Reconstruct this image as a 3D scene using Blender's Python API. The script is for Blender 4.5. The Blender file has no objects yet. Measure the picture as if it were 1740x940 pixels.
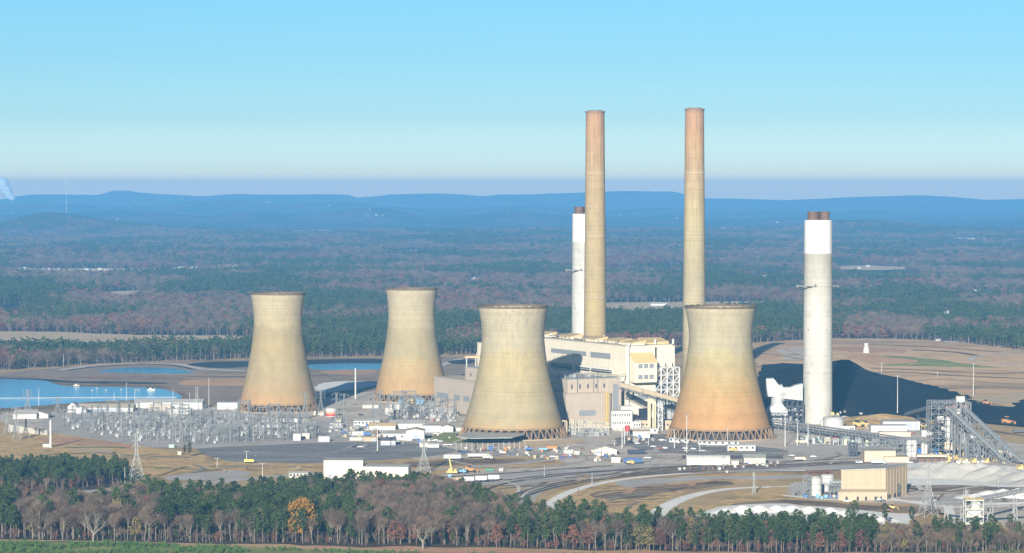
import bpy, bmesh, math, random
import numpy as np
from mathutils import Vector, Matrix, noise as mnoise
from mathutils.geometry import delaunay_2d_cdt
R = math.radians
random.seed(7)
S = bpy.context.scene
# ---------------------------------------------------------------- camera
CAM_H = 208.0
F = 5000.0                      # focal length in photo pixels (1740 wide)
PITCH = math.atan(148.0 / F)
cd = bpy.data.cameras.new('camera')
cd.sensor_width = 36.0
cd.lens = 36.0 * F / 1740.0
cd.clip_start = 1.0
cd.clip_end = 200000.0
cam = bpy.data.objects.new('camera', cd)
S.collection.objects.link(cam)
cam.location = (0, 0, CAM_H)
cam.rotation_euler = (R(90) - PITCH, 0, 0)
S.camera = cam
# ---------------------------------------------------------------- sky and sun
SUN_EL, SUN_AZ = 15.8, 10.0     # light travels away from the camera, a little to the right
w = bpy.data.worlds.new('World'); S.world = w; w.use_nodes = True
nt = w.node_tree; nt.nodes.clear()
wo = nt.nodes.new('ShaderNodeOutputWorld'); bg = nt.nodes.new('ShaderNodeBackground')
sky = nt.nodes.new('ShaderNodeTexSky'); sky.sky_type = 'NISHITA'; sky.sun_disc = False
sky.sun_elevation = R(SUN_EL); sky.sun_rotation = R(180 + SUN_AZ)
sky.altitude = 200; sky.air_density = 1.0; sky.dust_density = 0.3; sky.ozone_density = 2.5
SKYR = [(0, (3.0, 2.2, 1.4)), (0.009, (3.0, 2.2, 1.4)), (0.018, (2.1, 1.95, 1.65)), (0.032, (1.4, 1.65, 1.9)), (0.05, (1.12, 1.45, 1.92)), (0.098, (0.72, 1.12, 1.66)), (0.176, (0.57, 1.0, 1.505)), (0.252, (0.52, 0.98, 1.44)), (0.5, (0.47, 0.8, 1.1)), (1, (0.6, 0.6, 0.64))]
tcw = nt.nodes.new('ShaderNodeTexCoord'); sxw = nt.nodes.new('ShaderNodeSeparateXYZ')
nt.links.new(tcw.outputs['Generated'], sxw.inputs[0])
mrw = nt.nodes.new('ShaderNodeMapRange'); mrw.inputs[1].default_value = 0.0; mrw.inputs[2].default_value = 0.25
nt.links.new(sxw.outputs['Z'], mrw.inputs[0])
rw = nt.nodes.new('ShaderNodeValToRGB'); nt.links.new(mrw.outputs[0], rw.inputs[0])
def ramp(r, stops):
    e = r.color_ramp.elements
    while len(e) > 1: e.remove(e[-1])
    e[0].position = stops[0][0]; e[0].color = (*stops[0][1], 1)
    for p, c in stops[1:]:
        n = e.new(p); n.color = (*c, 1)
ramp(rw, SKYR)
mxw = nt.nodes.new('ShaderNodeMix'); mxw.data_type = 'RGBA'; mxw.blend_type = 'MULTIPLY'
mxw.inputs[0].default_value = 1.0
nt.links.new(sky.outputs[0], mxw.inputs[6]); nt.links.new(rw.outputs[0], mxw.inputs[7])
nt.links.new(mxw.outputs[2], bg.inputs[0]); bg.inputs[1].default_value = 0.05
nt.links.new(bg.outputs[0], wo.inputs[0])
sd = bpy.data.lights.new('sun', 'SUN'); sd.energy = 5.0; sd.angle = R(0.5); sd.color = (1.0, 0.94, 0.84)
sun = bpy.data.objects.new('sun', sd); S.collection.objects.link(sun)
a_, e_ = R(SUN_AZ), R(SUN_EL)
ldir = Vector((math.sin(a_) * math.cos(e_), math.cos(a_) * math.cos(e_), -math.sin(e_)))
sun.rotation_euler = ldir.to_track_quat('-Z', 'Y').to_euler()
S.view_settings.view_transform = 'Standard'; S.view_settings.look = 'None'
S.view_settings.gamma = 1.0; S.view_settings.exposure = 0.9
S.cycles.volume_bounces = 1; S.cycles.max_bounces = 6; S.cycles.transparent_max_bounces = 8
HAZE_DENSITY = 7.0e-5
HAZE_COLOR = (0.17, 0.53, 1.0)

# ---------------------------------------------------------------- photo pixel -> world
_cp, _sp = math.cos(PITCH), math.sin(PITCH)
def _ray(px, py):
    dx = (px - 870.0) / F; dy = (470.0 - py) / F
    return Vector((dx, _cp + dy * _sp, -_sp + dy * _cp))
def G(px, py, z=0.0):
    d = _ray(px, py); t = (z - CAM_H) / d.z
    return Vector((d.x * t, d.y * t, z))
def D(px, py, Y):
    d = _ray(px, py); t = Y / d.y
    return Vector((d.x * t, Y, CAM_H + d.z * t))
def Hh(py, Y):                  # height of photo row py at depth Y
    return D(870, py, Y).z
def XY(px, Y):
    return Vector((D(px, 600, Y).x, Y))

# ---------------------------------------------------------------- materials
MATS = {}
def sock(nd, i, v):
    nd.inputs[i].default_value = v
def new_mat(name):
    m = bpy.data.materials.new(name); m.use_nodes = True
    n = m.node_tree; b = n.nodes['Principled BSDF']
    MATS[name] = m
    return m, n, b
def M(name, col, rough=0.8, var=0.15, scale=0.2, metal=0.0, rnd=0.0, stretch=(1, 1, 1), spec=0.3, col2=None):
    """plain procedural surface: base colour with two octaves of noise variation"""
    if name in MATS: return MATS[name]
    m, n, b = new_mat(name)
    b.inputs['Roughness'].default_value = rough; b.inputs['Metallic'].default_value = metal
    b.inputs['Specular IOR Level'].default_value = spec
    tc = n.nodes.new('ShaderNodeTexCoord'); mp = n.nodes.new('ShaderNodeMapping')
    mp.inputs['Scale'].default_value = stretch
    n.links.new(tc.outputs['Object'], mp.inputs[0])
    nz = n.nodes.new('ShaderNodeTexNoise'); nz.inputs['Scale'].default_value = scale; nz.inputs['Detail'].default_value = 6
    nz.inputs['Roughness'].default_value = 0.65
    n.links.new(mp.outputs[0], nz.inputs['Vector'])
    r = n.nodes.new('ShaderNodeValToRGB'); n.links.new(nz.outputs[0], r.inputs[0])
    lo = tuple(max(0, c * (1 - var)) for c in col); hi = tuple(min(1, c * (1 + var)) for c in col)
    if col2: lo, hi = col, col2
    ramp(r, [(0.3, lo), (0.7, hi)])
    out = r.outputs[0]
    if rnd:
        oi = n.nodes.new('ShaderNodeObjectInfo'); mr = n.nodes.new('ShaderNodeMapRange')
        mr.inputs[3].default_value = 1 - rnd; mr.inputs[4].default_value = 1 + rnd
        n.links.new(oi.outputs['Random'], mr.inputs[0])
        mx = n.nodes.new('ShaderNodeVectorMath'); mx.operation = 'SCALE'
        n.links.new(out, mx.inputs[0]); n.links.new(mr.outputs[0], mx.inputs['Scale'])
        out = mx.outputs[0]
    n.links.new(out, b.inputs['Base Color'])
    return m

# ---------------------------------------------------------------- mesh builder
class MB:
    def __init__(s): s.v = []; s.f = []
    def quad(s, a, b, c, d):
        i = len(s.v); s.v += [tuple(a), tuple(b), tuple(c), tuple(d)]; s.f.append((i, i+1, i+2, i+3)); return s
    def box(s, c, size, rz=0.0):
        """c = centre of the base"""
        x, y, z = c; sx, sy, sz = size; cs, sn = math.cos(rz), math.sin(rz); i = len(s.v)
        for dz in (0, sz):
            for dx, dy in ((-sx/2, -sy/2), (sx/2, -sy/2), (sx/2, sy/2), (-sx/2, sy/2)):
                s.v.append((x + dx*cs - dy*sn, y + dx*sn + dy*cs, z + dz))
        s.f += [(i, i+3, i+2, i+1), (i+4, i+5, i+6, i+7), (i, i+1, i+5, i+4), (i+1, i+2, i+6, i+5), (i+2, i+3, i+7, i+6), (i+3, i, i+4, i+7)]
        return s
    def prism(s, pts, z0, z1):
        """pts: ccw outline; z0/z1 numbers or per-point lists"""
        n = len(pts); i = len(s.v)
        za = z0 if hasattr(z0, '__len__') else [z0]*n; zb = z1 if hasattr(z1, '__len__') else [z1]*n
        s.v += [(p[0], p[1], za[k]) for k, p in enumerate(pts)] + [(p[0], p[1], zb[k]) for k, p in enumerate(pts)]
        s.f.append(tuple(range(i+n-1, i-1, -1))); s.f.append(tuple(range(i+n, i+2*n)))
        for k in range(n):
            j = (k+1) % n; s.f.append((i+k, i+j, i+n+j, i+n+k))
        return s
    def tube(s, a, b, r, r2=None, n=6, cap=True):
        a = Vector(a); b = Vector(b); r2 = r if r2 is None else r2
        d = b - a
        if d.length < 1e-6: return s
        q = d.to_track_quat('Z', 'Y'); i = len(s.v)
        for p, rr in ((a, r), (b, r2)):
            for k in range(n):
                t = 2*math.pi*k/n
                s.v.append(tuple(p + q @ Vector((rr*math.cos(t), rr*math.sin(t), 0))))
        for k in range(n):
            j = (k+1) % n; s.f.append((i+k, i+j, i+n+j, i+n+k))
        if cap:
            s.f.append(tuple(range(i+n-1, i-1, -1))); s.f.append(tuple(range(i+n, i+2*n)))
        return s
    def bar(s, a, b, w): return s.tube(a, b, w*0.7, n=4)
    def lathe(s, prof, n=48, c=(0, 0), cap=True):
        """prof: list of (r, z) bottom to top"""
        i = len(s.v)
        for r, z in prof:
            for k in range(n):
                t = 2*math.pi*k/n; s.v.append((c[0]+r*math.cos(t), c[1]+r*math.sin(t), z))
        for m in range(len(prof)-1):
            for k in range(n):
                j = (k+1) % n; o = i+m*n; s.f.append((o+k, o+j, o+n+j, o+n+k))
        if cap:
            s.f.append(tuple(range(i+n-1, i-1, -1))); o = i+(len(prof)-1)*n; s.f.append(tuple(range(o, o+n)))
        return s
    def gable(s, c, size, rz=0.0, rise=2.0, over=0.4):
        """pitched roof solid, ridge along local x; c = centre at eaves height"""
        x, y, z = c; sx, sy = size[0]/2+over, size[1]/2+over; cs, sn = math.cos(rz), math.sin(rz); i = len(s.v)
        for dx, dy, dz in ((-sx,-sy,0),(sx,-sy,0),(sx,sy,0),(-sx,sy,0),(-sx,0,rise),(sx,0,rise)):
            s.v.append((x+dx*cs-dy*sn, y+dx*sn+dy*cs, z+dz))
        s.f += [(i,i+3,i+2,i+1),(i,i+1,i+5,i+4),(i+2,i+3,i+4,i+5),(i+1,i+2,i+5),(i+3,i,i+4)]
        return s
    def build(s, name, mat, parent=None, loc=None, smooth=False):
        me = bpy.data.meshes.new(name); me.from_pydata(s.v, [], s.f)
        if mat: me.materials.append(mat)
        if smooth:
            for p in me.polygons: p.use_smooth = True
        me.update()
        o = bpy.data.objects.new(name, me); S.collection.objects.link(o)
        if loc: o.location = loc
        if parent: o.parent = parent
        return o
def tag(o, label, cat, group=None, kind=None):
    if label: o['label'] = label
    if cat: o['category'] = cat
    if group: o['group'] = group
    if kind: o['kind'] = kind
    return o
def thing(name, label, cat, loc=(0, 0, 0), rz=0.0, group=None):
    o = bpy.data.objects.new(name, None); S.collection.objects.link(o)
    o.location = loc; o.rotation_euler = (0, 0, rz); o.empty_display_size = 1
    return tag(o, label, cat, group)
KIDS = {}
def dup(root, loc, rz=0.0, sc=None, label=None, group=None, cat=None):
    """copy of a thing with its parts and sub-parts"""
    if root.name not in KIDS:
        KIDS[root.name] = [o for o in S.collection.objects if o.parent == root]
        for k in KIDS[root.name]: KIDS[k.name] = [o for o in S.collection.objects if o.parent == k]
    r = root.copy(); S.collection.objects.link(r); r.location = loc; r.rotation_euler = (0, 0, rz)
    if sc: r.scale = sc if hasattr(sc, '__len__') else (sc, sc, sc)
    if label: r['label'] = label
    if group: r['group'] = group
    if cat: r['category'] = cat
    for ch in KIDS[root.name]:
        c = ch.copy(); S.collection.objects.link(c); c.parent = r
        for g in KIDS.get(ch.name, ()):
            d = g.copy(); S.collection.objects.link(d); d.parent = c
    return r
def vnoise(x, y, sc, oct=3):
    return mnoise.fractal(Vector((x/sc, y/sc, 3.3)), 1.0, 2.0, oct)

# ---------------------------------------------------------------- terrain heights
def interp(pts, x):
    if x <= pts[0][0]: return pts[0][1]
    for (a, b), (c, d) in zip(pts, pts[1:]):
        if x <= c:
            t = (x-a)/(c-a); t = t*t*(3-2*t); return b+(d-b)*t
    return pts[-1][1]
RIDGES = [ # (depth, width, [(px, photo row of crest)])
 (28500, 1600, [(-600,338),(-300,330),(0,339),(30,333),(60,331),(165,332),(195,324),(215,324),(240,328),(290,331),(340,333),(400,330),(450,331),(590,332),(605,337),(630,335),(665,331),(735,330),(780,332),(815,335),(860,331),(960,328),(1000,326),(1090,325),(1140,325),(1165,330),(1200,337),(1240,337),(1330,340),(1400,338),(1430,336),(1500,334),(1560,332),(1600,334),(1680,339),(1740,338),(2000,330),(2400,340)]),
 (23000, 1200, [(-400,350),(0,349),(60,346),(130,349),(190,352),(260,350),(330,342),(400,340),(470,344),(540,346),(600,344),(660,352),(740,356),(820,352),(880,349),(950,352),(1040,358),(1120,352),(1200,360),(1300,356),(1400,362),(1500,358),(1600,366),(1740,362),(2100,360)]),
 (18500, 1000, [(-400,362),(0,366),(120,362),(200,358),(260,362),(340,368),(420,362),(520,364),(570,360),(610,354),(650,355),(690,362),(730,370),(800,366),(850,360),(905,362),(970,366),(1060,372),(1140,366),(1220,374),(1330,370),(1450,380),(1600,378),(1740,374),(2100,370)]),
 (14000, 900, [(-500,376),(-100,380),(0,378),(20,372),(50,363),(80,359),(110,361),(150,367),(190,374),(250,379),(300,388),(420,396),(600,394),(900,396),(1100,392),(1300,392),(1380,384),(1430,376),(1480,375),(1540,380),(1620,388),(1740,390),(2100,380)]),
]
RZ = [(Y, wd, [(px, max(4.0, Hh(py, Y))) for px, py in pr]) for Y, wd, pr in RIDGES]
def terr(x, y):
    z = 0.0
    if y > 9000:
        px = 870 + x / y * F
        for Y, wd, pr in RZ:
            d = (y - Y) / wd
            if abs(d) < 2.6:
                z = max(z, interp(pr, px) * math.exp(-d*d) * (1 + 0.05*vnoise(x, y, 700)))
    if y > 4300:
        k = min(1, (y-4300)/2500); z += k * max(-4, 10 * vnoise(x, y, 1300, 3)) 
    # the grassed hill on the right behind the coal
    dx = (x - 560) / 420; dy = (y - 3560) / 330
    z += 13 * math.exp(-(abs(dx)**2.4) - (abs(dy)**2.4))
    # low embankment behind the far ponds
    return z

def GT(px, py):
    """where the sight line through this photo point meets the terrain"""
    y = 3000.0
    g = G(px, py)
    if g.y < 3050: return g
    while y < 30000:
        q = D(px, py, y); z = terr(q.x, q.y)
        if q.z <= z + .05: return Vector((q.x, q.y, z))
        y *= 1.0012
    return g
# ---------------------------------------------------------------- ground sheet
def wcoord(n):
    g = n.nodes.new('ShaderNodeNewGeometry'); return g.outputs['Position']
def nz(n, vec, scale, detail=5, rough=0.6, sc=(1, 1, 1)):
    mp = n.nodes.new('ShaderNodeMapping'); mp.inputs['Scale'].default_value = sc; n.links.new(vec, mp.inputs[0])
    t = n.nodes.new('ShaderNodeTexNoise'); t.inputs['Scale'].default_value = scale; t.inputs['Detail'].default_value = detail
    t.inputs['Roughness'].default_value = rough; n.links.new(mp.outputs[0], t.inputs['Vector']); return t.outputs[0]
def rmp(n, fac, stops):
    r = n.nodes.new('ShaderNodeValToRGB'); n.links.new(fac, r.inputs[0]); ramp(r, stops); return r.outputs[0]
def mixc(n, fac, a, b, mode='MIX'):
    m = n.nodes.new('ShaderNodeMix'); m.data_type = 'RGBA'; m.blend_type = mode
    if isinstance(fac, (int, float)): m.inputs[0].default_value = fac
    else: n.links.new(fac, m.inputs[0])
    for i, c in ((6, a), (7, b)):
        if isinstance(c, tuple): m.inputs[i].default_value = (*c, 1)
        else: n.links.new(c, m.inputs[i])
    return m.outputs[2]
def ground_mat(name, stops, scale=0.02, scale2=0.15, k=0.35, rough=0.95, spots=None, aniso=(1, 1, 1)):
    m, n, b = new_mat(name); b.inputs['Roughness'].default_value = rough; b.inputs['Specular IOR Level'].default_value = 0.15
    P = wcoord(n)
    c = rmp(n, nz(n, P, scale, 7, 0.62, aniso), stops)
    f2 = rmp(n, nz(n, P, scale2, 5, 0.7), [(0.3, (1-k,)*3), (0.7, (1+k,)*3)])
    c = mixc(n, 1.0, c, f2, 'MULTIPLY')
    if spots:
        c = mixc(n, rmp(n, nz(n, P, spots[1], 4, 0.6), [(spots[2], (0, 0, 0)), (spots[2]+0.06, (1, 1, 1))]), c, spots[0])
    n.links.new(c, b.inputs['Base Color'])
    return m
GRASS = ground_mat('dry_grass', [(0.28, (0.20, 0.17, 0.06)), (0.4, (0.42, 0.29, 0.12)), (0.5, (0.64, 0.43, 0.18)), (0.57, (0.50, 0.33, 0.16)), (0.63, (0.66, 0.47, 0.22)), (0.74, (0.28, 0.25, 0.09))], 0.028, 0.12, 0.3, spots=((0.34, 0.20, 0.12), 0.02, 0.62))
# ground below: brown wood floor far off, dry grass near
gm, n, b = new_mat('ground'); b.inputs['Roughness'].default_value = 0.95; b.inputs['Specular IOR Level'].default_value = 0.1
P = wcoord(n)
near = rmp(n, nz(n, P, 0.01, 7, 0.65, (1, 0.6, 1)), [(0.3, (0.19, 0.14, 0.07)), (0.42, (0.40, 0.27, 0.13)), (0.55, (0.54, 0.38, 0.19)), (0.66, (0.38, 0.28, 0.14)), (0.75, (0.26, 0.20, 0.10))])
far = rmp(n, nz(n, P, 0.0022, 9, 0.68, (1, 0.45, 1)), [(0.36, (0.018, 0.045, 0.025)), (0.48, (0.035, 0.06, 0.03)), (0.54, (0.10, 0.07, 0.055)), (0.66, (0.12, 0.08, 0.07))])
far = mixc(n, 1.0, far, rmp(n, nz(n, P, 0.03, 5, 0.75), [(0.32, (0.35,)*3), (0.7, (1.9,)*3)]), 'MULTIPLY')
sx = n.nodes.new('ShaderNodeSeparateXYZ'); n.links.new(P, sx.inputs[0])
mr = n.nodes.new('ShaderNodeMapRange'); mr.inputs[1].default_value = 3900; mr.inputs[2].default_value = 4300
n.links.new(sx.outputs['Y'], mr.inputs[0])
n.links.new(mixc(n, mr.outputs[0], near, far), b.inputs['Base Color'])
bp = n.nodes.new('ShaderNodeBump'); bp.inputs['Distance'].default_value = 18; bp.inputs['Strength'].default_value = 0.7
n.links.new(nz(n, P, 0.02, 6, 0.7), bp.inputs['Height'])
mb2 = n.nodes.new('ShaderNodeMix'); mb2.data_type = 'VECTOR'; n.links.new(mr.outputs[0], mb2.inputs[0])
gn = n.nodes.new('ShaderNodeNewGeometry'); n.links.new(gn.outputs['Normal'], mb2.inputs[4]); n.links.new(bp.outputs[0], mb2.inputs[5])
n.links.new(mb2.outputs[1], b.inputs['Normal'])
rows = [-2500, -800, 600, 1300] + list(np.linspace(1600, 4300, 110)) + list(np.geomspace(4330, 31500, 330))
ncol = 260
V = []; Fc = []
for y in rows:
    hw = 0.36 * max(y, 3600)
    for i in range(ncol+1):
        x = hw * (2*i/ncol - 1); V.append((x, y, terr(x, y)))
for r in range(len(rows)-1):
    for i in range(ncol):
        o = r*(ncol+1)+i; Fc.append((o, o+1, o+ncol+2, o+ncol+1))
me = bpy.data.meshes.new('ground'); me.from_pydata(V, [], Fc); me.materials.append(gm)
for p in me.polygons: p.use_smooth = True
go = bpy.data.objects.new('ground', me); S.collection.objects.link(go); go['kind'] = 'structure'

LAYER = [0.03]
def smooth_poly(pts, sub=4, closed=True):
    out = []; n = len(pts); rng = range(n) if closed else range(n-1)
    for i in rng:
        p0 = pts[(i-1) % n] if closed or i > 0 else pts[i]; p1 = pts[i]; p2 = pts[(i+1) % n]
        p3 = pts[(i+2) % n] if closed or i+2 < n else p2
        for k in range(sub):
            t = k/sub
            out.append(0.5*((2*p1)+(p2-p0)*t+(2*p0-5*p1+4*p2-p3)*t*t+(3*p1-p0-3*p2+p3)*t**3))
    if not closed: out.append(pts[-1])
    return out
def drape(name, ring, mat, off=None, grid=None, kind='structure'):
    """lay a flat patch with this outline (world xy) on the terrain"""
    if off is None: LAYER[0] += 0.003; off = LAYER[0] + (0 if not grid or grid == 60 else (1.2 if grid >= 90 else 0.5))
    n = len(ring); pts = [Vector((p[0], p[1])) for p in ring]
    edges = [(i, (i+1) % n) for i in range(n)]
    if grid:
        x0 = min(p.x for p in pts); x1 = max(p.x for p in pts); y0 = min(p.y for p in pts); y1 = max(p.y for p in pts)
        y = y0 + grid/2
        while y < y1:
            x = x0 + grid/2
            while x < x1: pts.append(Vector((x, y))); x += grid
            y += grid
    vs, es, fs, *_ = delaunay_2d_cdt(pts, edges, [], 0 if False else 1, 1e-4) if not grid else delaunay_2d_cdt(pts, [], [list(range(n))], 1, 1e-4)
    me = bpy.data.meshes.new(name)
    me.from_pydata([(v.x, v.y, terr(v.x, v.y)+off) for v in vs], [], [f if _ccw(vs, f) else f[::-1] for f in fs])
    me.materials.append(mat)
    o = bpy.data.objects.new(name, me); S.collection.objects.link(o)
    if kind: o['kind'] = kind
    return o
def _ccw(vs, f):
    a, b_, c = vs[f[0]], vs[f[1]], vs[f[2]]
    return (b_.x-a.x)*(c.y-a.y)-(b_.y-a.y)*(c.x-a.x) > 0
def patch(name, px, mat, jit=1.5, sm=4, grid=None, off=None):
    pts = [(GT(*p) if grid and grid != 60 else G(*p)).xy for p in px]
    if sm > 1: pts = smooth_poly(pts, sm)
    if jit:                                   # ragged natural edge, wandering more along the line of sight
        out = []
        for i, p in enumerate(pts):
            q_ = pts[(i+1) % len(pts)]; n_ = max(1, int((q_-p).length/9))
            for k in range(n_): out.append(p.lerp(q_, k/n_))
        far_ = 1.0 if pts[0].y < 3400 else 2.0
        pts = [p + Vector((vnoise(p.x, p.y+77, 22*far_, 3)*jit*3.2*far_, vnoise(p.x+333, p.y, 26*far_, 3)*jit*6.5*far_)) for p in out]
    return drape(name, pts, mat, grid=grid, off=off)
def strip(name, px, width, mat, off=None, sub=8, world=False):
    pts = [Vector(p) for p in px] if world else [(GT(*p) if name.startswith('hill') else G(*p)).xy for p in px]
    c = smooth_poly(pts, sub, False); L = []; Rr = []
    wd = width
    for i, p in enumerate(c):
        t = (c[min(i+1, len(c)-1)] - c[max(i-1, 0)]).normalized(); nn = Vector((-t.y, t.x))
        if hasattr(width, '__len__'): wd = width[0] + (width[1]-width[0])*i/(len(c)-1)
        L.append(p+nn*wd/2); Rr.append(p-nn*wd/2)
    if off is None: LAYER[0] += 0.003; off = LAYER[0]
    v = [(p.x, p.y, terr(p.x, p.y)+off) for p in L] + [(p.x, p.y, terr(p.x, p.y)+off) for p in Rr]
    n_ = len(L); f = [(n_+i, n_+i+1, i+1, i) for i in range(n_-1)]
    me = bpy.data.meshes.new(name); me.from_pydata(v, [], f); me.materials.append(mat)
    o = bpy.data.objects.new(name, me); S.collection.objects.link(o); o['kind'] = 'structure'
    return o
GRAVEL = ground_mat('gravel', [(0.3, (0.36, 0.30, 0.23)), (0.45, (0.52, 0.45, 0.37)), (0.7, (0.70, 0.62, 0.52))], 0.03, 0.3, 0.2, spots=((0.22, 0.20, 0.16), 0.03, 0.6))
GRAVEL2 = ground_mat('blue_gravel', [(0.3, (0.38, 0.345, 0.31)), (0.7, (0.54, 0.495, 0.44))], 0.03, 0.3, 0.2)
ASPH = ground_mat('asphalt', [(0.3, (0.17, 0.16, 0.15)), (0.5, (0.24, 0.23, 0.22)), (0.7, (0.33, 0.31, 0.29))], 0.03, 0.25, 0.2, aniso=(0.3, 1, 1))
PALE = ground_mat('pale_road', [(0.3, (0.78, 0.74, 0.66)), (0.7, (0.90, 0.87, 0.80))], 0.05, 0.3, 0.15)
ROADM = ground_mat('road_grey', [(0.3, (0.42, 0.39, 0.35)), (0.7, (0.56, 0.52, 0.47))], 0.05, 0.3, 0.12)
WHITEG = ground_mat('gypsum', [(0.3, (0.72, 0.70, 0.64)), (0.7, (0.88, 0.86, 0.80))], 0.05, 0.3, 0.1)
CLAY = ground_mat('red_clay', [(0.3, (0.46, 0.23, 0.13)), (0.5, (0.56, 0.32, 0.19)), (0.7, (0.40, 0.27, 0.17))], 0.02, 0.15, 0.25)
ORANGE = ground_mat('orange_clay', [(0.3, (0.55, 0.30, 0.14)), (0.7, (0.60, 0.40, 0.22))], 0.02, 0.15, 0.2)
TAN = ground_mat('tan_field', [(0.3, (0.50, 0.36, 0.21)), (0.5, (0.58, 0.44, 0.27)), (0.7, (0.46, 0.34, 0.19))], 0.008, 0.1, 0.12, aniso=(0.4, 1, 1))
GREEN = ground_mat('green_grass', [(0.3, (0.17, 0.23, 0.06)), (0.5, (0.24, 0.27, 0.08)), (0.7, (0.34, 0.32, 0.12))], 0.02, 0.15, 0.25)
DARKV = ground_mat('rough_scrub', [(0.3, (0.11, 0.08, 0.05)), (0.45, (0.20, 0.14, 0.09)), (0.58, (0.33, 0.24, 0.14)), (0.7, (0.24, 0.20, 0.09))], 0.03, 0.25, 0.4)
LINER = ground_mat('pond_liner', [(0.3, (0.025, 0.03, 0.035)), (0.7, (0.05, 0.055, 0.06))], 0.02, 0.2, 0.2)
COALG = ground_mat('coal', [(0.3, (0.004, 0.005, 0.007)), (0.55, (0.010, 0.011, 0.013)), (0.63, (0.022, 0.023, 0.026)), (0.72, (0.085, 0.08, 0.08))], 0.02, 0.12, 0.35, aniso=(1, 0.5, 1))
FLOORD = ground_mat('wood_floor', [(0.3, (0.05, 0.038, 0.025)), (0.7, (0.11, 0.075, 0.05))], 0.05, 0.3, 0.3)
MOWN = ground_mat('mown_slope', [(0.3, (0.32, 0.22, 0.12)), (0.42, (0.54, 0.36, 0.19)), (0.52, (0.70, 0.46, 0.25)), (0.60, (0.54, 0.38, 0.20)), (0.7, (0.38, 0.33, 0.13))], 0.008, 0.05, 0.18, aniso=(0.35, 1, 1))
wm, n, b = new_mat('water'); b.inputs['Base Color'].default_value = (0.10, 0.42, 0.68, 1); b.inputs['Roughness'].default_value = 0.12
b.inputs['IOR'].default_value = 1.33
bp = n.nodes.new('ShaderNodeBump'); bp.inputs['Strength'].default_value = 0.5; bp.inputs['Distance'].default_value = 0.35
n.links.new(nz(n, wcoord(n), 0.5, 3), bp.inputs['Height']); n.links.new(bp.outputs[0], b.inputs['Normal'])
# ---- the works yard
patch('yard_gravel', [(10,700),(420,690),(560,676),(640,664),(800,670),(1000,690),(1160,700),(1300,715),(1440,712),(1600,735),(1760,760),(1790,800),(1600,790),(1440,785),(1250,795),(1000,800),(860,815),(760,812),(740,790),(600,760),(430,757),(260,760),(160,742),(60,738)], GRAVEL, grid=60)
patch('switchyard_gravel', [(84,704),(300,692),(410,700),(560,715),(590,745),(560,754),(430,757),(330,762),(235,757),(120,741),(86,732)], GRAVEL2, sm=2)
patch('parking_lot', [(330,764),(400,759),(560,752),(640,750),(705,752),(770,762),(768,770),(690,779),(560,786),(430,790),(385,783)], ASPH, jit=0.5, sm=2)
patch('dirt_bank', [(0,722),(90,736),(240,758),(330,770),(400,790),(300,800),(225,812),(150,796),(0,790)], GRASS)
patch('clay_strip', [(60,745),(120,744),(200,752),(235,764),(180,760),(100,752)], CLAY)
patch('clay_spot', [(120,760),(160,758),(190,768),(150,772)], TAN)
patch('grass_bank', [(240,786),(420,786),(560,790),(560,800),(460,812),(430,800),(330,800),(270,812),(225,815)], GRASS)
patch('turning_lot', [(275,812),(330,803),(400,800),(428,806),(400,812),(330,817)], GRAVEL2)
strip('approach_road', [(-60,846),(100,838),(250,829),(350,821),(440,812),(560,803)], 16, ROADM)
patch('grass_verge', [(690,782),(900,777),(960,790),(860,797),(760,804),(700,800)], GRASS)
patch('scrub_verge', [(690,786),(780,781),(880,780),(900,784),(820,790),(740,794),(695,793)], DARKV)
patch('track_bed', [(760,815),(900,800),(1100,792),(1450,783),(1560,790),(1450,800),(1250,800),(1080,806),(980,820),(920,835),(890,862),(850,858),(862,842),(900,828),(840,825),(780,826)], GRAVEL2, sm=3)
patch('dry_basin', [(895,860),(930,842),(1000,826),(1080,815),(1180,808),(1300,806),(1370,806),(1380,812),(1240,822),(1150,842),(1110,865),(1080,890),(1000,895),(930,880)], GRASS, sm=3)
patch('scrub_basin', [(1000,838),(1050,832),(1100,826),(1160,822),(1230,818),(1240,824),(1150,834),(1090,846),(1030,848)], DARKV, sm=3)
patch('basin_pad', [(1050,820),(1080,815),(1180,810),(1300,808),(1365,808),(1340,814),(1180,817),(1110,826),(1060,828)], GRAVEL2, sm=3)
strip('inner_road', [(930,872),(938,854),(960,840),(1000,826),(1050,816),(1110,809),(1180,804),(1260,802),(1370,800)], (8, 7), PALE)
strip('haul_road', [(1100,905),(1112,880),(1130,862),(1165,846),(1215,834),(1270,829),(1345,827)], (13, 8), PALE)
strip('haul_branch', [(1150,866),(1190,864),(1215,862),(1260,866)], 5, PALE)
patch('east_slope', [(1260,835),(1350,830),(1430,858),(1500,866),(1560,868),(1560,880),(1440,882),(1300,868),(1160,872),(1170,860),(1215,856)], GRASS, sm=3)
patch('scrub_bank', [(1255,855),(1340,850),(1450,856),(1560,862),(1620,868),(1520,872),(1360,864),(1260,861)], DARKV, sm=3)
patch('east_yard', [(1340,826),(1400,818),(1560,815),(1800,822),(1800,880),(1680,900),(1620,880),(1560,858),(1420,852),(1350,845)], GRAVEL, sm=3)
patch('gypsum_yard', [(1490,792),(1560,786),(1800,800),(1800,835),(1640,826),(1560,826),(1500,812)], WHITEG, sm=3)
patch('gypsum_spill', [(1215,862),(1300,856),(1400,862),(1500,872),(1560,876),(1520,893),(1400,896),(1250,890),(1180,880)], WHITEG, sm=3)
patch('scrub_strip', [(1540,826),(1640,826),(1790,832),(1790,842),(1640,838),(1560,834)], DARKV, sm=3)
patch('water_channel', [(1540,850),(1650,846),(1790,848),(1790,856),(1640,854),(1560,856)], GRAVEL2, sm=3)
strip('yard_road', [(1500,845),(1560,855),(1640,862),(1800,856)], 7, PALE)
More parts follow.
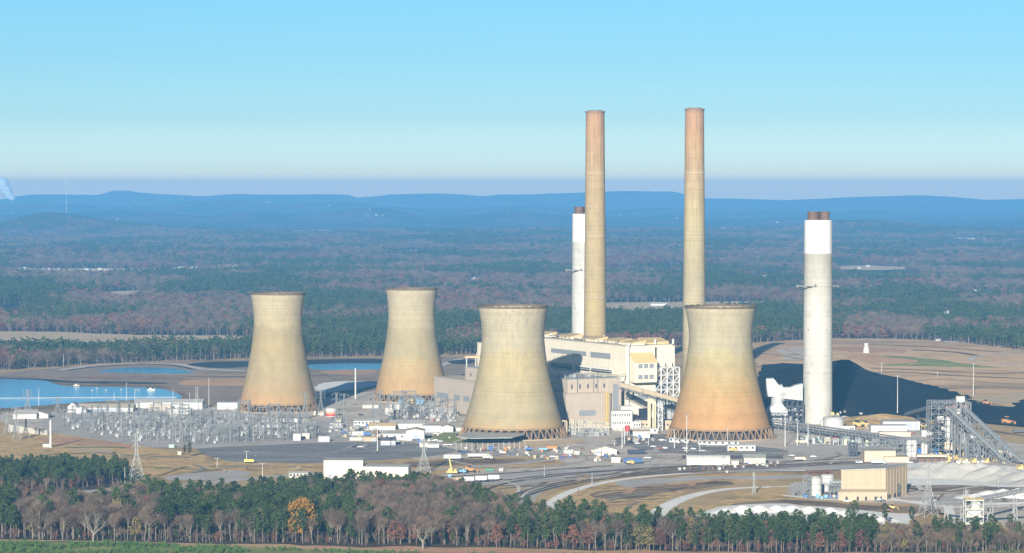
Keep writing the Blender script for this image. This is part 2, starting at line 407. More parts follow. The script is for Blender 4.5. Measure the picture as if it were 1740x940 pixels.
strip('service_road', [(1640,900),(1618,880),(1612,866),(1600,856),(1500,850),(1420,850),(1330,842)], 6, PALE)
strip('plant_road', [(700,800),(820,792),(900,786),(980,776),(1040,768),(1000,748),(965,735)], 10, ROADM)
patch('plant_lot', [(1040,745),(1140,738),(1180,752),(1320,762),(1330,776),(1200,774),(1090,765)], ASPH, sm=2)
strip('tower_road', [(680,748),(720,738),(770,733)], 9, ROADM)
patch('lawn', [(735,742),(765,734),(785,745),(800,752),(770,754)], GREEN)
patch('clay_apron', [(860,758),(900,752),(970,748),(988,750),(960,756),(900,761)], TAN)
patch('concrete_pad', [(1350,752),(1440,748),(1540,760),(1500,775),(1340,772)], ROADM, sm=2)
strip('ring_road', [(1000,800),(1080,790),(1250,790),(1400,778),(1500,775)], 7, ROADM)
strip('coal_road', [(1430,712),(1480,722),(1560,712),(1700,735),(1800,748)], 9, DARKV)
# ---- ponds
BR = ground_mat('ash_bank', [(0.3, (0.20, 0.14, 0.095)), (0.5, (0.34, 0.25, 0.17)), (0.62, (0.30, 0.24, 0.19)), (0.75, (0.46, 0.36, 0.26))], 0.008, 0.06, 0.25, aniso=(0.4, 1, 1))
patch('pond_banks', [(-60,650),(0,636),(60,628),(200,618),(420,612),(660,608),(800,610),(860,640),(780,668),(640,664),(520,680),(400,688),(330,690),(-60,700)], BR, grid=60)
patch('pond_shore', [(-40,643),(60,642),(110,649),(260,653),(300,662),(330,678),(300,688),(160,692),(-40,697)], DARKV, sm=3)
patch('pond_liner_strip', [(-40,640),(60,644),(130,648),(260,650),(270,653),(130,651),(50,648),(-40,646)], LINER, sm=3)
patch('pond_water', [(-60,645),(30,645),(75,647),(95,653),(125,657),(200,658),(262,660),(290,665),(308,673),(300,678),(230,680),(160,683),(100,687),(-60,693)], wm, jit=0)
strip('far_berm', [(108,629),(150,622),(220,618),(300,619),(345,627),(420,631)], 16, GRAVEL)
strip('far_berm_liner', [(112,630),(160,624),(230,620),(290,621),(330,628)], 8, LINER)
patch('upper_pond_water', [(165,632),(200,626),(240,624.5),(285,625.5),(318,630),(330,633),(300,635.5),(230,634)], wm, jit=0)
patch('lined_pond', [(318,620),(360,615),(440,614),(560,611),(650,611),(660,619),(520,621),(440,623),(370,626)], LINER, jit=0)
patch('lined_pond_water', [(522,621),(560,618.5),(650,617.5),(665,626),(600,629.5),(535,628)], wm, jit=0)
patch('clay_bank', [(300,650),(340,644),(420,646),(420,655),(380,656),(320,655)], ORANGE)
patch('clay_cut', [(540,632),(600,628),(640,632),(600,638)], CLAY)
patch('ash_flat', [(540,655),(580,648),(640,652),(600,662),(545,668)], WHITEG)
patch('north_water', [(755,616),(790,612),(810,616),(785,621)], LINER, jit=0)
strip('north_road', [(740,625),(780,612),(830,606)], 12, GRAVEL)
# ---- hill on the right
patch('mown_hill', [(1270,585),(1400,577),(1560,578),(1700,588),(1820,600),(1820,700),(1690,690),(1600,668),(1500,650),(1450,640),(1350,628),(1285,622)], MOWN, grid=40)
patch('orange_cut', [(1275,590),(1330,592),(1345,602),(1310,612),(1275,612)], ORANGE, grid=25)
patch('clay_terrace', [(1405,592),(1460,591),(1530,595),(1525,600),(1440,599)], CLAY, grid=25)
patch('gravel_terrace', [(1320,594),(1365,593),(1380,610),(1340,614)], GRAVEL, grid=25)
patch('sand_terrace', [(1440,605),(1480,603),(1570,618),(1500,620),(1450,612)], ORANGE, grid=25)
patch('green_terrace', [(1500,606),(1540,607),(1640,620),(1700,626),(1600,624),(1480,621),(1560,616)], GREEN, grid=25)
strip('hill_road', [(1740,598),(1680,604),(1650,610),(1670,617),(1760,625)], 7, GRAVEL, off=.9)
patch('sand_edge', [(1640,678),(1740,668),(1800,672),(1800,684),(1700,686)], TAN, grid=40)
# ---- far fields between the woods
patch('tan_field', [(-60,566),(100,566),(230,571),(420,572),(430,578),(250,580),(150,585),(-60,577)], TAN, grid=90)
patch('pasture', [(1020,517),(1100,515),(1340,514),(1335,521),(1200,526),(1060,530),(1025,526)], TAN, grid=140)
patch('small_field', [(170,498),(230,495),(260,498),(220,503),(190,502)], TAN, grid=120)
patch('town_field', [(20,456),(120,457),(260,456),(330,460),(200,464),(30,463)], TAN, grid=250)
patch('east_field', [(1415,454),(1470,452),(1560,456),(1500,460),(1430,459)], TAN, grid=250)
patch('far_field', [(470,394),(540,391),(600,393),(560,398),(500,398)], TAN, grid=250)
patch('far_field', [(1240,471),(1290,468),(1335,470),(1300,475)], TAN, grid=250)
patch('far_field', [(640,428),(700,425),(760,428),(700,432)], TAN, grid=250)
patch('far_field', [(1560,430),(1620,428),(1650,431),(1600,434)], TAN, grid=250)
patch('back_field', [(370,450),(400,449),(408,452),(385,454)], TAN, grid=250)
# ---- foreground
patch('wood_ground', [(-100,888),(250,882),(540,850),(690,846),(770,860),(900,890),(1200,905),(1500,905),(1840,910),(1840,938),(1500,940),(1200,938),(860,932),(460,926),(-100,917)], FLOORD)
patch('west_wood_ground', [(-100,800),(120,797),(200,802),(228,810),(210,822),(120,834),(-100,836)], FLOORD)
patch('clearing', [(440,931),(520,928),(740,931),(900,936),(1200,942),(1200,946),(860,941),(600,935)], CLAY)
strip('dirt_track', [(-80,917),(60,919),(300,924),(480,930),(700,936)], 3.5, TAN)
patch('young_plantation', [(-80,924),(200,925),(480,934),(860,944),(1300,946),(1820,940),(1820,1010),(-80,1010)], GREEN)

# ---------------------------------------------------------------- concrete
def concrete(name, base, dark, tint, hgt, tint_h, seed, streak=0.5, lift=3.0, wet=None):
    """board-marked concrete with its own stains: pour bands, streaks, a rusty foot"""
    m, n, b = new_mat(name); b.inputs['Roughness'].default_value = 0.9; b.inputs['Specular IOR Level'].default_value = 0.2
    tc = n.nodes.new('ShaderNodeTexCoord'); mp = n.nodes.new('ShaderNodeMapping')
    mp.inputs['Location'].default_value = (seed*13.7, seed*5.1, 0); n.links.new(tc.outputs['Object'], mp.inputs[0])
    V_ = mp.outputs[0]
    sx = n.nodes.new('ShaderNodeSeparateXYZ'); n.links.new(tc.outputs['Object'], sx.inputs[0]); Z = sx.outputs['Z']
    def math_(op, a, b_=None, c=None):
        q = n.nodes.new('ShaderNodeMath'); q.operation = op
        for i, v in enumerate((a, b_, c)):
            if v is None: continue
            if isinstance(v, (int, float)): q.inputs[i].default_value = v
            else: n.links.new(v, q.inputs[i])
        return q.outputs[0]
    blot = nz(n, V_, 0.035, 6, 0.6)
    zz = math_('ADD', Z, math_('MULTIPLY', math_('SUBTRACT', blot, 0.5), 34.0))
    zt = math_('DIVIDE', zz, hgt)
    c = rmp(n, zt, tint)
    # horizontal pours: bands stretched round the shell
    band = nz(n, V_, 0.06, 6, 0.75, (0.05, 0.05, 6.0))
    c = mixc(n, 1.0, c, rmp(n, band, [(0.3, (0.87,)*3), (0.5, (1.0,)*3), (0.72, (1.08,)*3)]), 'MULTIPLY')
    fr = math_('FRACT', math_('DIVIDE', Z, lift))
    ln = math_('LESS_THAN', fr, 0.13)
    c = mixc(n, math_('MULTIPLY', ln, 0.09), c, dark)
    # vertical streaks, strongest near the top
    st = nz(n, V_, 0.9, 4, 0.6, (1, 1, 0.025))
    stf = math_('MULTIPLY', rmp(n, st, [(0.52, (0, 0, 0)), (0.7, (1, 1, 1))]), rmp(n, math_('DIVIDE', Z, hgt), [(0.35, (0.12,)*3), (1.0, (streak,)*3)]))
    c = mixc(n, stf, c, dark)
    c = mixc(n, 1.0, c, rmp(n, nz(n, V_, 0.12, 8, 0.72, (1, 1, .55)), [(0.3, (0.84,)*3), (0.5, (1.0,)*3), (0.7, (1.1,)*3)]), 'MULTIPLY')
    c = mixc(n, 1.0, c, (0.63, 0.585, 0.495), 'MULTIPLY')
    n.links.new(c, b.inputs['Base Color'])
    return m
GREYT = (0.47, 0.42, 0.30)
def tower_tints(v):
    o = (0.60, 0.36, 0.17); g = (0.50, 0.44, 0.305); t = (0.53, 0.44, 0.26); u = (0.54, 0.51, 0.39)
    if v == 0: return [(0.0, (0.58, 0.34, 0.18)), (0.16, (0.50, 0.37, 0.21)), (0.30, (0.45, 0.385, 0.25)), (0.55, (0.47, 0.40, 0.24)), (0.70, (0.44, 0.385, 0.25)), (0.74, (0.53, 0.48, 0.33)), (1, (0.56, 0.52, 0.39))]
    if v == 1: return [(0.0, (0.58, 0.34, 0.18)), (0.15, (0.55, 0.38, 0.20)), (0.34, (0.52, 0.43, 0.25)), (0.40, (0.46, 0.41, 0.27)), (0.62, (0.47, 0.42, 0.28)), (0.70, (0.54, 0.49, 0.35)), (1, (0.57, 0.53, 0.42))]
    if v == 2: return [(0.0, (0.56, 0.37, 0.20)), (0.10, (0.53, 0.40, 0.23)), (0.2, (0.49, 0.44, 0.31)), (0.45, (0.53, 0.47, 0.31)), (0.64, (0.56, 0.50, 0.31)), (0.72, (0.53, 0.50, 0.39)), (1, (0.58, 0.55, 0.45))]
    return [(0.0, (0.62, 0.34, 0.16)), (0.22, (0.60, 0.38, 0.18)), (0.40, (0.56, 0.42, 0.21)), (0.58, (0.52, 0.45, 0.28)), (0.66, (0.55, 0.50, 0.31)), (0.72, (0.52, 0.49, 0.37)), (1, (0.57, 0.53, 0.41))]
LEGM = M('timber_brown_legs', (0.25, 0.165, 0.09), 0.9, 0.25, 0.3)
RIMM = M('tower_rim', (0.13, 0.095, 0.06), 0.9, 0.3, 0.3)
DARKIN = M('tower_void_shade', (0.05, 0.055, 0.06), 0.9, 0.2, 0.3)
POOLM = M('basin_kerb', (0.36, 0.27, 0.18), 0.9, 0.2, 0.3)
def cooling_tower(px, Y, rb, rf, rt, rtop, ztop, zb, label, var, pairs):
    c = XY(px, Y); t = thing('cooling_tower', label, 'cooling tower', (c.x, c.y, 0), group='cooling towers')
    zt = zb + (ztop-zb)*0.74
    prof = []
    for i in range(41):
        z = zb + (ztop-zb)*i/40
        if z < zt:   # hyperbola below the throat
            aa = (zt-zb)/math.sqrt((rb/rt)**2-1); r = rt*math.sqrt(1+((zt-z)/aa)**2)
            lin = rb + (rt-rb)*(z-zb)/(zt-zb); r = 0.72*r+0.28*lin
        else:
            aa = (ztop-zt)/math.sqrt((rtop/rt)**2-1); r = rt*math.sqrt(1+((z-zt)/aa)**2)
        prof.append((r, z))
    inner = [(r-0.7, z) for r, z in reversed(prof)]
    mb = MB(); mb.lathe(prof+inner+[prof[0]], 96, cap=False)
    mb.build('shell', concrete('tower_concrete_%s' % 'abcd'[var], GREYT, (0.27, 0.23, 0.16), tower_tints(var), ztop, None, var+1, (0.3, 0.35, 0.75, 0.4)[var]), t, smooth=True)
    # stiffening ring at the lip, a walkway on it
    k = MB(); k.lathe([(rtop-0.9, ztop-0.4), (rtop+0.5, ztop-0.4), (rtop+0.5, ztop+0.5), (rtop-0.9, ztop+0.5), (rtop-0.9, ztop-0.4)], 96, cap=False)
    kr = k.build('rim', RIMM, t)
    h = MB(); n2 = 96; h.v = []
    for i in range(n2):
        a = 2*math.pi*i/n2; hh = 0.75+0.55*math.sin(i*2.9+var)*math.sin(i*1.3)
        for r_, z_ in ((rtop+0.1, ztop+0.5), (rtop+0.3, ztop+0.5), (rtop+0.3, ztop+0.5+hh), (rtop+0.1, ztop+0.5+hh)): h.v.append((r_*math.cos(a), r_*math.sin(a), z_))
    for i in range(n2):
        j = (i+1) % n2
        for k in range(4): h.f.append((4*i+k, 4*j+k, 4*j+(k+1) % 4, 4*i+(k+1) % 4))
    h.build('rim_railing', RIMM, kr)
    l = MB(); l.lathe([(rb-0.1, zb-0.9), (rb+0.35, zb-0.9), (rb+0.35, zb+0.6), (rb-0.1, zb+0.6)], 96, cap=False)
    l.build('ring_beam', LEGM, t)
    for i in range(pairs):
        a0 = 2*math.pi*i/pairs; da = 2*math.pi/pairs
        for sg in (0, 1):
            q = MB()
            a1 = a0 + (0.04 if sg == 0 else -0.04)*da; a2 = a0 + (0.46 if sg == 0 else -0.46)*da
            q.tube((rf*math.cos(a1), rf*math.sin(a1), 0), (rb*math.cos(a2), rb*math.sin(a2), zb-0.3), 0.5, n=6)
            q.build('leg', LEGM, t)
    pb = MB(); pb.lathe([(rf+2.6, 0), (rf+2.6, 1.0), (rf+1.9, 1.0), (rf+1.9, 0)], 72, cap=False); pb.build('basin_wall', POOLM, t)
    fl = MB(); fl.lathe([(rb-5, 0.3), (rb-5, zb-1.0)], 64, cap=True); fl.build('void_shade_drum', DARKIN, t)  # near-black drum: shade of the void behind the legs put into its colour
    st = MB()
    for i in range(64):
        a = 2*math.pi*i/64
        st.bar(((rb-3.6)*math.cos(a), (rb-3.6)*math.sin(a), 0.3), ((rb-3.6)*math.cos(a), (rb-3.6)*math.sin(a), zb-0.9), 0.35)
    st.build('fill_supports', LEGM, t)
    return t
T1 = cooling_tower(472.5, 2769, 36.4, 38.5, 22.7, 25.8, Hh(499.5, 2769), Hh(688.5, 2733), 'leftmost cooling tower, narrow, grey-tan with an orange foot, beside the switchyard', 0, 36)
T2 = cooling_tower(699.5, 2902, 36.6, 38.8, 23.0, 25.5, Hh(491.5, 2902), Hh(671.5, 2866), 'cooling tower farthest back, second from left, with the grey turbine hall beside its foot', 1, 36)
T3 = cooling_tower(872, 2476, 42.3, 46.0, 26.2, 29.5, Hh(521.5, 2476), Hh(730.5, 2434), 'wide cooling tower in the middle, pale and streaked, in front of the boiler house', 2, 40)
T4 = cooling_tower(1224, 2470, 42.3, 45.0, 26.4, 29.9, Hh(522, 2470), Hh(732, 2428), 'rightmost cooling tower, deep orange at its foot, in front of a tall chimney', 3, 40)

# ---------------------------------------------------------------- chimneys
def chimney(px, Y, r0, r1, ztop, label, v):
    c = XY(px, Y); t = thing('chimney', label, 'chimney', (c.x, c.y, 0), group='tall chimneys')
    m = concrete('chimney_concrete_%s' % 'ab'[v], None, (0.22, 0.15, 0.10), [(0.0, (0.52, 0.44, 0.27)), (0.3, (0.55, 0.46, 0.26) if v == 0 else (0.56, 0.52, 0.38)), (0.45, (0.52, 0.44, 0.27) if v == 0 else (0.50, 0.46, 0.33)), (0.62, (0.52, 0.43, 0.26) if v == 0 else (0.56, 0.50, 0.32)), (0.8, (0.53, 0.41, 0.26)), (0.92, (0.56, 0.37, 0.22)), (1.0, (0.48, 0.31, 0.21))], ztop, None, 9+v, 0.95, 4.5)
    prof = [(r0 + (r1-r0)*min(1, (i/24)**0.85), ztop*i/24) for i in range(25)]
    q = MB(); q.lathe(prof, 64); q.build('shaft', m, t, smooth=False)
    k = MB(); k.lathe([(r1+0.1, ztop-1.6), (r1+0.7, ztop-1.6), (r1+0.7, ztop), (r1-0.6, ztop), (r1-0.6, ztop-0.1)], 48, cap=False); kc = k.build('cap_ring', M('cap_dark', (0.20, 0.14, 0.10), 0.9), t)
    f = MB(); f.lathe([(r1-2.2, ztop-0.2), (r1-2.2, ztop+1.0)], 40); f.build('flue', M('flue_dark', (0.16, 0.12, 0.09), 0.9), kc)
    for zf in (0.78, 0.56, 0.34, 0.16):
        g = MB(); z = ztop*zf; rr = r0+(r1-r0)*zf**0.85
        g.lathe([(rr+0.02, z), (rr+0.35, z), (rr+0.35, z+0.7), (rr+0.02, z+0.7)], 48, cap=False)
        for aa in (-2.1, -0.9): g.box((rr*1.02*math.cos(aa), rr*1.02*math.sin(aa), z-0.6), (1.0, 1.0, 1.6), aa)
        g.build('beacon_platform', M('platform', (0.40, 0.33, 0.22), 0.8), t)
    d = MB(); d.box(((r1+0.1)*math.cos(-0.95), (r1+0.1)*math.sin(-0.95), ztop*0.86), (0.7, 0.5, ztop*0.135), -0.95)
    d.build('ladder', M('cap_dark', (0.2,)*3), t)
    return t
chimney(1011, 3000, 12.2, 9.5, Hh(189, 3000), 'left of the two tall tan chimneys, beside the half hidden white stack', 0)
chimney(1179.5, 2913, 12.2, 9.3, Hh(185, 2913), 'right of the two tall tan chimneys, its foot behind the rightmost cooling tower', 1)
WPAINT = M('white_paint_stack', (0.58, 0.58, 0.57), 0.6, 0.03, 0.1)
def scrubber_stack(px, Y, r, ztop, zpaint, flues, label, seed):
    c = XY(px, Y); t = thing('scrubber_stack', label, 'stack', (c.x, c.y, 0), group='white topped stacks')
    m = concrete('stack_concrete_%s' % 'ab'[seed], None, (0.40, 0.40, 0.38), [(0.0, (0.74, 0.77, 0.82)), (0.35, (0.68, 0.71, 0.74)), (0.6, (0.74, 0.76, 0.79)), (0.85, (0.60, 0.62, 0.62)), (1.0, (0.53, 0.54, 0.52))] if seed == 0 else [(0, (0.66, 0.70, 0.76)), (0.5, (0.72, 0.76, 0.82)), (1, (0.64, 0.67, 0.72))], zpaint, None, 20+seed, 0.25, 5)
    q = MB(); q.lathe([(r+0.7*(1-i/12), zpaint*i/12) for i in range(13)], 72); q.build('shaft', m, t)
    u = MB(); u.lathe([(r, zpaint+0.05), (r-0.1, ztop)], 72); u.build('painted_top', WPAINT, t)
    for dx, dy, fr, fh in flues:
        k = MB(); k.lathe([(fr, ztop-0.5), (fr, ztop+fh-0.7), (fr+0.25, ztop+fh-0.7), (fr+0.25, ztop+fh), (fr-0.4, ztop+fh)], 36, c=(dx, dy), cap=True)
        for zz in (1.5, 3.0, 4.5): k.lathe([(fr+0.05, ztop+zz), (fr+0.2, ztop+zz), (fr+0.2, ztop+zz+0.3), (fr+0.05, ztop+zz+0.3)], 36, c=(dx, dy), cap=False)
        k.build('flue', M('rust_flue', (0.13, 0.075, 0.05), 0.7, 0.3, 0.4), t)
    zz = zpaint*0.81
    p = MB(); p.lathe([(r+0.1, zz), (r+1.0, zz), (r+1.0, zz+0.35), (r+0.1, zz+0.35)], 48, cap=False)
    p.build('ring_platform', M('pale_steel', (0.45, 0.45, 0.44), 0.6), t)
    s = MB(); s.box((-r+1.5, -r-0.6, zz-0.4), (10, 1.4, 0.9), 0.0); s.box((-r-3.2, -0.5, zz-0.6), (6, 1.5, 1.2)); s.box((-r-6, -0.5, zz-1.5), (1.6, 1.2, 2.6)); s.box((r+3.4, -1, zz-0.6), (6, 1.3, 1.0)); s.box((-r*0.3, -r-0.9, zz-0.3), (2, 1.4, 2))
    s.build('sampling_gantry', M('dark_steel', (0.16, 0.15, 0.14), 0.7), t)
    for zf in (0.55, 0.30):
        g = MB(); g.box((-r*0.75, -r*0.72, zpaint*zf), (1.0, 0.8, 1.2)); g.box((r*0.55, -r*0.86, zpaint*zf), (0.8, 0.8, 1.0)); g.build('access_door', M('dark_steel', (0.2,)*3), t)
    return t
scrubber_stack(1389.5, 2613, 12.4, Hh(374, 2613), Hh(431, 2613), [(-4.6, -1, 4.9, 7.5), (5.8, -2, 4.1, 7.5), (-1, 6, 4.4, 7.3)], 'thick white topped stack with rusty flues standing free on the right', 0)
scrubber_stack(992.5, 3050, 12.4, Hh(363.5, 3050), Hh(411, 3050), [(-5.2, -1, 4.9, 7.3), (5.8, -2, 4.1, 7.3), (0, 6, 4.4, 7.3)], 'white stack half hidden behind the left tall chimney', 1)

for k_, pp in enumerate([[(1430,640),(1520,634),(1620,640),(1760,646)], [(1520,652),(1600,646),(1700,652),(1780,656)], [(1480,628),(1560,630),(1680,636),(1760,634)], [(1330,588),(1420,585),(1500,587),(1600,592),(1700,600)], [(1600,662),(1680,660),(1760,664)], [(1290,600),(1340,606),(1370,612)], [(1550,596),(1620,600),(1660,606)]]):
    strip('hill_terrace', pp, (7, 10, 6, 9, 6, 12, 8)[k_], (DARKV, TAN, DARKV, CLAY, TAN, TAN, DARKV)[k_], off=1.1+.05*k_, sub=14)
# ---------------------------------------------------------------- trees
def leafmat(name, c1, c2, rnd=0.35):
    m, n, b = new_mat(name); b.inputs['Roughness'].default_value = 0.9; b.inputs['Specular IOR Level'].default_value = 0.1
    oi = n.nodes.new('ShaderNodeObjectInfo')
    c = rmp(n, oi.outputs['Random'], [(0, c1), (1, c2)])
    P_ = wcoord(n)
    f = nz(n, P_, 0.35, 3, 0.6)
    c = mixc(n, 1.0, c, rmp(n, f, [(0.3, (1-rnd,)*3), (0.7, (1+rnd,)*3)]), 'MULTIPLY')
    n.links.new(c, b.inputs['Base Color'])
    b.inputs['Subsurface Weight'].default_value = 0.0
    return m
PINE = leafmat('pine_needles', (0.030, 0.047, 0.014), (0.056, 0.080, 0.022))
TWIG = leafmat('bare_twigs', (0.095, 0.066, 0.046), (0.175, 0.122, 0.085))
RUST = leafmat('russet_leaves', (0.12, 0.055, 0.042), (0.185, 0.085, 0.052))
GOLD = leafmat('golden_leaves', (0.26, 0.14, 0.028), (0.28, 0.15, 0.03))
OLIVE = leafmat('olive_leaves', (0.13, 0.12, 0.04), (0.20, 0.15, 0.055))
YOUNG = leafmat('young_pine', (0.075, 0.15, 0.03), (0.12, 0.19, 0.05))
BARK = M('pine_bark', (0.17, 0.125, 0.10), 0.95, 0.3, 1.0, rnd=0.3)
PBARK = M('pale_bark', (0.19, 0.16, 0.125), 0.9, 0.3, 1.0, rnd=0.25)
SBARK = M('sycamore_bark', (0.25, 0.22, 0.17), 0.9, 0.25, 1.0)
rs = random.Random(11)
def leaf(mb, c, s, up=0.35):
    """one small leaf clump face, randomly turned"""
    a = Vector((rs.gauss(0, 1), rs.gauss(0, 1), rs.gauss(0, 1)*0.8+up)).normalized()
    t = a.orthogonal().normalized(); q = Matrix.Rotation(rs.uniform(0, 6.3), 3, a) @ t; r = a.cross(q)
    i = len(mb.v); k = rs.uniform(0.6, 1.1)
    mb.v += [tuple(c-q*s), tuple(c+r*s*k), tuple(c+q*s*0.9-r*0.2*s), tuple(c-r*s*0.8)]
    mb.f.append((i, i+1, i+2, i+3))
def crown_clumps(h, base, wid, nclump, nleaf, ls, shape='pine'):
    mb = MB()
    for i in range(nclump):
        u = (i+rs.random())/nclump; z = base+(h-base)*u
        if shape == 'pine': rr = wid*(0.25+1.5*u*(1-u)**0.55*1.25)*(0.75 if u > 0.85 else 1)
        elif shape == 'cone': rr = wid*(1.02-u)
        else: rr = wid*math.sqrt(max(0.02, 1-(2*u-0.85)**2*0.8))
        a = rs.uniform(0, 6.283); d = rr*math.sqrt(rs.uniform(0.12, 1)); cs = rs.uniform(0.14, 0.26)*wid*1.3
        cc = Vector((d*math.cos(a), d*math.sin(a), z))
        for k in range(nleaf):
            o = Vector((rs.gauss(0, 1), rs.gauss(0, 1), rs.gauss(0, 0.6))) * cs * 0.6
            leaf(mb, cc+o, ls*rs.uniform(0.6, 1.2))
    return mb
def limb(mb, tw, p, d, L, r, depth, ntw, tl, spread=0.5):
    """branching limb; twig slivers go to tw"""
    e = p + d*L; mb.tube(p, e, r, r*0.62, n=4 if depth < 3 else 6, cap=False)
    if depth <= 0 or ntw == 0: return
    for k in range(3 if depth > 1 else 2):
        nd = (d + Vector((rs.gauss(0, spread), rs.gauss(0, spread), rs.uniform(-0.05, 0.35)))).normalized()
        limb(mb, tw, p + d*L*rs.uniform(0.55, 1.0), nd, L*rs.uniform(0.6, 0.8), r*0.55, depth-1, ntw, tl, spread)
    if depth <= 2:
        for k in range(ntw):
            c = p + d*L*rs.uniform(0.2, 1.0) + Vector((rs.gauss(0, 1), rs.gauss(0, 1), rs.gauss(0, 1)))*L*0.38
            nd = (d*0.7 + Vector((rs.gauss(0, 0.7), rs.gauss(0, 0.7), rs.uniform(-0.1, 0.9)))).normalized()
            s = nd.orthogonal().normalized()*rs.uniform(0.05, 0.11)*tl; i = len(tw.v)
            tw.v += [tuple(c-s), tuple(c+s), tuple(c+nd*rs.uniform(1.2, 2.4)*tl)]; tw.f.append((i, i+1, i+2))
def make_tree(kind, v, low=False):
    """returns (trunk MB, crown MB)"""
    t = MB(); c = MB()
    if kind == 'pine':
        h = rs.uniform(17, 25); base = h*rs.uniform(0.28, 0.5); w_ = rs.uniform(2.7, 3.9)
        t.tube((0, 0, -0.5), (rs.gauss(0, .3), rs.gauss(0, .3), h*0.93), 0.32, 0.08, n=6)
        c = crown_clumps(h, base, w_, 14 if low else 46, 5 if low else 15, 1.25 if low else 0.55)
        if not low:
            for k in range(9):
                a = rs.uniform(0, 6.3); z = h*rs.uniform(0.4, 0.85)
                t.tube((0, 0, z), (2.4*math.cos(a), 2.4*math.sin(a), z+rs.uniform(0.2, 1)), 0.09, 0.03, n=3, cap=False)
    elif kind == 'bare':
        h = rs.uniform(16, 21); lean = Vector((rs.gauss(0, .06), rs.gauss(0, .06), 1)).normalized()
        t.tube((0, 0, -0.5), lean*h*0.42, 0.30, 0.21, n=6, cap=False)
        for k in range(2 if low else 4):
            d = (lean + Vector((rs.gauss(0, .42), rs.gauss(0, .42), 0.15))).normalized()
            limb(t, c, lean*h*rs.uniform(0.3, 0.42), d, h*0.26, 0.17, 2 if low else 3, 18 if low else 12, 2.0 if low else 1.05)
        limb(t, c, lean*h*0.42, lean, h*0.27, 0.24, 2 if low else 3, 18 if low else 7, 2.0 if low else 1.0, 0.4)
    else:
        h = rs.uniform(13, 18); base = h*0.3; w_ = rs.uniform(3.6, 4.6)
        t.tube((0, 0, -0.5), (0, 0, h*0.75), 0.3, 0.1, n=6)
        c = crown_clumps(h, base, w_, 14 if low else 40, 5 if low else 15, 1.35 if low else 0.5, 'round')
        if not low:
            for k in range(7):
                a = rs.uniform(0, 6.3); z = h*rs.uniform(0.3, 0.6)
                t.tube((0, 0, z), (3*math.cos(a), 3*math.sin(a), z+rs.uniform(1.5, 4)), 0.12, 0.03, n=4, cap=False)
    return t, c
def mesh_of(mb, name, mat):
    me = bpy.data.meshes.new(name); me.from_pydata(mb.v, [], mb.f); me.materials.append(mat); me.update(); return me
TREES = {}
for kind, cm, tm, nv in (('pine', PINE, BARK, 6), ('bare', TWIG, PBARK, 6), ('russet', RUST, BARK, 4), ('olive', OLIVE, BARK, 2)):
    TREES[kind] = []
    for v in range(nv):
        t, c = make_tree(kind, v)
        TREES[kind].append((mesh_of(t, kind+'_trunk', tm), mesh_of(c, kind+'_crown', cm)))
def place_tree(kind, x, y, s, label, group, cat='tree', name=None, rz=None, v=None, sz=1.0):
    tm, cm = TREES[kind][rs.randrange(len(TREES[kind])) if v is None else v]
    nm = name or {'pine': 'pine_tree', 'bare': 'bare_tree', 'russet': 'russet_tree', 'olive': 'olive_tree'}[kind]
    r = thing(nm, label, cat, (x, y, terr(x, y)), rs.uniform(0, 6.3) if rz is None else rz, group); r.scale = (s, s, s*sz)
    for k, me in (('trunk', tm), ('crown', cm)):
        o = bpy.data.objects.new(k, me); S.collection.objects.link(o); o.parent = r
    return r
# low-detail stock for the woods that read as one mass; kept out of the scene, scattered by geometry nodes
stock = bpy.data.collections.new('wood_stock')
LOW = []
for kind, cm, tm, nv in (('pine', PINE, BARK, 3), ('bare', TWIG, PBARK, 3), ('russet', RUST, BARK, 2)):
    for v in range(nv):
        t, c = make_tree(kind, v, True)
        me = bpy.data.meshes.new('low_'+kind); off = len(t.v)
        me.from_pydata(t.v+c.v, [], t.f+[tuple(i+off for i in f) for f in c.f]); me.materials.append(tm); me.materials.append(cm)
        for i, p in enumerate(me.polygons): p.material_index = 0 if i < len(t.f) else 1
        o = bpy.data.objects.new('stock_%02d_%s' % (len(LOW), kind), me); stock.objects.link(o); LOW.append(kind)
tm_, cm_ = TREES['pine'][0]
me = cm_.copy(); me.materials.clear(); me.materials.append(YOUNG); o = bpy.data.objects.new('stock_%02d_young' % len(LOW), me); stock.objects.link(o); LOW.append('young')
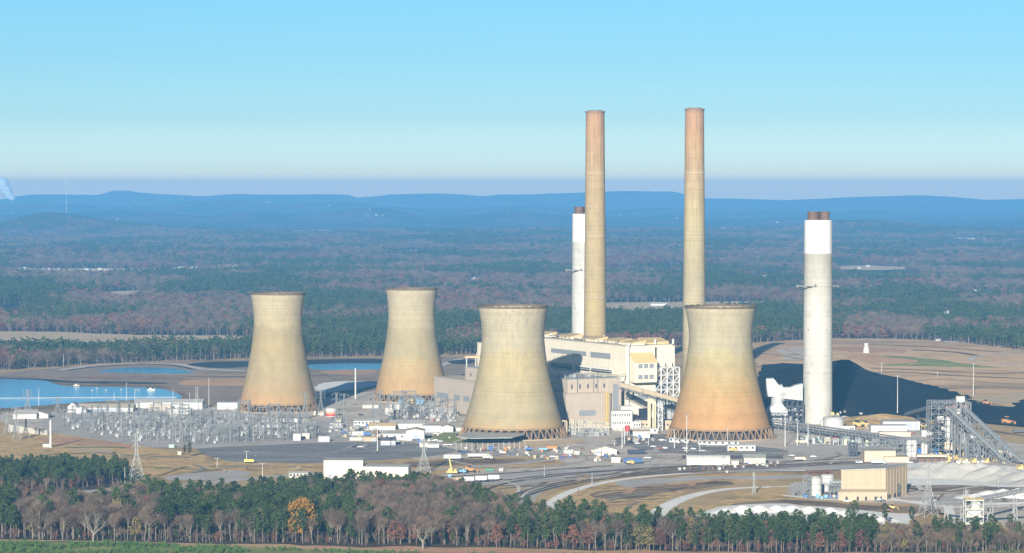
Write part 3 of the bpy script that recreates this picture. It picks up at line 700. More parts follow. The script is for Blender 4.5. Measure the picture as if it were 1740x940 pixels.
# full-detail versions for near woods
for kind, nv in (('pine', 4), ('bare', 4), ('russet', 3)):
    for v in range(nv):
        tm_, cm_ = TREES[kind][v]
        me = bpy.data.meshes.new('full_'+kind)
        tv = [tuple(q.co) for q in tm_.vertices]; cv = [tuple(q.co) for q in cm_.vertices]; off = len(tv)
        me.from_pydata(tv+cv, [], [tuple(p.vertices) for p in tm_.polygons]+[tuple(i+off for i in p.vertices) for p in cm_.polygons])
        me.materials.append(tm_.materials[0]); me.materials.append(cm_.materials[0]); nt_ = len(tm_.polygons)
        for i, p in enumerate(me.polygons): p.material_index = 0 if i < nt_ else 1
        o = bpy.data.objects.new('stock_%02d_%s' % (len(LOW), kind), me); stock.objects.link(o); LOW.append('full_'+kind)
IDX = {k: [i for i, q in enumerate(LOW) if q == k] for k in set(LOW)}
def scatter_group():
    g = bpy.data.node_groups.new('scatter', 'GeometryNodeTree')
    g.interface.new_socket('Geometry', in_out='INPUT', socket_type='NodeSocketGeometry')
    g.interface.new_socket('Geometry', in_out='OUTPUT', socket_type='NodeSocketGeometry')
    N = g.nodes.new; Lk = g.links.new
    gi = N('NodeGroupInput'); go_ = N('NodeGroupOutput'); m2p = N('GeometryNodeMeshToPoints'); iop = N('GeometryNodeInstanceOnPoints')
    ci = N('GeometryNodeCollectionInfo'); ci.inputs[0].default_value = stock; ci.inputs[1].default_value = True; ci.inputs[2].default_value = True
    def attr(nm, dt):
        a = N('GeometryNodeInputNamedAttribute'); a.data_type = dt; a.inputs[0].default_value = nm; return a.outputs[0]
    Lk(gi.outputs[0], m2p.inputs[0]); Lk(m2p.outputs[0], iop.inputs['Points']); Lk(ci.outputs[0], iop.inputs['Instance'])
    iop.inputs['Pick Instance'].default_value = True
    Lk(attr('kind', 'INT'), iop.inputs['Instance Index']); Lk(attr('rot', 'FLOAT_VECTOR'), iop.inputs['Rotation']); Lk(attr('sc', 'FLOAT_VECTOR'), iop.inputs['Scale'])
    Lk(iop.outputs[0], go_.inputs[0]); return g
SCG = scatter_group()
def scatter(name, pts, label, cat='wood'):
    """pts: list of (x, y, z, stock index, scale)"""
    me = bpy.data.meshes.new(name); me.from_pydata([p[:3] for p in pts], [], [])
    a = me.attributes.new('kind', 'INT', 'POINT'); a.data.foreach_set('value', [p[3] for p in pts])
    a = me.attributes.new('rot', 'FLOAT_VECTOR', 'POINT'); a.data.foreach_set('vector', [q for p in pts for q in (0.0, 0.0, (p[0]*7.13+p[1]*3.7) % 6.283)])
    a = me.attributes.new('sc', 'FLOAT_VECTOR', 'POINT'); a.data.foreach_set('vector', [q for p in pts for q in (p[4][0], p[4][0], p[4][1])])
    o = bpy.data.objects.new(name, me); S.collection.objects.link(o)
    md = o.modifiers.new('scatter', 'NODES'); md.node_group = SCG
    return tag(o, label, cat, kind='stuff')
def inpoly(x, y, P_):
    c = False; j = len(P_)-1
    for i in range(len(P_)):
        xi, yi = P_[i][0], P_[i][1]; xj, yj = P_[j][0], P_[j][1]
        if (yi > y) != (yj > y) and x < (xj-xi)*(y-yi)/(yj-yi)+xi: c = not c
        j = i
    return c
GH = [('white house in the far village strip left of the leftmost cooling tower', 'houses of the far village strip', [(25,457,9),(36,460,6),(42,456,5),(70,458,6),(85,459,5),(100,459,7),(112,460,5),(148,459,10),(158,461,8),(170,458,9),(182,460,12),(192,459,7),(202,461,9),(214,460,8),(226,461,6),(238,461,7),(250,460,6),(262,461,5),(275,460,4),(287,459,10),(297,457,7),(307,456,10),(325,455,9),(335,456,5),(398,453,7),(372,453,5)]),
 ('white house in the cluster at the far right below the mountains', 'houses of the far right cluster', [(1622,407,5),(1628,406,5),(1634,407,5),(1640,405,6),(1646,407,5),(1652,406,6),(1658,407,5),(1672,406,4),(1662,405,4)]),
 ('pale house scattered in the woods right of the free standing stack', 'scattered houses on the right', [(1459,456,6),(1474,453,8),(1478,487,6),(1488,489,5),(1656,495,8),(1664,494,5),(1683,497,7),(1720,482,4),(1732,540,4),(1608,533,10),(1612,538,7),(1700,517,4)]),
 ('pale speck of a house on the blue slopes of the far hills', 'houses on the far hills', [(200,373,7),(290,339,5),(308,340,9),(324,341,4),(360,342,4),(454,344,12),(488,347,4),(512,348,5),(560,349,9),(625,368,5),(640,366,10),(650,367,5),(628,356,3),(862,362,3),(893,362,4),(935,362,4),(1053,365,9),(1150,371,4),(1228,388,6),(1320,378,6),(1466,362,4),(22,362,7),(222,353,4)]),
 ('pale house in the woods behind the cooling towers', 'houses behind the cooling towers', [(800,477,7),(806,474,6),(812,476,5),(832,475,4),(905,478,4),(1232,388,5),(1148,408,4),(300,523,3)])]
HOUSES = [h for g in GH for h in g[2]]
# ---- the far woods, from behind the ponds and the hill to the foot of the ridges
def gp(px): return [G(*p).xy for p in px]
def deep(q):
    yl = max(p[1] for p in q); ym = sum(p[1] for p in q)/len(q)
    k = 15.0/ (CAM_H/(ym-322))            # a 15 m tree in photo rows at that distance
    return gp([(x, y+(k if y >= ym else 0)) for x, y in q])
OPEN = [deep(q) for q in (
 [(-400,566),(100,566),(230,571),(422,572),(430,579),(250,580),(150,585),(-400,577)],
 [(1020,517),(1100,515),(1340,514),(1335,521),(1200,526),(1060,530),(1025,526)],
 [(165,497.5),(230,495),(262,498),(220,503),(190,502.5)],
 [(20,456),(120,457),(260,456),(330,460),(200,464),(30,463)],
 [(1415,454),(1470,452),(1560,456),(1500,460),(1430,459)], [(370,450),(400,449),(408,452),(385,454)],
 [(0,522),(35,520),(40,527),(0,530)], [(470,394),(540,391),(600,393),(560,398),(500,398)], [(1240,471),(1290,468),(1335,470),(1300,475)], [(640,428),(700,425),(760,428),(700,432)], [(1560,430),(1620,428),(1650,431),(1600,434)])]
for px_, py_, w_ in HOUSES:
    if 395 < py_ < 545: OPEN.append(deep([(px_-w_*.8, py_-1.5), (px_+w_*.8, py_-1.5), (px_+w_*.8, py_+1), (px_-w_*.8, py_+1)]))
OPENB = [(min(p.x for p in q), max(p.x for p in q), min(p.y for p in q), max(p.y for p in q), q) for q in OPEN]
def isopen(x, y): return any(a <= x <= b and c <= y <= d and inpoly(x, y, q) for a, b, c, d, q in OPENB)
NEAREDGE = [(-600,640),(0,631),(110,622),(230,617),(420,611),(650,608),(760,606),(900,596),(1270,584),(1400,577),(1560,578),(1640,585),(1700,595),(1740,602),(1900,615),(2500,620)]
_EC = {}
def edgeY(x, y):
    px = 870 + x/y*F; k = int(px//20)
    if k not in _EC:
        _EC[k] = 3600
        for (a, b_), (c, d) in zip(NEAREDGE, NEAREDGE[1:]):
            if a <= k*20 <= c: _EC[k] = GT(k*20, b_+(d-b_)*(k*20-a)/(c-a)).y
    return _EC[k]
    return 3600
farpts = []
rnp = np.random.RandomState(5)
bands = [(3300, 5200, 9.0, 1.0), (5200, 8200, 14.0, 1.35), (8200, 13500, 24.0, 2.1)]
for y0, y1, sp, sc in bands:
    nrow = int((y1-y0)/sp)
    for r in range(nrow):
        yb = y0 + r*sp; hw = 0.205*yb+60; nx = int(2*hw/sp)
        for i in range(nx):
            x = -hw + i*sp + rnp.uniform(-.5, .5)*sp; y = yb + rnp.uniform(-.5, .5)*sp
            if y < 4300 and y < edgeY(x, y) + 8 + 14*vnoise(x, y, 60, 2): continue
            if y > 4300 or abs(x) > 0:
                if isopen(x, y): continue
            # stands: conifer blocks, bare woods, reddish oak
            s1 = vnoise(x*0.55, y*0.28+500, 170, 4) + 0.10
            s2 = vnoise(x*0.7+900, y*0.5, 90, 3)
            if vnoise(x*0.5-3000, y*0.3, 260, 2) > 0.62 and y > 5200: continue
            if s1 + 0.25*rnp.randn()*0.5 > 0.19: kd = 'pine'
            else: kd = 'russet' if (s2 + 0.3*rnp.randn()) > 0.33 else ('bare' if rnp.rand() > 0.06 else 'pine')
            if 950 < 870+x/y*F < 1160 and 3900 < y < 4250: kd = 'pine'
            ix = IDX[kd]; q = rnp.uniform(0.7, 1.3) + (0.25 if rnp.rand() < 0.06 else 0)
            farpts.append((x, y, terr(x, y), ix[rnp.randint(len(ix))], (sc*q, (0.75+0.25*sc)*q*(0.78 if kd != 'pine' else 0.72))))
scatter('far_woods', farpts, 'mixed pine and bare woods covering the whole valley behind the plant', 'woods')
print('far trees', len(farpts))
# ---- near woods
FRONT = gp([(-60,888),(60,880),(180,880),(260,866),(330,864),(440,857),(540,848),(620,843),(690,843),(760,850),(800,862),(850,882),(900,893),(1000,903),(1060,909),(1130,914),(1200,912),(1480,912),(1560,917),(1800,918),(1800,942),(1500,942),(1200,940),(1000,936),(860,932),(740,927),(600,927),(460,924),(250,921),(60,918),(-60,915)])
WEST = gp([(-60,806),(60,806),(130,805),(190,806),(222,812),(225,818),(200,824),(120,833),(60,838),(-60,840)])
def fill(poly, sp, jit=0.42):
    x0 = min(p[0] for p in poly); x1 = max(p[0] for p in poly); y0 = min(p[1] for p in poly); y1 = max(p[1] for p in poly); o = []
    y = y0
    while y < y1:
        x = x0
        while x < x1:
            a = x + rs.uniform(-jit, jit)*sp; b_ = y + rs.uniform(-jit, jit)*sp
            if inpoly(a, b_, poly): o.append((a, b_))
            x += sp
        y += sp
    return o
def pxrow(x, y): return 870+x/y*F, 322+208*F/y
nearpts = []
for x, y in fill(FRONT, 6.3):
    px, py = pxrow(x, y); q = rs.random()
    n1 = vnoise(x, y, 45, 2)
    # which kind stands here, after the photograph
    if px < 30: kd = 'pine' if q < .6 else 'bare'
    elif px < 262: kd = 'olive' if q < 0.16 else ('bare' if q < .84 else ('pine' if q < .93 else 'russet'))
    elif px < 600: kd = 'pine' if (py < 915 or q < 0.62 or n1 > 0.1) and q < .93 else 'bare'
    elif px < 860:
        if py < 856 + (720-px)*0.06: kd = 'pine' if q < .9 else 'bare'
        else: kd = 'pine' if (n1 > 0.42 or q < 0.06) else ('russet' if q < .22 else 'bare')
    elif px < 1180: kd = 'pine' if q < .30 or n1 > .42 else ('russet' if q < .48 else ('olive' if q < .62 else 'bare'))
    elif px < 1490: kd = 'pine' if q < .78 else ('russet' if q < .9 else ('bare' if q < .96 else 'olive'))
    elif px < 1530: kd = 'bare' if q < .6 else 'olive'
    else: kd = 'bare' if q < .62 else ('olive' if q < .82 else ('russet' if q < .92 else 'pine'))
    s = rs.uniform(0.78, 1.08)
    if kd == 'pine' and 300 < px < 760 and py < 900: s *= 0.82
    if 1180 < px <= 1490: s *= 0.86
    if px < 262: s *= 1.12
    if px > 1490: s *= 0.62 if kd != 'pine' else 0.8
    elif px > 860 and py < 925: s *= 0.85
    nearpts.append((y, x, kd, s, 'front', px))
for x, y in fill(WEST, 6.0):
    px, py = pxrow(x, y); q = rs.random()
    kd = 'pine' if (q < .85 and py < 824) or q < .35 else ('bare' if q < .8 else 'russet')
    if px > 205: kd = 'bare' if q < .7 else 'pine'
    nearpts.append((y, x, kd, rs.uniform(0.7, .92)*(0.6 if kd != 'pine' else 0.82), 'west', px))
for x, y in fill(FRONT, 5.2):          # undergrowth
    if rs.random() < .55 or pxrow(x, y)[1] > 918: nearpts.append((y+900000, x, rs.choice(['bare', 'bare', 'russet', 'pine', 'bare']), rs.uniform(.2, .45), 'under', 0))
nearpts.sort()
LAB = {('pine', 'front'): ('dark green pine on a tall bare trunk in the foreground wood', 'pines of the foreground wood'),
       ('bare', 'front'): ('leafless grey-brown tree in the foreground wood', 'bare trees of the foreground wood'),
       ('russet', 'front'): ('tree with russet brown leaves in the foreground wood', 'russet trees of the foreground wood'),
       ('olive', 'front'): ('tree with thin olive yellow leaves in the foreground wood', 'olive leaved trees of the foreground wood'),
       ('pine', 'west'): ('dark green pine in the small wood at the left edge', 'pines of the left wood'),
       ('bare', 'west'): ('leafless tree in the small wood at the left edge', 'bare trees of the left wood'),
       ('russet', 'west'): ('russet tree in the small wood at the left edge', 'russet trees of the left wood')}
cnt = {'pine': 0, 'bare': 0, 'russet': 0, 'olive': 0}; LIM = {'pine': 290, 'bare': 250, 'russet': 90, 'olive': 90}
rest = []
for y, x, kd, s, wd, px in nearpts:
    if wd == 'under': y -= 900000
    if wd == 'under' or (wd == 'west' and rs.random() < 0.75) or cnt[kd] >= LIM[kd]:
        kk = 'full_'+(kd if kd != 'olive' else 'russet'); rest.append((x, y, 0.0, rs.choice(IDX[kk]), (s, s*rs.uniform(0.9, 1.05)))); continue
    cnt[kd] += 1
    place_tree(kd, x, y, s, LAB[(kd, wd)][0] if (kd, wd) in LAB else LAB[(kd, 'front')][0], LAB.get((kd, wd), LAB[(kd, 'front')])[1])
scatter('near_woods', rest, 'close packed pine and bare trees filling the woods in front of the plant', 'woods')
print('near', len(nearpts), cnt, len(rest))
# the golden tree, two white trunked trees and a few pines standing alone
q = G(514, 921)
go1 = thing('golden_tree', 'broad tree with golden orange leaves among the pines, lower left centre', 'tree', q)
t_, c_ = MB(), crown_clumps(25, 7, 8.6, 170, 18, 0.62, 'round')
t_.tube((0, 0, -.5), (0, 0, 9), .5, .4, cap=False)
tw_ = MB()
for k in range(7):
    a = k*0.9; limb(t_, tw_, Vector((0, 0, 6+k*.6)), Vector((math.cos(a)*.7, math.sin(a)*.7, 1)).normalized(), 6.5, .3, 2, 3, 1)
t_.build('trunk', PBARK, go1); c_.build('crown', GOLD, go1)
for i, (px, py, sc, lab) in enumerate([(158, 921, .95, 'bare tree with thick white forked trunk at the left wood edge'), (718, 934, .85, 'twisted pale bare sycamore at the wood edge by the red clearing'), (72, 917, .95, 'tall bare tree with paired pale trunks at the far left')]):
    q = G(px, py); r = thing('sycamore_tree', lab, 'tree', q); t_, c_ = MB(), MB()
    t_.tube((0, 0, -.5), (0.3, 0, 6*sc), .55, .42, cap=False)
    for k in range(6):
        a = k*1.05+i; limb(t_, c_, Vector((0.3*min(1, k), 0, (3.5+k*.5)*sc)), Vector((math.cos(a)*.75, math.sin(a)*.5, .9)).normalized(), 6.2*sc, .30, 3, 3, 1, .4)
    t_.build('trunk', SBARK if i < 2 else PBARK, r); c_.build('crown', TWIG, r)
for i, (px, py, kd, sc, lab) in enumerate([
  (1095, 934, 'pine', 1.25, 'largest pine with broad crown and pale trunk, lower centre'), (875, 885, 'pine', .75, 'small pine at the end of the curved tracks'),
  (899, 893, 'pine', .8, 'slim pine in front of the track curve'), (925, 897, 'pine', .72, 'rounded pine beside the track curve, right of the slim one'),
  (961, 900, 'pine', .95, 'leafy pine standing left of the dry basin slope'), (1024, 906, 'pine', .9, 'pine at the foot of the dry basin slope'),
  (1452, 896, 'pine', .8, 'small thin pine in front of the white gypsum heap'), (1504, 899, 'pine', .7, 'thin double pine right of the gypsum heap'), (1550, 899, 'pine', .62, 'small pine beside the haul road and gypsum heap'),
  (1717, 903, 'pine', .55, 'small round green pine at the lower right edge'),
  (322, 777, 'pine', .60, 'dark conifer standing alone beside the car park'), (314, 778, 'pine', .48, 'shorter dark conifer left of the lone one by the car park')]):
    q = G(px, py); place_tree(kd, q.x, q.y, sc, lab, None, rz=i*1.3, v=i % 6, name='pine_tree')
# scrub between the roads
for i, (px, py, kd, sc) in enumerate([(160,788,'russet',.42),(172,790,'russet',.38),(195,786,'bare',.5),(205,800,'bare',.55),(215,806,'bare',.6),(70,740,'bare',.35),(5,712,'bare',.6),(420,800,'russet',.2),(60,738,'bare',.35),(74,737,'russet',.3)]):
    q = G(px, py); place_tree(kd, q.x, q.y, sc, 'low russet bush on the dry grass left of the big pylon' if kd == 'russet' else 'small leafless bush on the dry grass at the left', 'scrub bushes on the left', cat='bush', name='scrub_bush')
# young plantation at the very bottom: rows of small pines nobody could count
yp = []
for x, y in fill(gp([(-60,923),(200,924),(420,932),(560,937),(860,944),(1300,948),(1800,944),(1800,975),(-60,975)]), 3.4):
    px, py = pxrow(x, y)
    if vnoise(x, y, 30, 2) < (-0.35 if px < 420 else 0.05): continue
    yp.append((x, y, -1.3, IDX['young'][0], (0.30*rs.uniform(.7, 1.2), 0.17*rs.uniform(.7, 1.2))))
scatter('young_pines', yp, 'rows of bright green young pines along the bottom edge', 'plantation')
# ---------------------------------------------------------------- building helpers
CREAM = M('cream_cladding', (0.64, 0.58, 0.45), 0.6, 0.05, 0.08)
BEIGE = M('grey_beige_cladding', (0.40, 0.335, 0.265), 0.7, 0.05, 0.08)
WHITE = M('white_sheet', (0.46, 0.45, 0.42), 0.6, 0.06, 0.1)
OFFW = M('off_white_sheet', (0.41, 0.39, 0.34), 0.65, 0.07, 0.1)
TANW = M('tan_sheet', (0.40, 0.325, 0.22), 0.7, 0.06, 0.1)
TANROOF = M('tan_roof', (0.42, 0.37, 0.28), 0.8, 0.12, 0.1)
GREYROOF = M('grey_roof', (0.38, 0.37, 0.34), 0.8, 0.12, 0.1)
DARKROOF = M('dark_roof', (0.09, 0.09, 0.10), 0.8, 0.15, 0.1)
YELROOF = M('yellow_tan_roof', (0.56, 0.42, 0.20), 0.7, 0.08, 0.2)
LOUV = M('louver_grey', (0.22, 0.23, 0.24), 0.6, 0.2, 2.0, stretch=(3, 3, 0.1))
GLASS = M('dark_glass', (0.03, 0.035, 0.045), 0.25, 0.2, 1.0, spec=0.5)
DOORM = M('grey_door', (0.32, 0.34, 0.38), 0.6, 0.08, 0.5)
STEEL = M('galvanised_steel', (0.225, 0.235, 0.235), 0.5, 0.12, 0.4, metal=0.1)
STEELD = M('dark_steelwork', (0.09, 0.10, 0.115), 0.6, 0.2, 0.3)
STEELW = M('white_steel', (0.50, 0.50, 0.48), 0.5, 0.06, 0.4)
YELS = M('yellow_steel', (0.50, 0.36, 0.12), 0.5, 0.1, 0.4)
CREAMS = M('cream_steel', (0.60, 0.55, 0.38), 0.5, 0.1, 0.4)
TRENCH = M('equipment_grey', (0.33, 0.33, 0.32), 0.6, 0.2, 0.5)
RED = M('red_paint', (0.45, 0.06, 0.05), 0.5, 0.1, 0.5)
BLUE = M('blue_paint', (0.05, 0.14, 0.38), 0.5, 0.1, 0.5)
CYANB = M('light_blue_paint', (0.16, 0.36, 0.55), 0.5, 0.1, 0.5)
ORG = M('orange_paint', (0.45, 0.20, 0.07), 0.6, 0.12, 0.5)
GRN = M('green_paint', (0.06, 0.26, 0.17), 0.6, 0.12, 0.5)
BLK = M('black_rubber', (0.03, 0.03, 0.03), 0.8, 0.1, 1)
RUBBLE = M('brown_rubble', (0.16, 0.10, 0.08), 0.9, 0.3, 0.5)
def seams(m, pitch=7.5, k=.82):
    """cladding joints: a darker line every few metres up and along"""
    n = m.node_tree; b = n.nodes['Principled BSDF']; src = b.inputs['Base Color'].links[0].from_socket
    tc = n.nodes.new('ShaderNodeTexCoord'); s_ = n.nodes.new('ShaderNodeSeparateXYZ'); n.links.new(tc.outputs['Object'], s_.inputs[0])
    def mt(op, a, v):
        q = n.nodes.new('ShaderNodeMath'); q.operation = op; n.links.new(a, q.inputs[0])
        if isinstance(v, (int, float)): q.inputs[1].default_value = v
        else: n.links.new(v, q.inputs[1])
        return q.outputs[0]
    xy = mt('ADD', s_.outputs['X'], s_.outputs['Y'])
    l1 = mt('LESS_THAN', mt('FRACT', mt('DIVIDE', xy, pitch), 0), .05); l2 = mt('LESS_THAN', mt('FRACT', mt('DIVIDE', s_.outputs['Z'], pitch*1.3), 0), .04)
    f = mt('MAXIMUM', l1, l2); n.links.new(mixc(n, mt('MULTIPLY', f, 1-k), src, (0.05, 0.045, 0.04)), b.inputs['Base Color'])
    src = b.inputs['Base Color'].links[0].from_socket
    st = nz(n, tc.outputs['Object'], 0.5, 4, .6, (1, 1, .06))     # run-off streaks
    n.links.new(mixc(n, 1.0, src, rmp(n, st, [(0.35, (1.04,)*3), (0.62, (.97,)*3), (0.75, (.84, .81, .77))]), 'MULTIPLY'), b.inputs['Base Color'])
for m_ in (CREAM, BEIGE, WHITE, OFFW, TANW): seams(m_)
SHEETW = {'w': WHITE, 'c': CREAM, 'o': OFFW, 't': TANW, 'b': BEIGE}
def part(mb, name, mat, root, label=None, **k):
    o = mb.build(name, mat, root, **k)
    if label: o['label'] = label
    return o
def face_boxes(mat, name, root, items, w, d, side='F', th=0.12):
    """items: (x0, x1, z0, z1) metres on the front (y=0) or right (x=w) or left face"""
    for x0, x1, z0, z1 in items:
        q = MB()
        if side == 'F': q.box(((x0+x1)/2, -th/2, z0), (x1-x0, th, z1-z0))
        elif side == 'R': q.box((w+th/2, (x0+x1)/2, z0), (th, x1-x0, z1-z0))
        else: q.box((-th/2, (x0+x1)/2, z0), (th, x1-x0, z1-z0))
        q.build(name, mat, root)
def bld(label, px0, px1, pyb, pyt, depth, wall='w', roof='flat', rm=None, rz=0, name='industrial_building', cat='building', rise=None, win=0, doors=(), winR=0, z0=0.0, group=None, band=None, eq=0):
    Y = G(870, pyb, z0).y; a = G(px0, pyb, z0); wd = (px1-px0)/F*Y/max(0.35, math.cos(R(rz)))
    h = max(1.5, Hh(pyt, Y) - z0); t = thing(name, label, cat, (a.x, a.y, z0), R(rz), group)
    wm_ = SHEETW[wall] if isinstance(wall, str) else wall; rm = rm or GREYROOF
    if roof == 'flat':
        part(MB().box((wd/2, depth/2, 0), (wd, depth, h)), 'walls', wm_, t)
        part(MB().box((wd/2, depth/2, h+0.002), (wd+0.4, depth+0.4, 0.35)), 'roof', rm, t)
    elif roof == 'gablex':   # ridge runs along the front
        rise = rise or depth*0.13; h2 = h
        part(MB().box((wd/2, depth/2, 0), (wd, depth, h2)), 'walls', wm_, t)
        q = MB(); q.gable((wd/2, depth/2, h2+0.01), (wd, depth), 0, rise, 0.5); part(q, 'roof', rm, t)
    elif roof == 'gabley':   # gable end faces the front
        rise = rise or wd*0.13
        q = MB(); q.box((wd/2, depth/2, 0), (wd, depth, h))
        i = len(q.v); q.v += [(0, 0, h), (wd, 0, h), (wd/2, 0, h+rise), (0, depth, h), (wd, depth, h), (wd/2, depth, h+rise)]
        q.f += [(i, i+1, i+2), (i+4, i+3, i+5)]; part(q, 'walls', wm_, t)
        r = MB()
        for sx_ in (0, 1):
            xa = -0.4 if sx_ == 0 else wd+0.4; za = h-0.4*rise/(wd/2)
            r.v += [(xa, -0.4, za), (wd/2, -0.4, h+rise), (wd/2, depth+0.4, h+rise), (xa, depth+0.4, za), (xa, -0.4, za+0.25), (wd/2, -0.4, h+rise+0.25), (wd/2, depth+0.4, h+rise+0.25), (xa, depth+0.4, za+0.25)]
            j = len(r.v)-8; r.f += [(j, j+1, j+2, j+3), (j+4, j+5, j+6, j+7), (j, j+1, j+5, j+4), (j+3, j+2, j+6, j+7), (j, j+3, j+7, j+4)]
        part(r, 'roof', rm, t)
    elif roof == 'arch':
        q = MB(); n_ = 14; R_ = depth/2
        i = len(q.v)
        for xx in (0, wd):
            for k in range(n_+1):
                an = math.pi*k/n_; q.v.append((xx, depth/2 - R_*math.cos(an), h*math.sin(an)**0.8))
        for k in range(n_): q.f.append((i+k, i+k+1, i+n_+2+k, i+n_+1+k))
        q.f.append(tuple(range(i, i+n_+1))); q.f.append(tuple(range(i+2*n_+1, i+n_, -1))); part(q, 'fabric_shell', wm_, t, smooth=False)
        rb = MB()
        for m_ in range(9):
            xx = wd*m_/8
            for k in range(n_):
                a1, a2 = math.pi*k/n_, math.pi*(k+1)/n_
                rb.bar((xx, depth/2-R_*1.01*math.cos(a1), h*1.01*math.sin(a1)**.8), (xx, depth/2-R_*1.01*math.cos(a2), h*1.01*math.sin(a2)**.8), 0.12)
        part(rb, 'ribs', OFFW, t)
    if win:
        ww = min(1.6, wd/win*0.5)
        for r_ in range(max(1, int(h//6))):
            face_boxes(GLASS, 'window', t, [(wd*(k+.5)/win-ww/2, wd*(k+.5)/win+ww/2, h*0.45+r_*4.5 if h < 9 else 3+r_*6, (h*0.45+r_*4.5 if h < 9 else 3+r_*6)+1.5) for k in range(win)], wd, depth)
    for f0, f1, hh in doors: face_boxes(DOORM, 'door', t, [(wd*f0, wd*f1, 0, h*hh)], wd, depth)
    if winR: face_boxes(GLASS, 'window', t, [(depth*(k+.5)/winR-.5, depth*(k+.5)/winR+.5, h*0.5, h*0.5+1.3) for k in range(winR)], wd, depth, 'R')
    if band: face_boxes(band[0], 'wall_band', t, [(0, wd, h*band[1], h*band[2])], wd, depth, th=0.06)
    for k in range(eq):
        q = MB(); x_ = wd*(k+.5)/eq; q.box((x_, depth*.45, h+0.36), (1.2, 1.2, 1.0)); q.lathe([(.5, h+1.3), (.7, h+1.7), (.2, h+2.1)], 8, c=(x_, depth*.45)); part(q, 'roof_vent', WHITE, t)
    return t
def lattice(mb, a, b, w, h, n_, th=0.35, up=Vector((0, 0, 1))):
    """box truss from a to b, w wide and h deep, chords plus bracing"""
    a = Vector(a); b = Vector(b); d = (b-a).normalized(); s = d.cross(up).normalized(); u = s.cross(d).normalized()
    cs = [s*w/2, s*w/2+u*h, -s*w/2+u*h, -s*w/2]
    for c in cs: mb.bar(a+c, b+c, th)
    for k in range(n_+1):
        p = a.lerp(b, k/n_)
        for i in range(4): mb.bar(p+cs[i], p+cs[(i+1) % 4], th*0.6)
        if k < n_:
            p2 = a.lerp(b, (k+1)/n_)
            for i in range(4):
                if k % 2: mb.bar(p+cs[i], p2+cs[(i+1) % 4], th*0.6)
                else: mb.bar(p+cs[(i+1) % 4], p2+cs[i], th*0.6)
def frame3(mb, x0, x1, y0, y1, zs, nx, ny, th=0.4, brace=True):
    xs = [x0+(x1-x0)*i/nx for i in range(nx+1)]; ys = [y0+(y1-y0)*i/ny for i in range(ny+1)]
    for x in xs:
        for y in ys: mb.bar((x, y, zs[0]), (x, y, zs[-1]), th)
    for z in zs[1:]:
        for x in xs: mb.bar((x, y0, z), (x, y1, z), th*.8)
        for y in ys: mb.bar((x0, y, z), (x1, y, z), th*.8)
    if brace:
        for k in range(len(zs)-1):
            for i in range(nx):
                if (i+k) % 2: mb.bar((xs[i], y0, zs[k]), (xs[i+1], y0, zs[k+1]), th*.6)
                else: mb.bar((xs[i+1], y0, zs[k]), (xs[i], y0, zs[k+1]), th*.6)
            mb.bar((x0, y0, zs[k]), (x0, y1, zs[k+1]), th*.6); mb.bar((x1, y0, zs[k]), (x1, y1, zs[k+1]), th*.6)

# ---------------------------------------------------------------- power block (own axes, turned 27 degrees)
YAW = R(27); PBO = (46.6, 2540, 0)
th_ = thing('turbine_hall', 'long grey-beige turbine hall running back behind the middle cooling tower', 'turbine hall', PBO, YAW)
part(MB().box((22, 132.5, 0), (44, 265, 31)), 'low_bay', BEIGE, th_)
part(MB().box((22, 132.5, 31.002), (45, 266, 0.5)), 'low_roof', TANROOF, th_)
part(MB().box((31.5, 107, 31.51), (53, 202, 11.4)), 'high_bay', BEIGE, th_)
part(MB().box((51.2, 107, 0), (14, 201.8, 31.5)), 'rear_bay', BEIGE, th_)
part(MB().box((31.5, 107, 42.92), (54, 203, 0.5)), 'high_roof', GREYROOF, th_)
for x0, x1, z0, z1 in ((13, 29, 11.5, 16.5), (-0, 2.4, 11.5, 16.5)):
    part(MB().box(((x0+x1)/2, -0.1, z0), (x1-x0, .25, z1-z0)), 'louver', LOUV, th_)
part(MB().box((52.4, 5.9, 14), (5.4, .3, 24)), 'stair_window', LOUV, th_)
for k in range(5): part(MB().box((9+8*k, 5.9, 35), (1.2, .25, 3.6)), 'window', GLASS, th_)
for v in (195, 215, 240, 252):
    part(MB().box((-.12, v, 12), (.25, 13, 5)), 'louver', LOUV, th_)
for v in range(20, 200, 16): part(MB().box((4.88, v, 35), (.25, 1.3, 3.6)), 'window', GLASS, th_)
q = MB()
for zz in range(0, 31, 3): q.bar((38.2, -1.2, zz), (41.8, -1.2, zz), .3)
q.bar((38.2, -1.2, 0), (38.2, -1.2, 32), .5); q.bar((41.8, -1.2, 0), (41.8, -1.2, 32), .5); q.bar((40, -1.2, 0), (40, -1.2, 32), 1.1)
part(q, 'yellow_ladder', YELS, th_)
q = MB()
for k in range(9): q.box((8+5*k+(k*7 % 3), 30+10*(k % 3), 43.4), (2, 2, 1.2)); q.tube((10+5*k, 20, 43.4), (10+5*k, 20, 46.5), .3)
part(q, 'roof_vents', TRENCH, th_)
part(MB().tube((14, 5.0, 20), (14, 5.0, 52), .25).tube((34, 5, 31), (34, 5, 50), .2).tube((30, 5, 31), (30, 5, 47), .2).tube((46, 8, 43), (46, 8, 53), .25), 'masts', STEELD, th_)

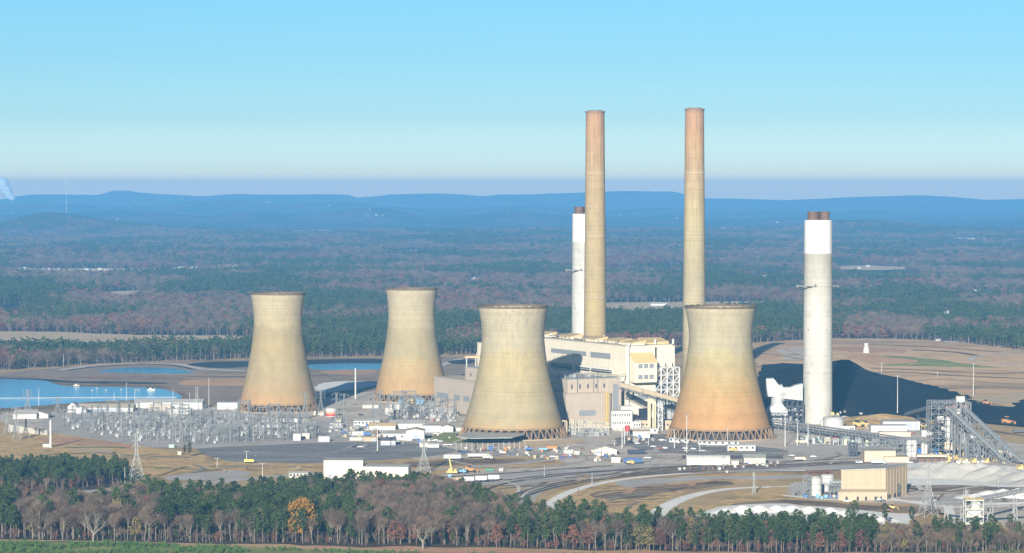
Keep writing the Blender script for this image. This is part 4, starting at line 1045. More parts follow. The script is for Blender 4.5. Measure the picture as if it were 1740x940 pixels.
bh = thing('boiler_house', 'huge cream boiler house with louver strips behind the middle cooling tower', 'boiler house', PBO, YAW)
part(MB().box((85, 130, 0), (30, 220, 70)), 'main_block', CREAM, bh)
part(MB().box((113.02, 135, 50), (26, 209.9, 19.6)), 'upper_block', CREAM, bh)
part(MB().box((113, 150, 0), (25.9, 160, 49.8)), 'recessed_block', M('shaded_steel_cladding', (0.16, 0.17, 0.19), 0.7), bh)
part(MB().box((88, 277, 0), (36, 74, 59.5)), 'far_block', CREAM, bh)
part(MB().box((85, 130, 70.01), (31, 221, .5)), 'roof', TANROOF, bh)
part(MB().box((113.5, 135, 69.62), (26, 211, .5)), 'upper_roof', TANROOF, bh)
part(MB().box((88, 277, 59.52), (37, 75, .5)), 'far_roof', TANROOF, bh)
for v0, v1, z0, z1 in ((92, 160, 57.5, 61.5), (47, 84, 57, 62), (180, 215, 57.5, 61.5)):
    part(MB().box((69.85, (v0+v1)/2, z0), (.3, v1-v0, z1-z0)), 'louver', LOUV, bh)
for v0, v1 in ((86, 112), (45, 82), (120, 160)):
    part(MB().box((69.8, (v0+v1)/2, 44.2), (.4, v1-v0, 4)), 'intake', M('intake_dark', (0.05, 0.06, 0.07), 0.6), bh)
    q = MB()
    k = v0
    while k < v1: q.box((68.6, k, 47.4), (2.4, .5, 1.6)); k += 3.4
    q.box((68.4, (v0+v1)/2, 45.9), (2.0, v1-v0, .4)); part(q, 'intake_hood', WHITE, bh)
part(MB().prism([(57.5, 20), (70, 20), (70, 62), (57.5, 62)], 31.6, 44).box((58, 40, 44.0), (24, 44, .4)), 'deaerator_bay', CREAM, bh)
# bay with yellow sloping roof
q = MB(); q.prism([(74, 11), (97, 11), (97, 19.9), (74, 19.9)], 38, [55.5, 55.5, 63.4, 63.4]); bay_ = part(q, 'bay', CREAM, bh)
q = MB(); q.quad((73.6, 10.6, 55.7), (97.4, 10.6, 55.7), (97.4, 19.95, 63.9), (73.6, 19.95, 63.9)).quad((73.6, 10.6, 55.4), (97.4, 10.6, 55.4), (97.4, 10.6, 55.7), (73.6, 10.6, 55.7)); part(q, 'bay_roof', YELROOF, bay_)
for k in range(3):
    for zz in (50.6, 41.0): part(MB().box((80.2+5.6*k, 10.9, zz), (4.2, .25, 3.8)), 'window', LOUV, bay_)
part(MB().tube((71.8, 18.2, 16), (71.8, 18.2, 72), .95, n=12).box((71.8, 18.2, 70), (2.6, 2.6, 3)), 'downcomer_pipe', STEELW, bh)
part(MB().box((85, 19.85, 22.4), (18, .3, 4)), 'louver', LOUV, bh)
part(MB().box((90, 19.85, 5.5), (13, .35, 9)), 'dark_opening', GLASS, bh)
part(MB().box((78, 19.8, 24), (1.8, .35, 5)), 'window', GLASS, bh)
for k in range(3): part(MB().box((104+7*k, 19.85, 50.5), (1.0, .3, 3.4)), 'window', GLASS, bh)
q = MB(); frame3(q, 100.5, 125.5, 20.5, 30, [0, 13, 24, 30, 36, 43, 49.6], 4, 1, 1.05); part(q, 'steel_bracing', STEELW, bh)
q = MB()
for k in range(6):
    q.box((103+k*4, 34, 26+3*(k % 3)), (3, 3, 9)); q.tube((101+4*k, 33, 4), (101+4*k, 33, 22), .8)
part(q, 'ductwork', M('duct_grey', (0.40, 0.44, 0.48), 0.5), bh)
for k, (v, ln, wd_) in enumerate(((28, 20, 13), (60, 26, 12), (98, 24, 12), (150, 22, 12), (195, 22, 12))):
    q = MB(); q.box((82+3*(k % 2), v, 70.5), (wd_, ln, 2.0)); rh_ = part(q, 'roof_house', CREAM, bh)
    q = MB(); x_ = 82+3*(k % 2)
    q.prism([(x_-wd_/2-.6, v-ln/2-.6), (x_+wd_/2+.6, v-ln/2-.6), (x_+wd_/2+.6, v+ln/2+.6), (x_-wd_/2-.6, v+ln/2+.6)], 72.52, [73.0, 75.0, 75.0, 73.0]); part(q, 'roof_house_roof', YELROOF, rh_)
part(MB().prism([(99, 32), (121, 32), (121, 48), (99, 48)], 70.2, [71.6, 72.6, 75.5, 75.5]), 'roof_house_roof', YELROOF, bh)
q = MB()
for k in range(90):
    x_ = 72+rs.random()*22; v = 24+rs.random()*180; z_ = rs.uniform(1.2, 4.6)
    if k % 3: q.tube((x_, v, 70.5), (x_, v, 70.5+z_), .35)
    else: q.tube((x_, v, 70.5+z_*.6), (x_+rs.uniform(-6, 6), v+rs.uniform(-8, 8), 70.5+z_*.6), .35)
part(q, 'roof_pipes', M('roof_pipe', (0.17, 0.13, 0.11), 0.7), bh)
for (u, v) in ((74, 168), (96, 70), (94, 40), (106, 30), (122, 26), (98, 110)):
    part(MB().tube((u, v, 70.4), (u, v, 73.6), .9, .9, 10).tube((u, v, 73.4), (u, v, 75), 1.5, .4, 10), 'roof_vent', STEELW, bh)
part(MB().bar((58, 5, 44), (70, 19, 44), .4).bar((58, 5, 46), (70, 19, 46), .3).bar((58, 5, 31.5), (58, 5, 47), .4), 'access_bridge', STEELW, bh)
# coal gallery climbing out of the boiler house
a = D(1054, 657, 2552); b_ = D(1190, 694, 2500)
cg = thing('coal_gallery', 'enclosed tan conveyor gallery sloping down from the turbine hall to the rightmost cooling tower', 'conveyor', (0, 0, 0))
q = MB(); dx = Vector((0, 2.4, 0)); up = Vector((0, 0, 3.6))
for P0, P1 in ((a, b_),):
    vs = [P0-dx, P0+dx, P0+dx+up, P0-dx+up, P1-dx, P1+dx, P1+dx+up, P1-dx+up]; i = len(q.v); q.v += [tuple(v) for v in vs]
    q.f += [(i, i+3, i+2, i+1), (i+4, i+5, i+6, i+7), (i, i+1, i+5, i+4), (i+1, i+2, i+6, i+5), (i+2, i+3, i+7, i+6), (i+3, i, i+4, i+7)]
part(q, 'gallery', TANW, cg)
q = MB(); lattice(q, a-Vector((0, 0, 2.0)), b_-Vector((0, 0, 2.0)), 4.2, 1.9, 20, .35); part(q, 'truss', STEELD, cg)
def bent(px0, px1, pyt, Y, mat, name, root):
    x0 = XY(px0, Y).x; x1 = XY(px1, Y).x; z1 = Hh(pyt, Y); q = MB()
    n_ = max(3, int(z1/4)); frame3(q, x0, x1, Y, Y+3.5, [z1*k/n_ for k in range(n_+1)], 1, 1, .75); part(q, name, mat, root)
bent(1102, 1105, 673, 2535, CREAMS, 'trestle', cg); bent(1110, 1114, 677, 2535, CREAMS, 'trestle', cg); bent(1119, 1126, 680, 2532, STEELW, 'trestle', cg)
tk = thing('storage_tank', 'pair of slim grey tanks under the coal gallery beside the rightmost cooling tower', 'tank', (0, 0, 0))
for px in (1132, 1138, 1145):
    c = XY(px, 2560); part(MB().lathe([(2.0, 0), (2.0, Hh(690, 2560)), (1.2, Hh(687, 2560))], 20, c=(c.x, c.y)), 'vessel', TRENCH, tk)
tk['label'] = 'row of slim grey vessels under the coal gallery beside the rightmost cooling tower'
# white offices at the foot
of = thing('office_building', 'white office block with rows of small windows at the foot of the turbine hall', 'office', (XY(1039, 2536).x, 2536, 0), R(8))
part(MB().box((9.2, 5, 0), (18.4, 10, 16.6)), 'walls', WHITE, of); part(MB().box((9.2, 5, 16.61), (18.8, 10.4, .4)), 'roof', GREYROOF, of)
part(MB().box((15.5, 14.5, 0), (11, 8.9, 20)), 'rear_block', WHITE, of)
part(MB().box((22.3, 4.0, 0), (7.6, 8, 7.4)), 'side_wing', WHITE, of)
for zz in (5.3, 12.2):
    for k in range(8): part(MB().box((1.6+2.05*k, -.06, zz), (.75, .16, 1.9)), 'window', GLASS, of)
for k in range(3): part(MB().box((20.2+2.2*k, -.06, 3.6), (.8, .16, 1.9)), 'window', GLASS, of)
for k in range(4): part(MB().box((3+4.6*k, -1.2, 0), (3.4, 2.4, 3.0)), 'porch', CREAM if k % 2 else WHITE, of)
bld('low tan service building with dark flat roof and narrow windows, beside the rightmost tower', 1078, 1150, 730, 714.5, 26, 't', 'flat', DARKROOF, name='service_building', win=12)
bld('long low white workshop with dark windows in front of the tan service building', 1070, 1118, 737, 729, 9, 'w', 'flat', WHITE, name='workshop', win=5)
bld('small white shed with a tan roof beside the red tank', 1075.5, 1104.5, 744.5, 733, 12, 'w', 'gablex', TANW, rise=1.2, name='shed')
c = G(1066, 740); t = thing('red_tank', 'red cylindrical tank on white legs in front of the white offices', 'tank', c)
part(MB().lathe([(2.1, 3.6), (2.2, 4), (2.2, 8.0), (1.6, 8.4)], 20), 'tank', RED, t); q = MB()
for k in range(4): q.tube((1.6*math.cos(k*1.57), 1.6*math.sin(k*1.57), 0), (1.6*math.cos(k*1.57), 1.6*math.sin(k*1.57), 3.7), .2)
part(q, 'stand', STEELW, t)
# transformers and pipework in front of the hall
def transformer(sc=1):
    t = thing('transformer', 'x', 'transformer')
    part(MB().box((0, 0, 0), (4.5, 3, 3.6)), 'tank', TRENCH, t)
    q = MB()
    for k in range(6): q.box((-2+k*.8, -1.9, .5), (.25, .8, 2.6)); q.box((-2+k*.8, 1.9, .5), (.25, .8, 2.6))
    part(q, 'radiator', STEEL, t)
    for k in range(3): part(MB().tube((-1.3+1.3*k, 0, 3.6), (-1.3+1.3*k, 0, 5.8), .16, .1), 'bushing', STEELW, t)
    return t
tr0 = transformer(); TRL = 'grey transformer at the foot of the turbine hall beside the middle cooling tower'
tr0['label'] = TRL; tr0['group'] = 'transformers by the turbine hall'; tr0.location = G(975, 739)
for px, py in ((986, 741), (1004, 741), (1014, 741), (1022, 740), (1031, 738), (995, 735), (1009, 735), (966, 736)): dup(tr0, G(px, py), rs.uniform(-.2, .5))
for i in range(9):
    px = 968+7.5*i; Y = 2520; g = thing('pipe_rack', 'steel pipe frame at the foot of the grey turbine hall', 'pipe rack', (XY(px, Y).x, Y, 0), group='pipe frames by the turbine hall')
    q = MB(); frame3(q, 0, 3.4, 0, 4, [0, 3.5, 7.5, 10.5 - .5*i], 1, 1, .3); part(q, 'frame', TRENCH if i % 2 else CREAMS, g)
    part(MB().tube((.5, 1, 4), (6, 1.6, 4.2), .4).tube((1.5, 2, 0), (1.5, 2, 9), .35), 'pipe', CREAMS if i % 2 else STEELW, g)
t = thing('riser_pipe', 'tall tan riser pipe with bent top at the right foot of the middle cooling tower', 'pipe', G(963, 741))
part(MB().tube((0, 0, 0), (0, 0, 12.5), .8, n=10).tube((0, 0, 12.5), (-4, 0, 12.8), .8, n=10).tube((-4, 0, 12.8), (-4, 0, 9.5), .8, n=10).tube((-1.5, 0, 0), (-1.5, 0, 12), .4), 'pipe', TANW, t)

# ---------------------------------------------------------------- scrubber ducts beside the free standing stack
Yd = 2590
sd_ = thing('scrubber_duct', 'big white ducts and funnel between the rightmost cooling tower and the free stack', 'ductwork', (0, 0, 0))
def XZ(px, py, Y=Yd): p = D(px, py, Y); return (p.x, p.z)
def slab(name, pts, y0, y1, mat, root):
    q = MB(); P_ = [XZ(*p) for p in pts]; n_ = len(P_); i = 0
    q.v = [(x, y0, z) for x, z in P_]+[(x, y1, z) for x, z in P_]
    q.f = [tuple(range(n_)), tuple(range(2*n_-1, n_-1, -1))]+[(k, n_+k, n_+(k+1) % n_, (k+1) % n_) for k in range(n_)]
    return part(q, name, mat, root)
DUCTW = M('duct_white', (.40, .40, .385), .5, .12, .25)
slab('inlet_duct', [(1302, 644), (1315, 643.5), (1327, 659), (1329, 676), (1303, 674)], 2591, 2603, DUCTW, sd_)
slab('outlet_duct', [(1331, 659), (1344, 659), (1353, 655), (1364.5, 652.5), (1364.5, 681), (1331, 678)], 2592, 2604, DUCTW, sd_)
q = MB(); x, z = XZ(1322, 672); q.tube((x, 2597, z-12), (x+1, 2597, z+2), 5.6, 6.4, 20).tube((x+1, 2597, z+2), (x+6, 2597, z+4), 6.2, 6.2, 20)
part(q, 'elbow', DUCTW, sd_, smooth=False)
slab('funnel', [(1317, 684), (1327, 684), (1338, 697), (1338, 706), (1305, 706), (1305, 696)], 2588, 2604, DUCTW, sd_)
q = MB(); x0, z0 = XZ(1306, 706); x1, _ = XZ(1339, 706); frame3(q, x0, x1, 2587, 2605, [z0-2.5, z0, z0+2.4], 6, 1, .35); part(q, 'walkway', STEELD, sd_)
q = MB()
for k in range(6): xx, _z = XZ(1333+5.5*k, 668); q.box((xx, 2591.7, XZ(0, 677)[1]), (.35, .5, XZ(0, 660)[1]-XZ(0, 677)[1]))
part(q, 'stiffener', TRENCH, sd_)
q = MB(); x0, _ = XZ(1330, 700); x1, z1 = XZ(1365, 681.5); frame3(q, x0, x1, 2590, 2604, [0, 4, 8, 12, 16, z1], 4, 2, .5); part(q, 'support_frame', STEELD, sd_)
q = MB()
for k in range(16): q.box((x0+rs.random()*(x1-x0), 2591+rs.random()*10, rs.choice([4, 8, 12])+.3), (rs.uniform(1, 2.6), 2, rs.uniform(1, 3)))
part(q, 'pumps_and_boxes', TRENCH, sd_)
bld('low white scrubber building under the funnel duct', 1307, 1345, 722, 708, 18, 'w', 'flat', WHITE, name='scrubber_building')
c = G(1418, 731); t = thing('slurry_tank', 'wide white slurry tank right of the free standing stack', 'tank', c+Vector((0, 8, 0)))
part(MB().lathe([(9, 0), (9, 10.5), (8.6, 10.8)], 40), 'shell', WHITE, t); part(MB().lathe([(9.05, 9.3), (9.25, 9.3), (9.25, 9.7), (9.05, 9.7)], 40, cap=False), 'band', STEEL, t)
q = MB(); frame3(q, -5, 5, -2, 2, [10.8, 12.5], 4, 1, .3)
part(q, 'top_walkway', TRENCH, t); part(MB().box((-1, 0, 12.5), (3, 2, 2.5)).box((3.5, 0, 12.5), (2, 2, 1.8)), 'mixer_motor', YELS, t)
t = thing('slurry_tank', 'small white tank at the foot of the stack, left of the wide one', 'tank', G(1400, 727)+Vector((0, 4, 0)))
part(MB().lathe([(3, 0), (3, 6), (.5, 6.8)], 24), 'shell', WHITE, t)
bld('low white annex in front of the slurry tank', 1427, 1453, 731, 725, 8, 'w', 'flat', WHITE, name='annex')
bld('white maintenance building with grey roller door and dark door, right of the free stack', 1500, 1563, 731, 717, 22, 'w', 'flat', OFFW, rz=-2, name='maintenance_building', doors=[(.62, .80, .85), (.86, .96, .85)])
bld('long white shed joined to the left of the maintenance building', 1480, 1542, 735, 724, 16, 'w', 'flat', WHITE, name='shed')
bld('small white block at the right end of the maintenance building', 1563, 1577, 728, 722, 9, 'w', 'flat', WHITE, name='shed', doors=[(.3, .6, .8)])
bld('pinkish low wall building in front of the maintenance building', 1494, 1548, 742, 735, 8, M('pink_beige', (.55, .42, .34)), 'flat', TANROOF, name='shed')
bld('white trailer office left of the tall transfer tower', 1566, 1584, 742, 732, 6, 'w', 'flat', WHITE, name='trailer_office')
# long pipe and conveyor trestle
tr = thing('pipe_trestle', 'long grey steel trestle carrying pipes from the rightmost cooling tower to the transfer tower', 'trestle', (0, 0, 0))
A_ = G(1308, 728); B_ = G(1566, 768); za = Hh(718, A_.y); zb = Hh(752, B_.y)
A2 = Vector((A_.x, A_.y, za-2)); B2 = Vector((B_.x, B_.y, zb-3))
q = MB(); lattice(q, A2, B2, 6, 4.8, 46, .42); part(q, 'truss', STEEL, tr)
q = MB()
for o_ in (-2, -.7, .8, 2): q.tube(A2+Vector((o_*.6, o_, .7)), B2+Vector((o_*.6, o_, .7)), .4, n=6)
for o_ in (-1.8, 1.2): q.tube(A2+Vector((o_*.6, o_, 2.9)), B2+Vector((o_*.6, o_, 2.9)), .35, n=6)
part(q, 'pipes', STEELD, tr)
for k in range(15):
    p = A2.lerp(B2, k/14); q = MB(); q.bar((p.x-1, p.y-3, 0), (p.x-1, p.y-3, p.z), .6).bar((p.x+1, p.y+3, 0), (p.x+1, p.y+3, p.z), .6).bar((p.x-1, p.y-3, 0), (p.x+1, p.y+3, p.z), .3).bar((p.x+2.6, p.y-3, 0), (p.x+2.6, p.y-3, p.z), .5)
    part(q, 'trestle_leg', STEEL, tr)
tr = thing('pipe_trestle', 'lower grey trestle with a four legged end tower beside the tan pump house', 'trestle', (0, 0, 0))
A_ = G(1450, 776); B_ = G(1560, 768); za = Hh(755, A_.y)
q = MB(); lattice(q, Vector((A_.x, A_.y, za-3.4)), Vector((B_.x, B_.y-8, za-1.4)), 5, 3.4, 22, .38); part(q, 'truss', STEEL, tr)
q = MB(); frame3(q, A_.x-3, A_.x+2.5, A_.y-2, A_.y+3, [0, 2, 4, 6, 8, za+1], 1, 1, .8); part(q, 'end_tower', STEELD, tr)
for k in range(1, 8):
    p = Vector((A_.x, A_.y, 0)).lerp(Vector((B_.x, B_.y-8, 0)), k/8); part(MB().bar((p.x, p.y-2, 0), (p.x, p.y-2, za-2.5), .5).bar((p.x, p.y+2, 0), (p.x, p.y+2, za-2.5), .5), 'trestle_leg', STEEL, tr)
# process equipment under the trestle
for i in range(34):
    px = 1356+rs.random()*190; Y0 = G(px, 752+8*(px-1356)/190).y + rs.uniform(-12, 10)
    t = thing('process_unit', 'small pale green and grey process unit under the long pipe trestle', 'equipment', (XY(px, Y0).x, Y0, 0), group='process units under the trestle')
    m_ = rs.choice([TRENCH, STEEL, M('pale_green_steel', (.34, .46, .38)), WHITE, CREAMS, STEELD]); k = rs.random()
    if k < .4: part(MB().lathe([(1.3, .5), (1.3, 4.2), (.4, 5)], 14), 'vessel', m_, t); part(MB().box((0, 0, 0), (3, 3, .5)), 'plinth', TRENCH, t)
    elif k < .7:
        q = MB(); frame3(q, -2, 2, -1.5, 1.5, [0, 2.6, 5.2], 1, 1, .35); part(q, 'frame', m_, t); part(MB().box((0, 0, 2.7), (2.4, 2, 1.6)), 'box', TRENCH, t)
    else: part(MB().tube((-2.6, 0, 1.6), (2.6, 0, 1.6), 1.1, n=12), 'drum', m_, t); part(MB().box((-1.6, 0, 0), (.5, 1.6, 1)).box((1.6, 0, 0), (.5, 1.6, 1)), 'saddles', TRENCH, t)
t = bld('tan flat roofed pump house with a white truck parked in front', 1469, 1522, 785, 767, 22, M('salmon_block', (.56, .42, .30)), 'flat', TANROOF, name='pump_house', doors=[(.12, .16, .6), (.33, .36, .6)])
bld('lower tan block joined to the right of the pump house', 1503, 1545, 786, 777, 14, M('salmon_block', (.56, .42, .30)), 'flat', TANW, name='pump_house')
c = G(1548, 776); t = thing('white_silo', 'white box silo wrapped in steel bracing beside the blue tanks', 'silo', (c.x, c.y, 0))
part(MB().box((0, 0, 0), (7.5, 7, 13)), 'casing', WHITE, t); q = MB(); frame3(q, -4.2, 4.2, -4, 4, [0, 4.5, 9, 13.4], 2, 1, .35); part(q, 'bracing', STEEL, t)
for i, (px, nm) in enumerate(((1562, 'blue round tank left of its twin under the conveyor tower'), (1590, 'blue round tank right of its twin, under the conveyor tower'))):
    t = thing('blue_tank', nm, 'tank', G(px, 774)); part(MB().lathe([(2, .8), (2.2, 1.2), (2.2, 5), (.6, 6)], 18), 'shell', BLUE, t); part(MB().lathe([(2.3, 0), (2.3, .8)], 12), 'base', TRENCH, t)
for i, px in enumerate((1568, 1573.5)):
    t = thing('white_silo', ('tall slim white silo', 'second slim white silo')[i]+' between the two blue tanks', 'silo', G(px, 775)); part(MB().lathe([(1.3, 0), (1.3, 9.5-i), (.4, 10.4-i)], 16), 'shell', WHITE, t)
t = thing('loading_canopy', 'long tan roofed open canopy in front of the conveyor tower', 'canopy', G(1559, 786)); part(MB().box((11, 3, 4.2), (23, 7, 1.8)), 'roof', M('salmon_block', (.56, .42, .30)), t)
for k in range(5): part(MB().bar((.5+5.3*k, 0, 0), (.5+5.3*k, 0, 4.2), .5).bar((.5+5.3*k, 6, 0), (.5+5.3*k, 6, 4.2), .5), 'post', STEELD, t)
part(MB().box((11, 5, 0), (22, .5, 4)), 'back_wall', RUBBLE, t)
# transfer tower
tt = thing('transfer_tower', 'tall grey steel coal transfer tower full of silos and floors, far right', 'transfer tower', (0, 0, 0))
Yt = 2290; X0 = XY(1583, Yt).x; X1 = XY(1650, Yt).x; Zt = Hh(684, Yt)
Xm = XY(1622, Yt).x
q = MB(); frame3(q, X0, Xm, Yt, Yt+24, [Zt*k/9 for k in range(10)], 3, 2, .5); part(q, 'frame', STEEL, tt, 'left bay of grey steel framing')
q = MB(); frame3(q, Xm+.3, X1, Yt, Yt+24, [Zt*.42, Zt*.55, Zt*.7, Zt*.85, Zt], 3, 2, .5)
for px in (1626, 1634, 1643, 1650): q.bar((XY(px, Yt).x-1, Yt, 0), (XY(px, Yt).x, Yt, Zt), .8); q.bar((XY(px, Yt).x+3, Yt+8, 0), (XY(px, Yt).x, Yt, Zt*.7), .5)
part(q, 'frame', STEEL, tt)
for k in (1, 2, 3, 4, 5, 6, 7, 8):
    part(MB().box(((X0+Xm)/2, Yt+12, Zt*k/9-.2), (Xm-X0-.6, 22, .25)), 'floor', STEELD, tt)
part(MB().box(((X1+Xm)/2, Yt+12, Zt*.84), (X1-Xm-1, 22, .3)), 'floor', STEELD, tt)
for px, pt, pb in ((1612.5, 712, 745), (1638, 722, 752)):
    x = XY(px, Yt+3).x; z0 = Hh(pb, Yt); z1 = Hh(pt, Yt); part(MB().lathe([(1.4, z0-3), (3.0, z0), (3.0, z1), (2.0, z1+1.6)], 20, c=(x, Yt+3)), 'silo', WHITE, tt)
    part(MB().box((x, Yt+3, 5), (6.8, 6, z0-8)), 'hopper_block', M('salmon_block', (.56, .42, .30)), tt)
part(MB().box((XY(1626, Yt).x, Yt+12, 4), (6, 6, 9)), 'hopper_block', M('salmon_block', (.56, .42, .30)), tt)
part(MB().box((XY(1600, Yt).x, Yt+6, Zt*.62), (5, 5, 5)).box((XY(1630, Yt).x, Yt+4, Zt*.78), (4, 4, 4)).box((XY(1604, Yt).x, Yt+3, Zt*.48), (3, 3, 3)), 'machine_house', WHITE, tt)
part(MB().box((XY(1625, Yt).x, Yt+5, Zt*.9), (4, 4, 2)).box((XY(1615, Yt).x, Yt+5, Zt*.86), (6, 3, 2.4)).box((XY(1640, Yt).x, Yt+5, Zt*.88), (6, 3, 2.6)), 'drive_unit', M('brown_drive', (.30, .17, .12)), tt)
def conveyor(label, A, B, w_=3.4, mat=None, legs=6, cover=True, name='belt_conveyor', deep=2.2, cm_=None, lm=None):
    t = thing(name, label, 'conveyor', (0, 0, 0)); A = Vector(A); B = Vector(B)
    q = MB(); lattice(q, A, B, w_, deep, max(6, int((B-A).length/4)), .32); part(q, 'truss', mat or STEEL, t)
    if cover:
        d = (B-A).normalized(); s = d.cross(Vector((0, 0, 1))).normalized()*w_*.36; u = Vector((0, 0, 1)); a1, b1 = A+u*deep*1.02, B+u*deep*1.02; q = MB(); i = 0
        vs = []
        for P_ in (a1, b1):
            for o_ in (s*1.1, s*.8+u*.9, u*1.3, -s*.8+u*.9, -s*1.1): vs.append(tuple(P_+o_))
        q.v = vs; q.f = [(k, k+1, k+6, k+5) for k in range(4)]+[(0, 1, 2, 3, 4), (9, 8, 7, 6, 5), (4, 0, 5, 9)]; part(q, 'belt_cover', cm_ or STEEL, t)
    for k in range(legs):
        p = A.lerp(B, (k+.6)/(legs+.2))
        if p.z < 3: continue
        q = MB(); q.bar((p.x-1.4, p.y, 0), (p.x-.6, p.y, p.z), .45).bar((p.x+1.6, p.y+1.5, 0), (p.x+.6, p.y, p.z), .45).bar((p.x-1.2, p.y, p.z*.3), (p.x+1, p.y, p.z*.7), .3).bar((p.x+1.2, p.y, p.z*.3), (p.x-1, p.y, p.z*.7), .3); part(q, 'trestle_leg', lm or mat or STEEL, t)
    return t
conveyor('left of the two grey conveyors running down from the transfer tower to the ground', D(1611, 699, 2280), G(1708, 789)+Vector((0, 0, .3)), 4.2, legs=10, deep=2.6)
conveyor('right of the two grey conveyors running down from the transfer tower to the ground', D(1640, 699, 2292), G(1737, 791)+Vector((0, 0, .3)), 4.2, legs=10, deep=2.6)
conveyor('pale inclined conveyor rising from the coal pile to the top of the transfer tower', G(1540, 708)+Vector((0, 0, .5)), D(1632, 682, 2305), 4.4, STEELD, 6, cm_=OFFW)
t = thing('head_house', 'white box house where the pale conveyor reaches the top of the transfer tower', 'head house', D(1632, 684, 2300)); part(MB().box((0, 2, 0), (6.5, 6, 4.6)), 'casing', WHITE, t); part(MB().box((0, 2, 4.61), (7, 6.5, .3)), 'roof', TANROOF, t)
mt = thing('transfer_station', 'small grey steel transfer station half way down the twin conveyors', 'transfer tower', (0, 0, 0))
q = MB(); c = G(1655, 783); frame3(q, c.x-4, c.x+4, c.y, c.y+8, [0, 4, 8, 12, 16, 20], 2, 1, .45); part(q, 'frame', STEEL, mt); part(MB().box((c.x, c.y+4, 17), (5, 5, 3)), 'casing', STEELW, mt)
mt = thing('transfer_station', 'grey steel transfer station under the right hand conveyor', 'transfer tower', (0, 0, 0))
q = MB(); c = G(1684, 780); frame3(q, c.x-4, c.x+4, c.y, c.y+8, [0, 4, 8, 12, 16, 20], 2, 1, .45); part(q, 'frame', STEEL, mt); part(MB().box((c.x, c.y+4, 17), (5, 5, 3)), 'casing', STEELW, mt)
for i, (px, py, m_) in enumerate(((1655, 786, YELS), (1676, 786, YELS), (1692, 784, YELS), (1734, 797, YELS), (1630, 786, TRENCH), (1640, 787, CREAMS))):
    t = thing('belt_drive', 'small box shaped drive unit at the foot of the conveyors', 'equipment', G(px, py), group='drive units at the conveyor feet'); part(MB().box((0, 0, 0), (4, 2.5, 2)).box((1, 0, 2.0), (1.6, 1.6, 1)), 'casing', m_, t); part(MB().bar((-3, 0, 0), (-3, 0, 3), .3).bar((-3, 0, 3), (2, 0, 3.2), .3), 'guard', YELS, t)
# big tan shed at lower right with its lean-to and silos
Ys = G(870, 849).y
sh = thing('storage_building', 'large tan limestone shed with ribbed right wall and pale roof, lower right', 'storage building', (XY(1430, Ys).x, Ys, 0), 0)
W_ = (1506-1430)/F*Ys; dR = (XY(1549, Ys+12).x-XY(1430, Ys).x); Hs = Hh(799, Ys)
ft = [(0, 0), (W_, 0), (dR, 32), (dR-W_, 32)]
part(MB().prism(ft, 0, [Hs-.2, Hs+.8, Hs+.8, Hs-.2]), 'walls', TANW, sh)
q = MB(); q.prism([(-.5, -.5), (W_+.2, -.6), (dR+.5, 32.4), (dR-W_, 32.4)], [Hs-.15, Hs+.85, Hs+.85, Hs-.15], [Hs+.3, Hs+1.3, Hs+1.3, Hs+.3]); part(q, 'roof', OFFW, sh)
q = MB(); q.prism([(-2.5, -6), (W_+.2, -6), (W_, -.05), (0, -.05)], 0, [5.6, 5.6, 7.2, 7.2]); part(q, 'lean_to', TANW, sh)
q = MB()
for k in range(7):
    f = (k+.5)/7; q.box((W_+(dR-W_)*f+.12, 32*f, 0), (.35, .35, Hs+.3), math.atan2(32, dR-W_))
part(q, 'wall_ribs', M('brown_rib', (.34, .25, .16)), sh)
for k, x in enumerate((3, 10.5, 16, 23, 26)): part(MB().box((x, -6.06, 0), (1.4 if k != 3 else 2.6, .2, 2.6)), 'door', GLASS, sh)
for f in (.16, .42, .62): part(MB().box((W_+(dR-W_)*f+.2, 32*f, 0), (.3, 3, 2.8), math.atan2(32, dR-W_)-R(90)), 'door', GLASS, sh)
q = MB(); x, y = W_+(dR-W_)*.5+.8, 16; frame3(q, x, x+1.6, y-1, y+1, [0, 3, 6, 9], 1, 1, .25); part(q, 'side_stair', STEELD, sh)
for i, (px, py, pt, r, lb) in enumerate(((1387, 844, 809, 4.1, 'tall white silo in front of the tan storage shed, leftmost of three'), (1407, 826, 804, 4.6, 'white silo behind and right of the front silo'), (1402, 836, 821, 3.6, 'short wide white tank between the silos and the tan shed'))):
    c = G(px, py); t = thing('white_silo', lb, 'silo', (c.x, c.y+r, 0)); h_ = Hh(pt, c.y+r)
    part(MB().lathe([(r, 0), (r, h_-1), (r*.5, h_)], 32), 'shell', WHITE, t); q = MB()
    for zz in (h_*.3, h_*.6, h_-1.2): q.lathe([(r+.02, zz), (r+.15, zz), (r+.15, zz+.25), (r+.02, zz+.25)], 32, cap=False)
    part(q, 'bands', STEEL, t); part(MB().bar((-r-.4, -1, 0), (-r-.4, -1, h_), .3).bar((-r-.4, .3, 0), (-r-.4, .3, h_), .3), 'ladder', STEELD, t)
mt = thing('silo_frame', 'dark grey steel frame tower left of the white silos', 'steel frame', (0, 0, 0)); q = MB(); c = G(1371, 845)
frame3(q, c.x-2, c.x+2.4, c.y, c.y+5, [0, 3, 6, 9, 12, 14.5], 1, 1, .5); part(q, 'frame', STEEL, mt)
q = MB(); frame3(q, c.x-8, c.x-3, c.y+4, c.y+9, [0, 3, 6, 9], 1, 1, .4); part(q, 'side_frame', STEEL, mt)
q = MB(); frame3(q, XY(1374, 1990).x, XY(1418, 1990).x, 1992, 2004, [14.5, 16.4], 4, 1, .35)
for k in range(10): q.box((XY(1376+4*k, 1990).x, 1996, 14.6), (2, 2, 1.8))
part(q, 'top_platform', M('rust_brown', (.17, .09, .07)), mt)
conveyor('short grey bridge from the silos to the tan shed', D(1410, 826, 1995), D(1431, 826, 1995), 2.5, legs=3)
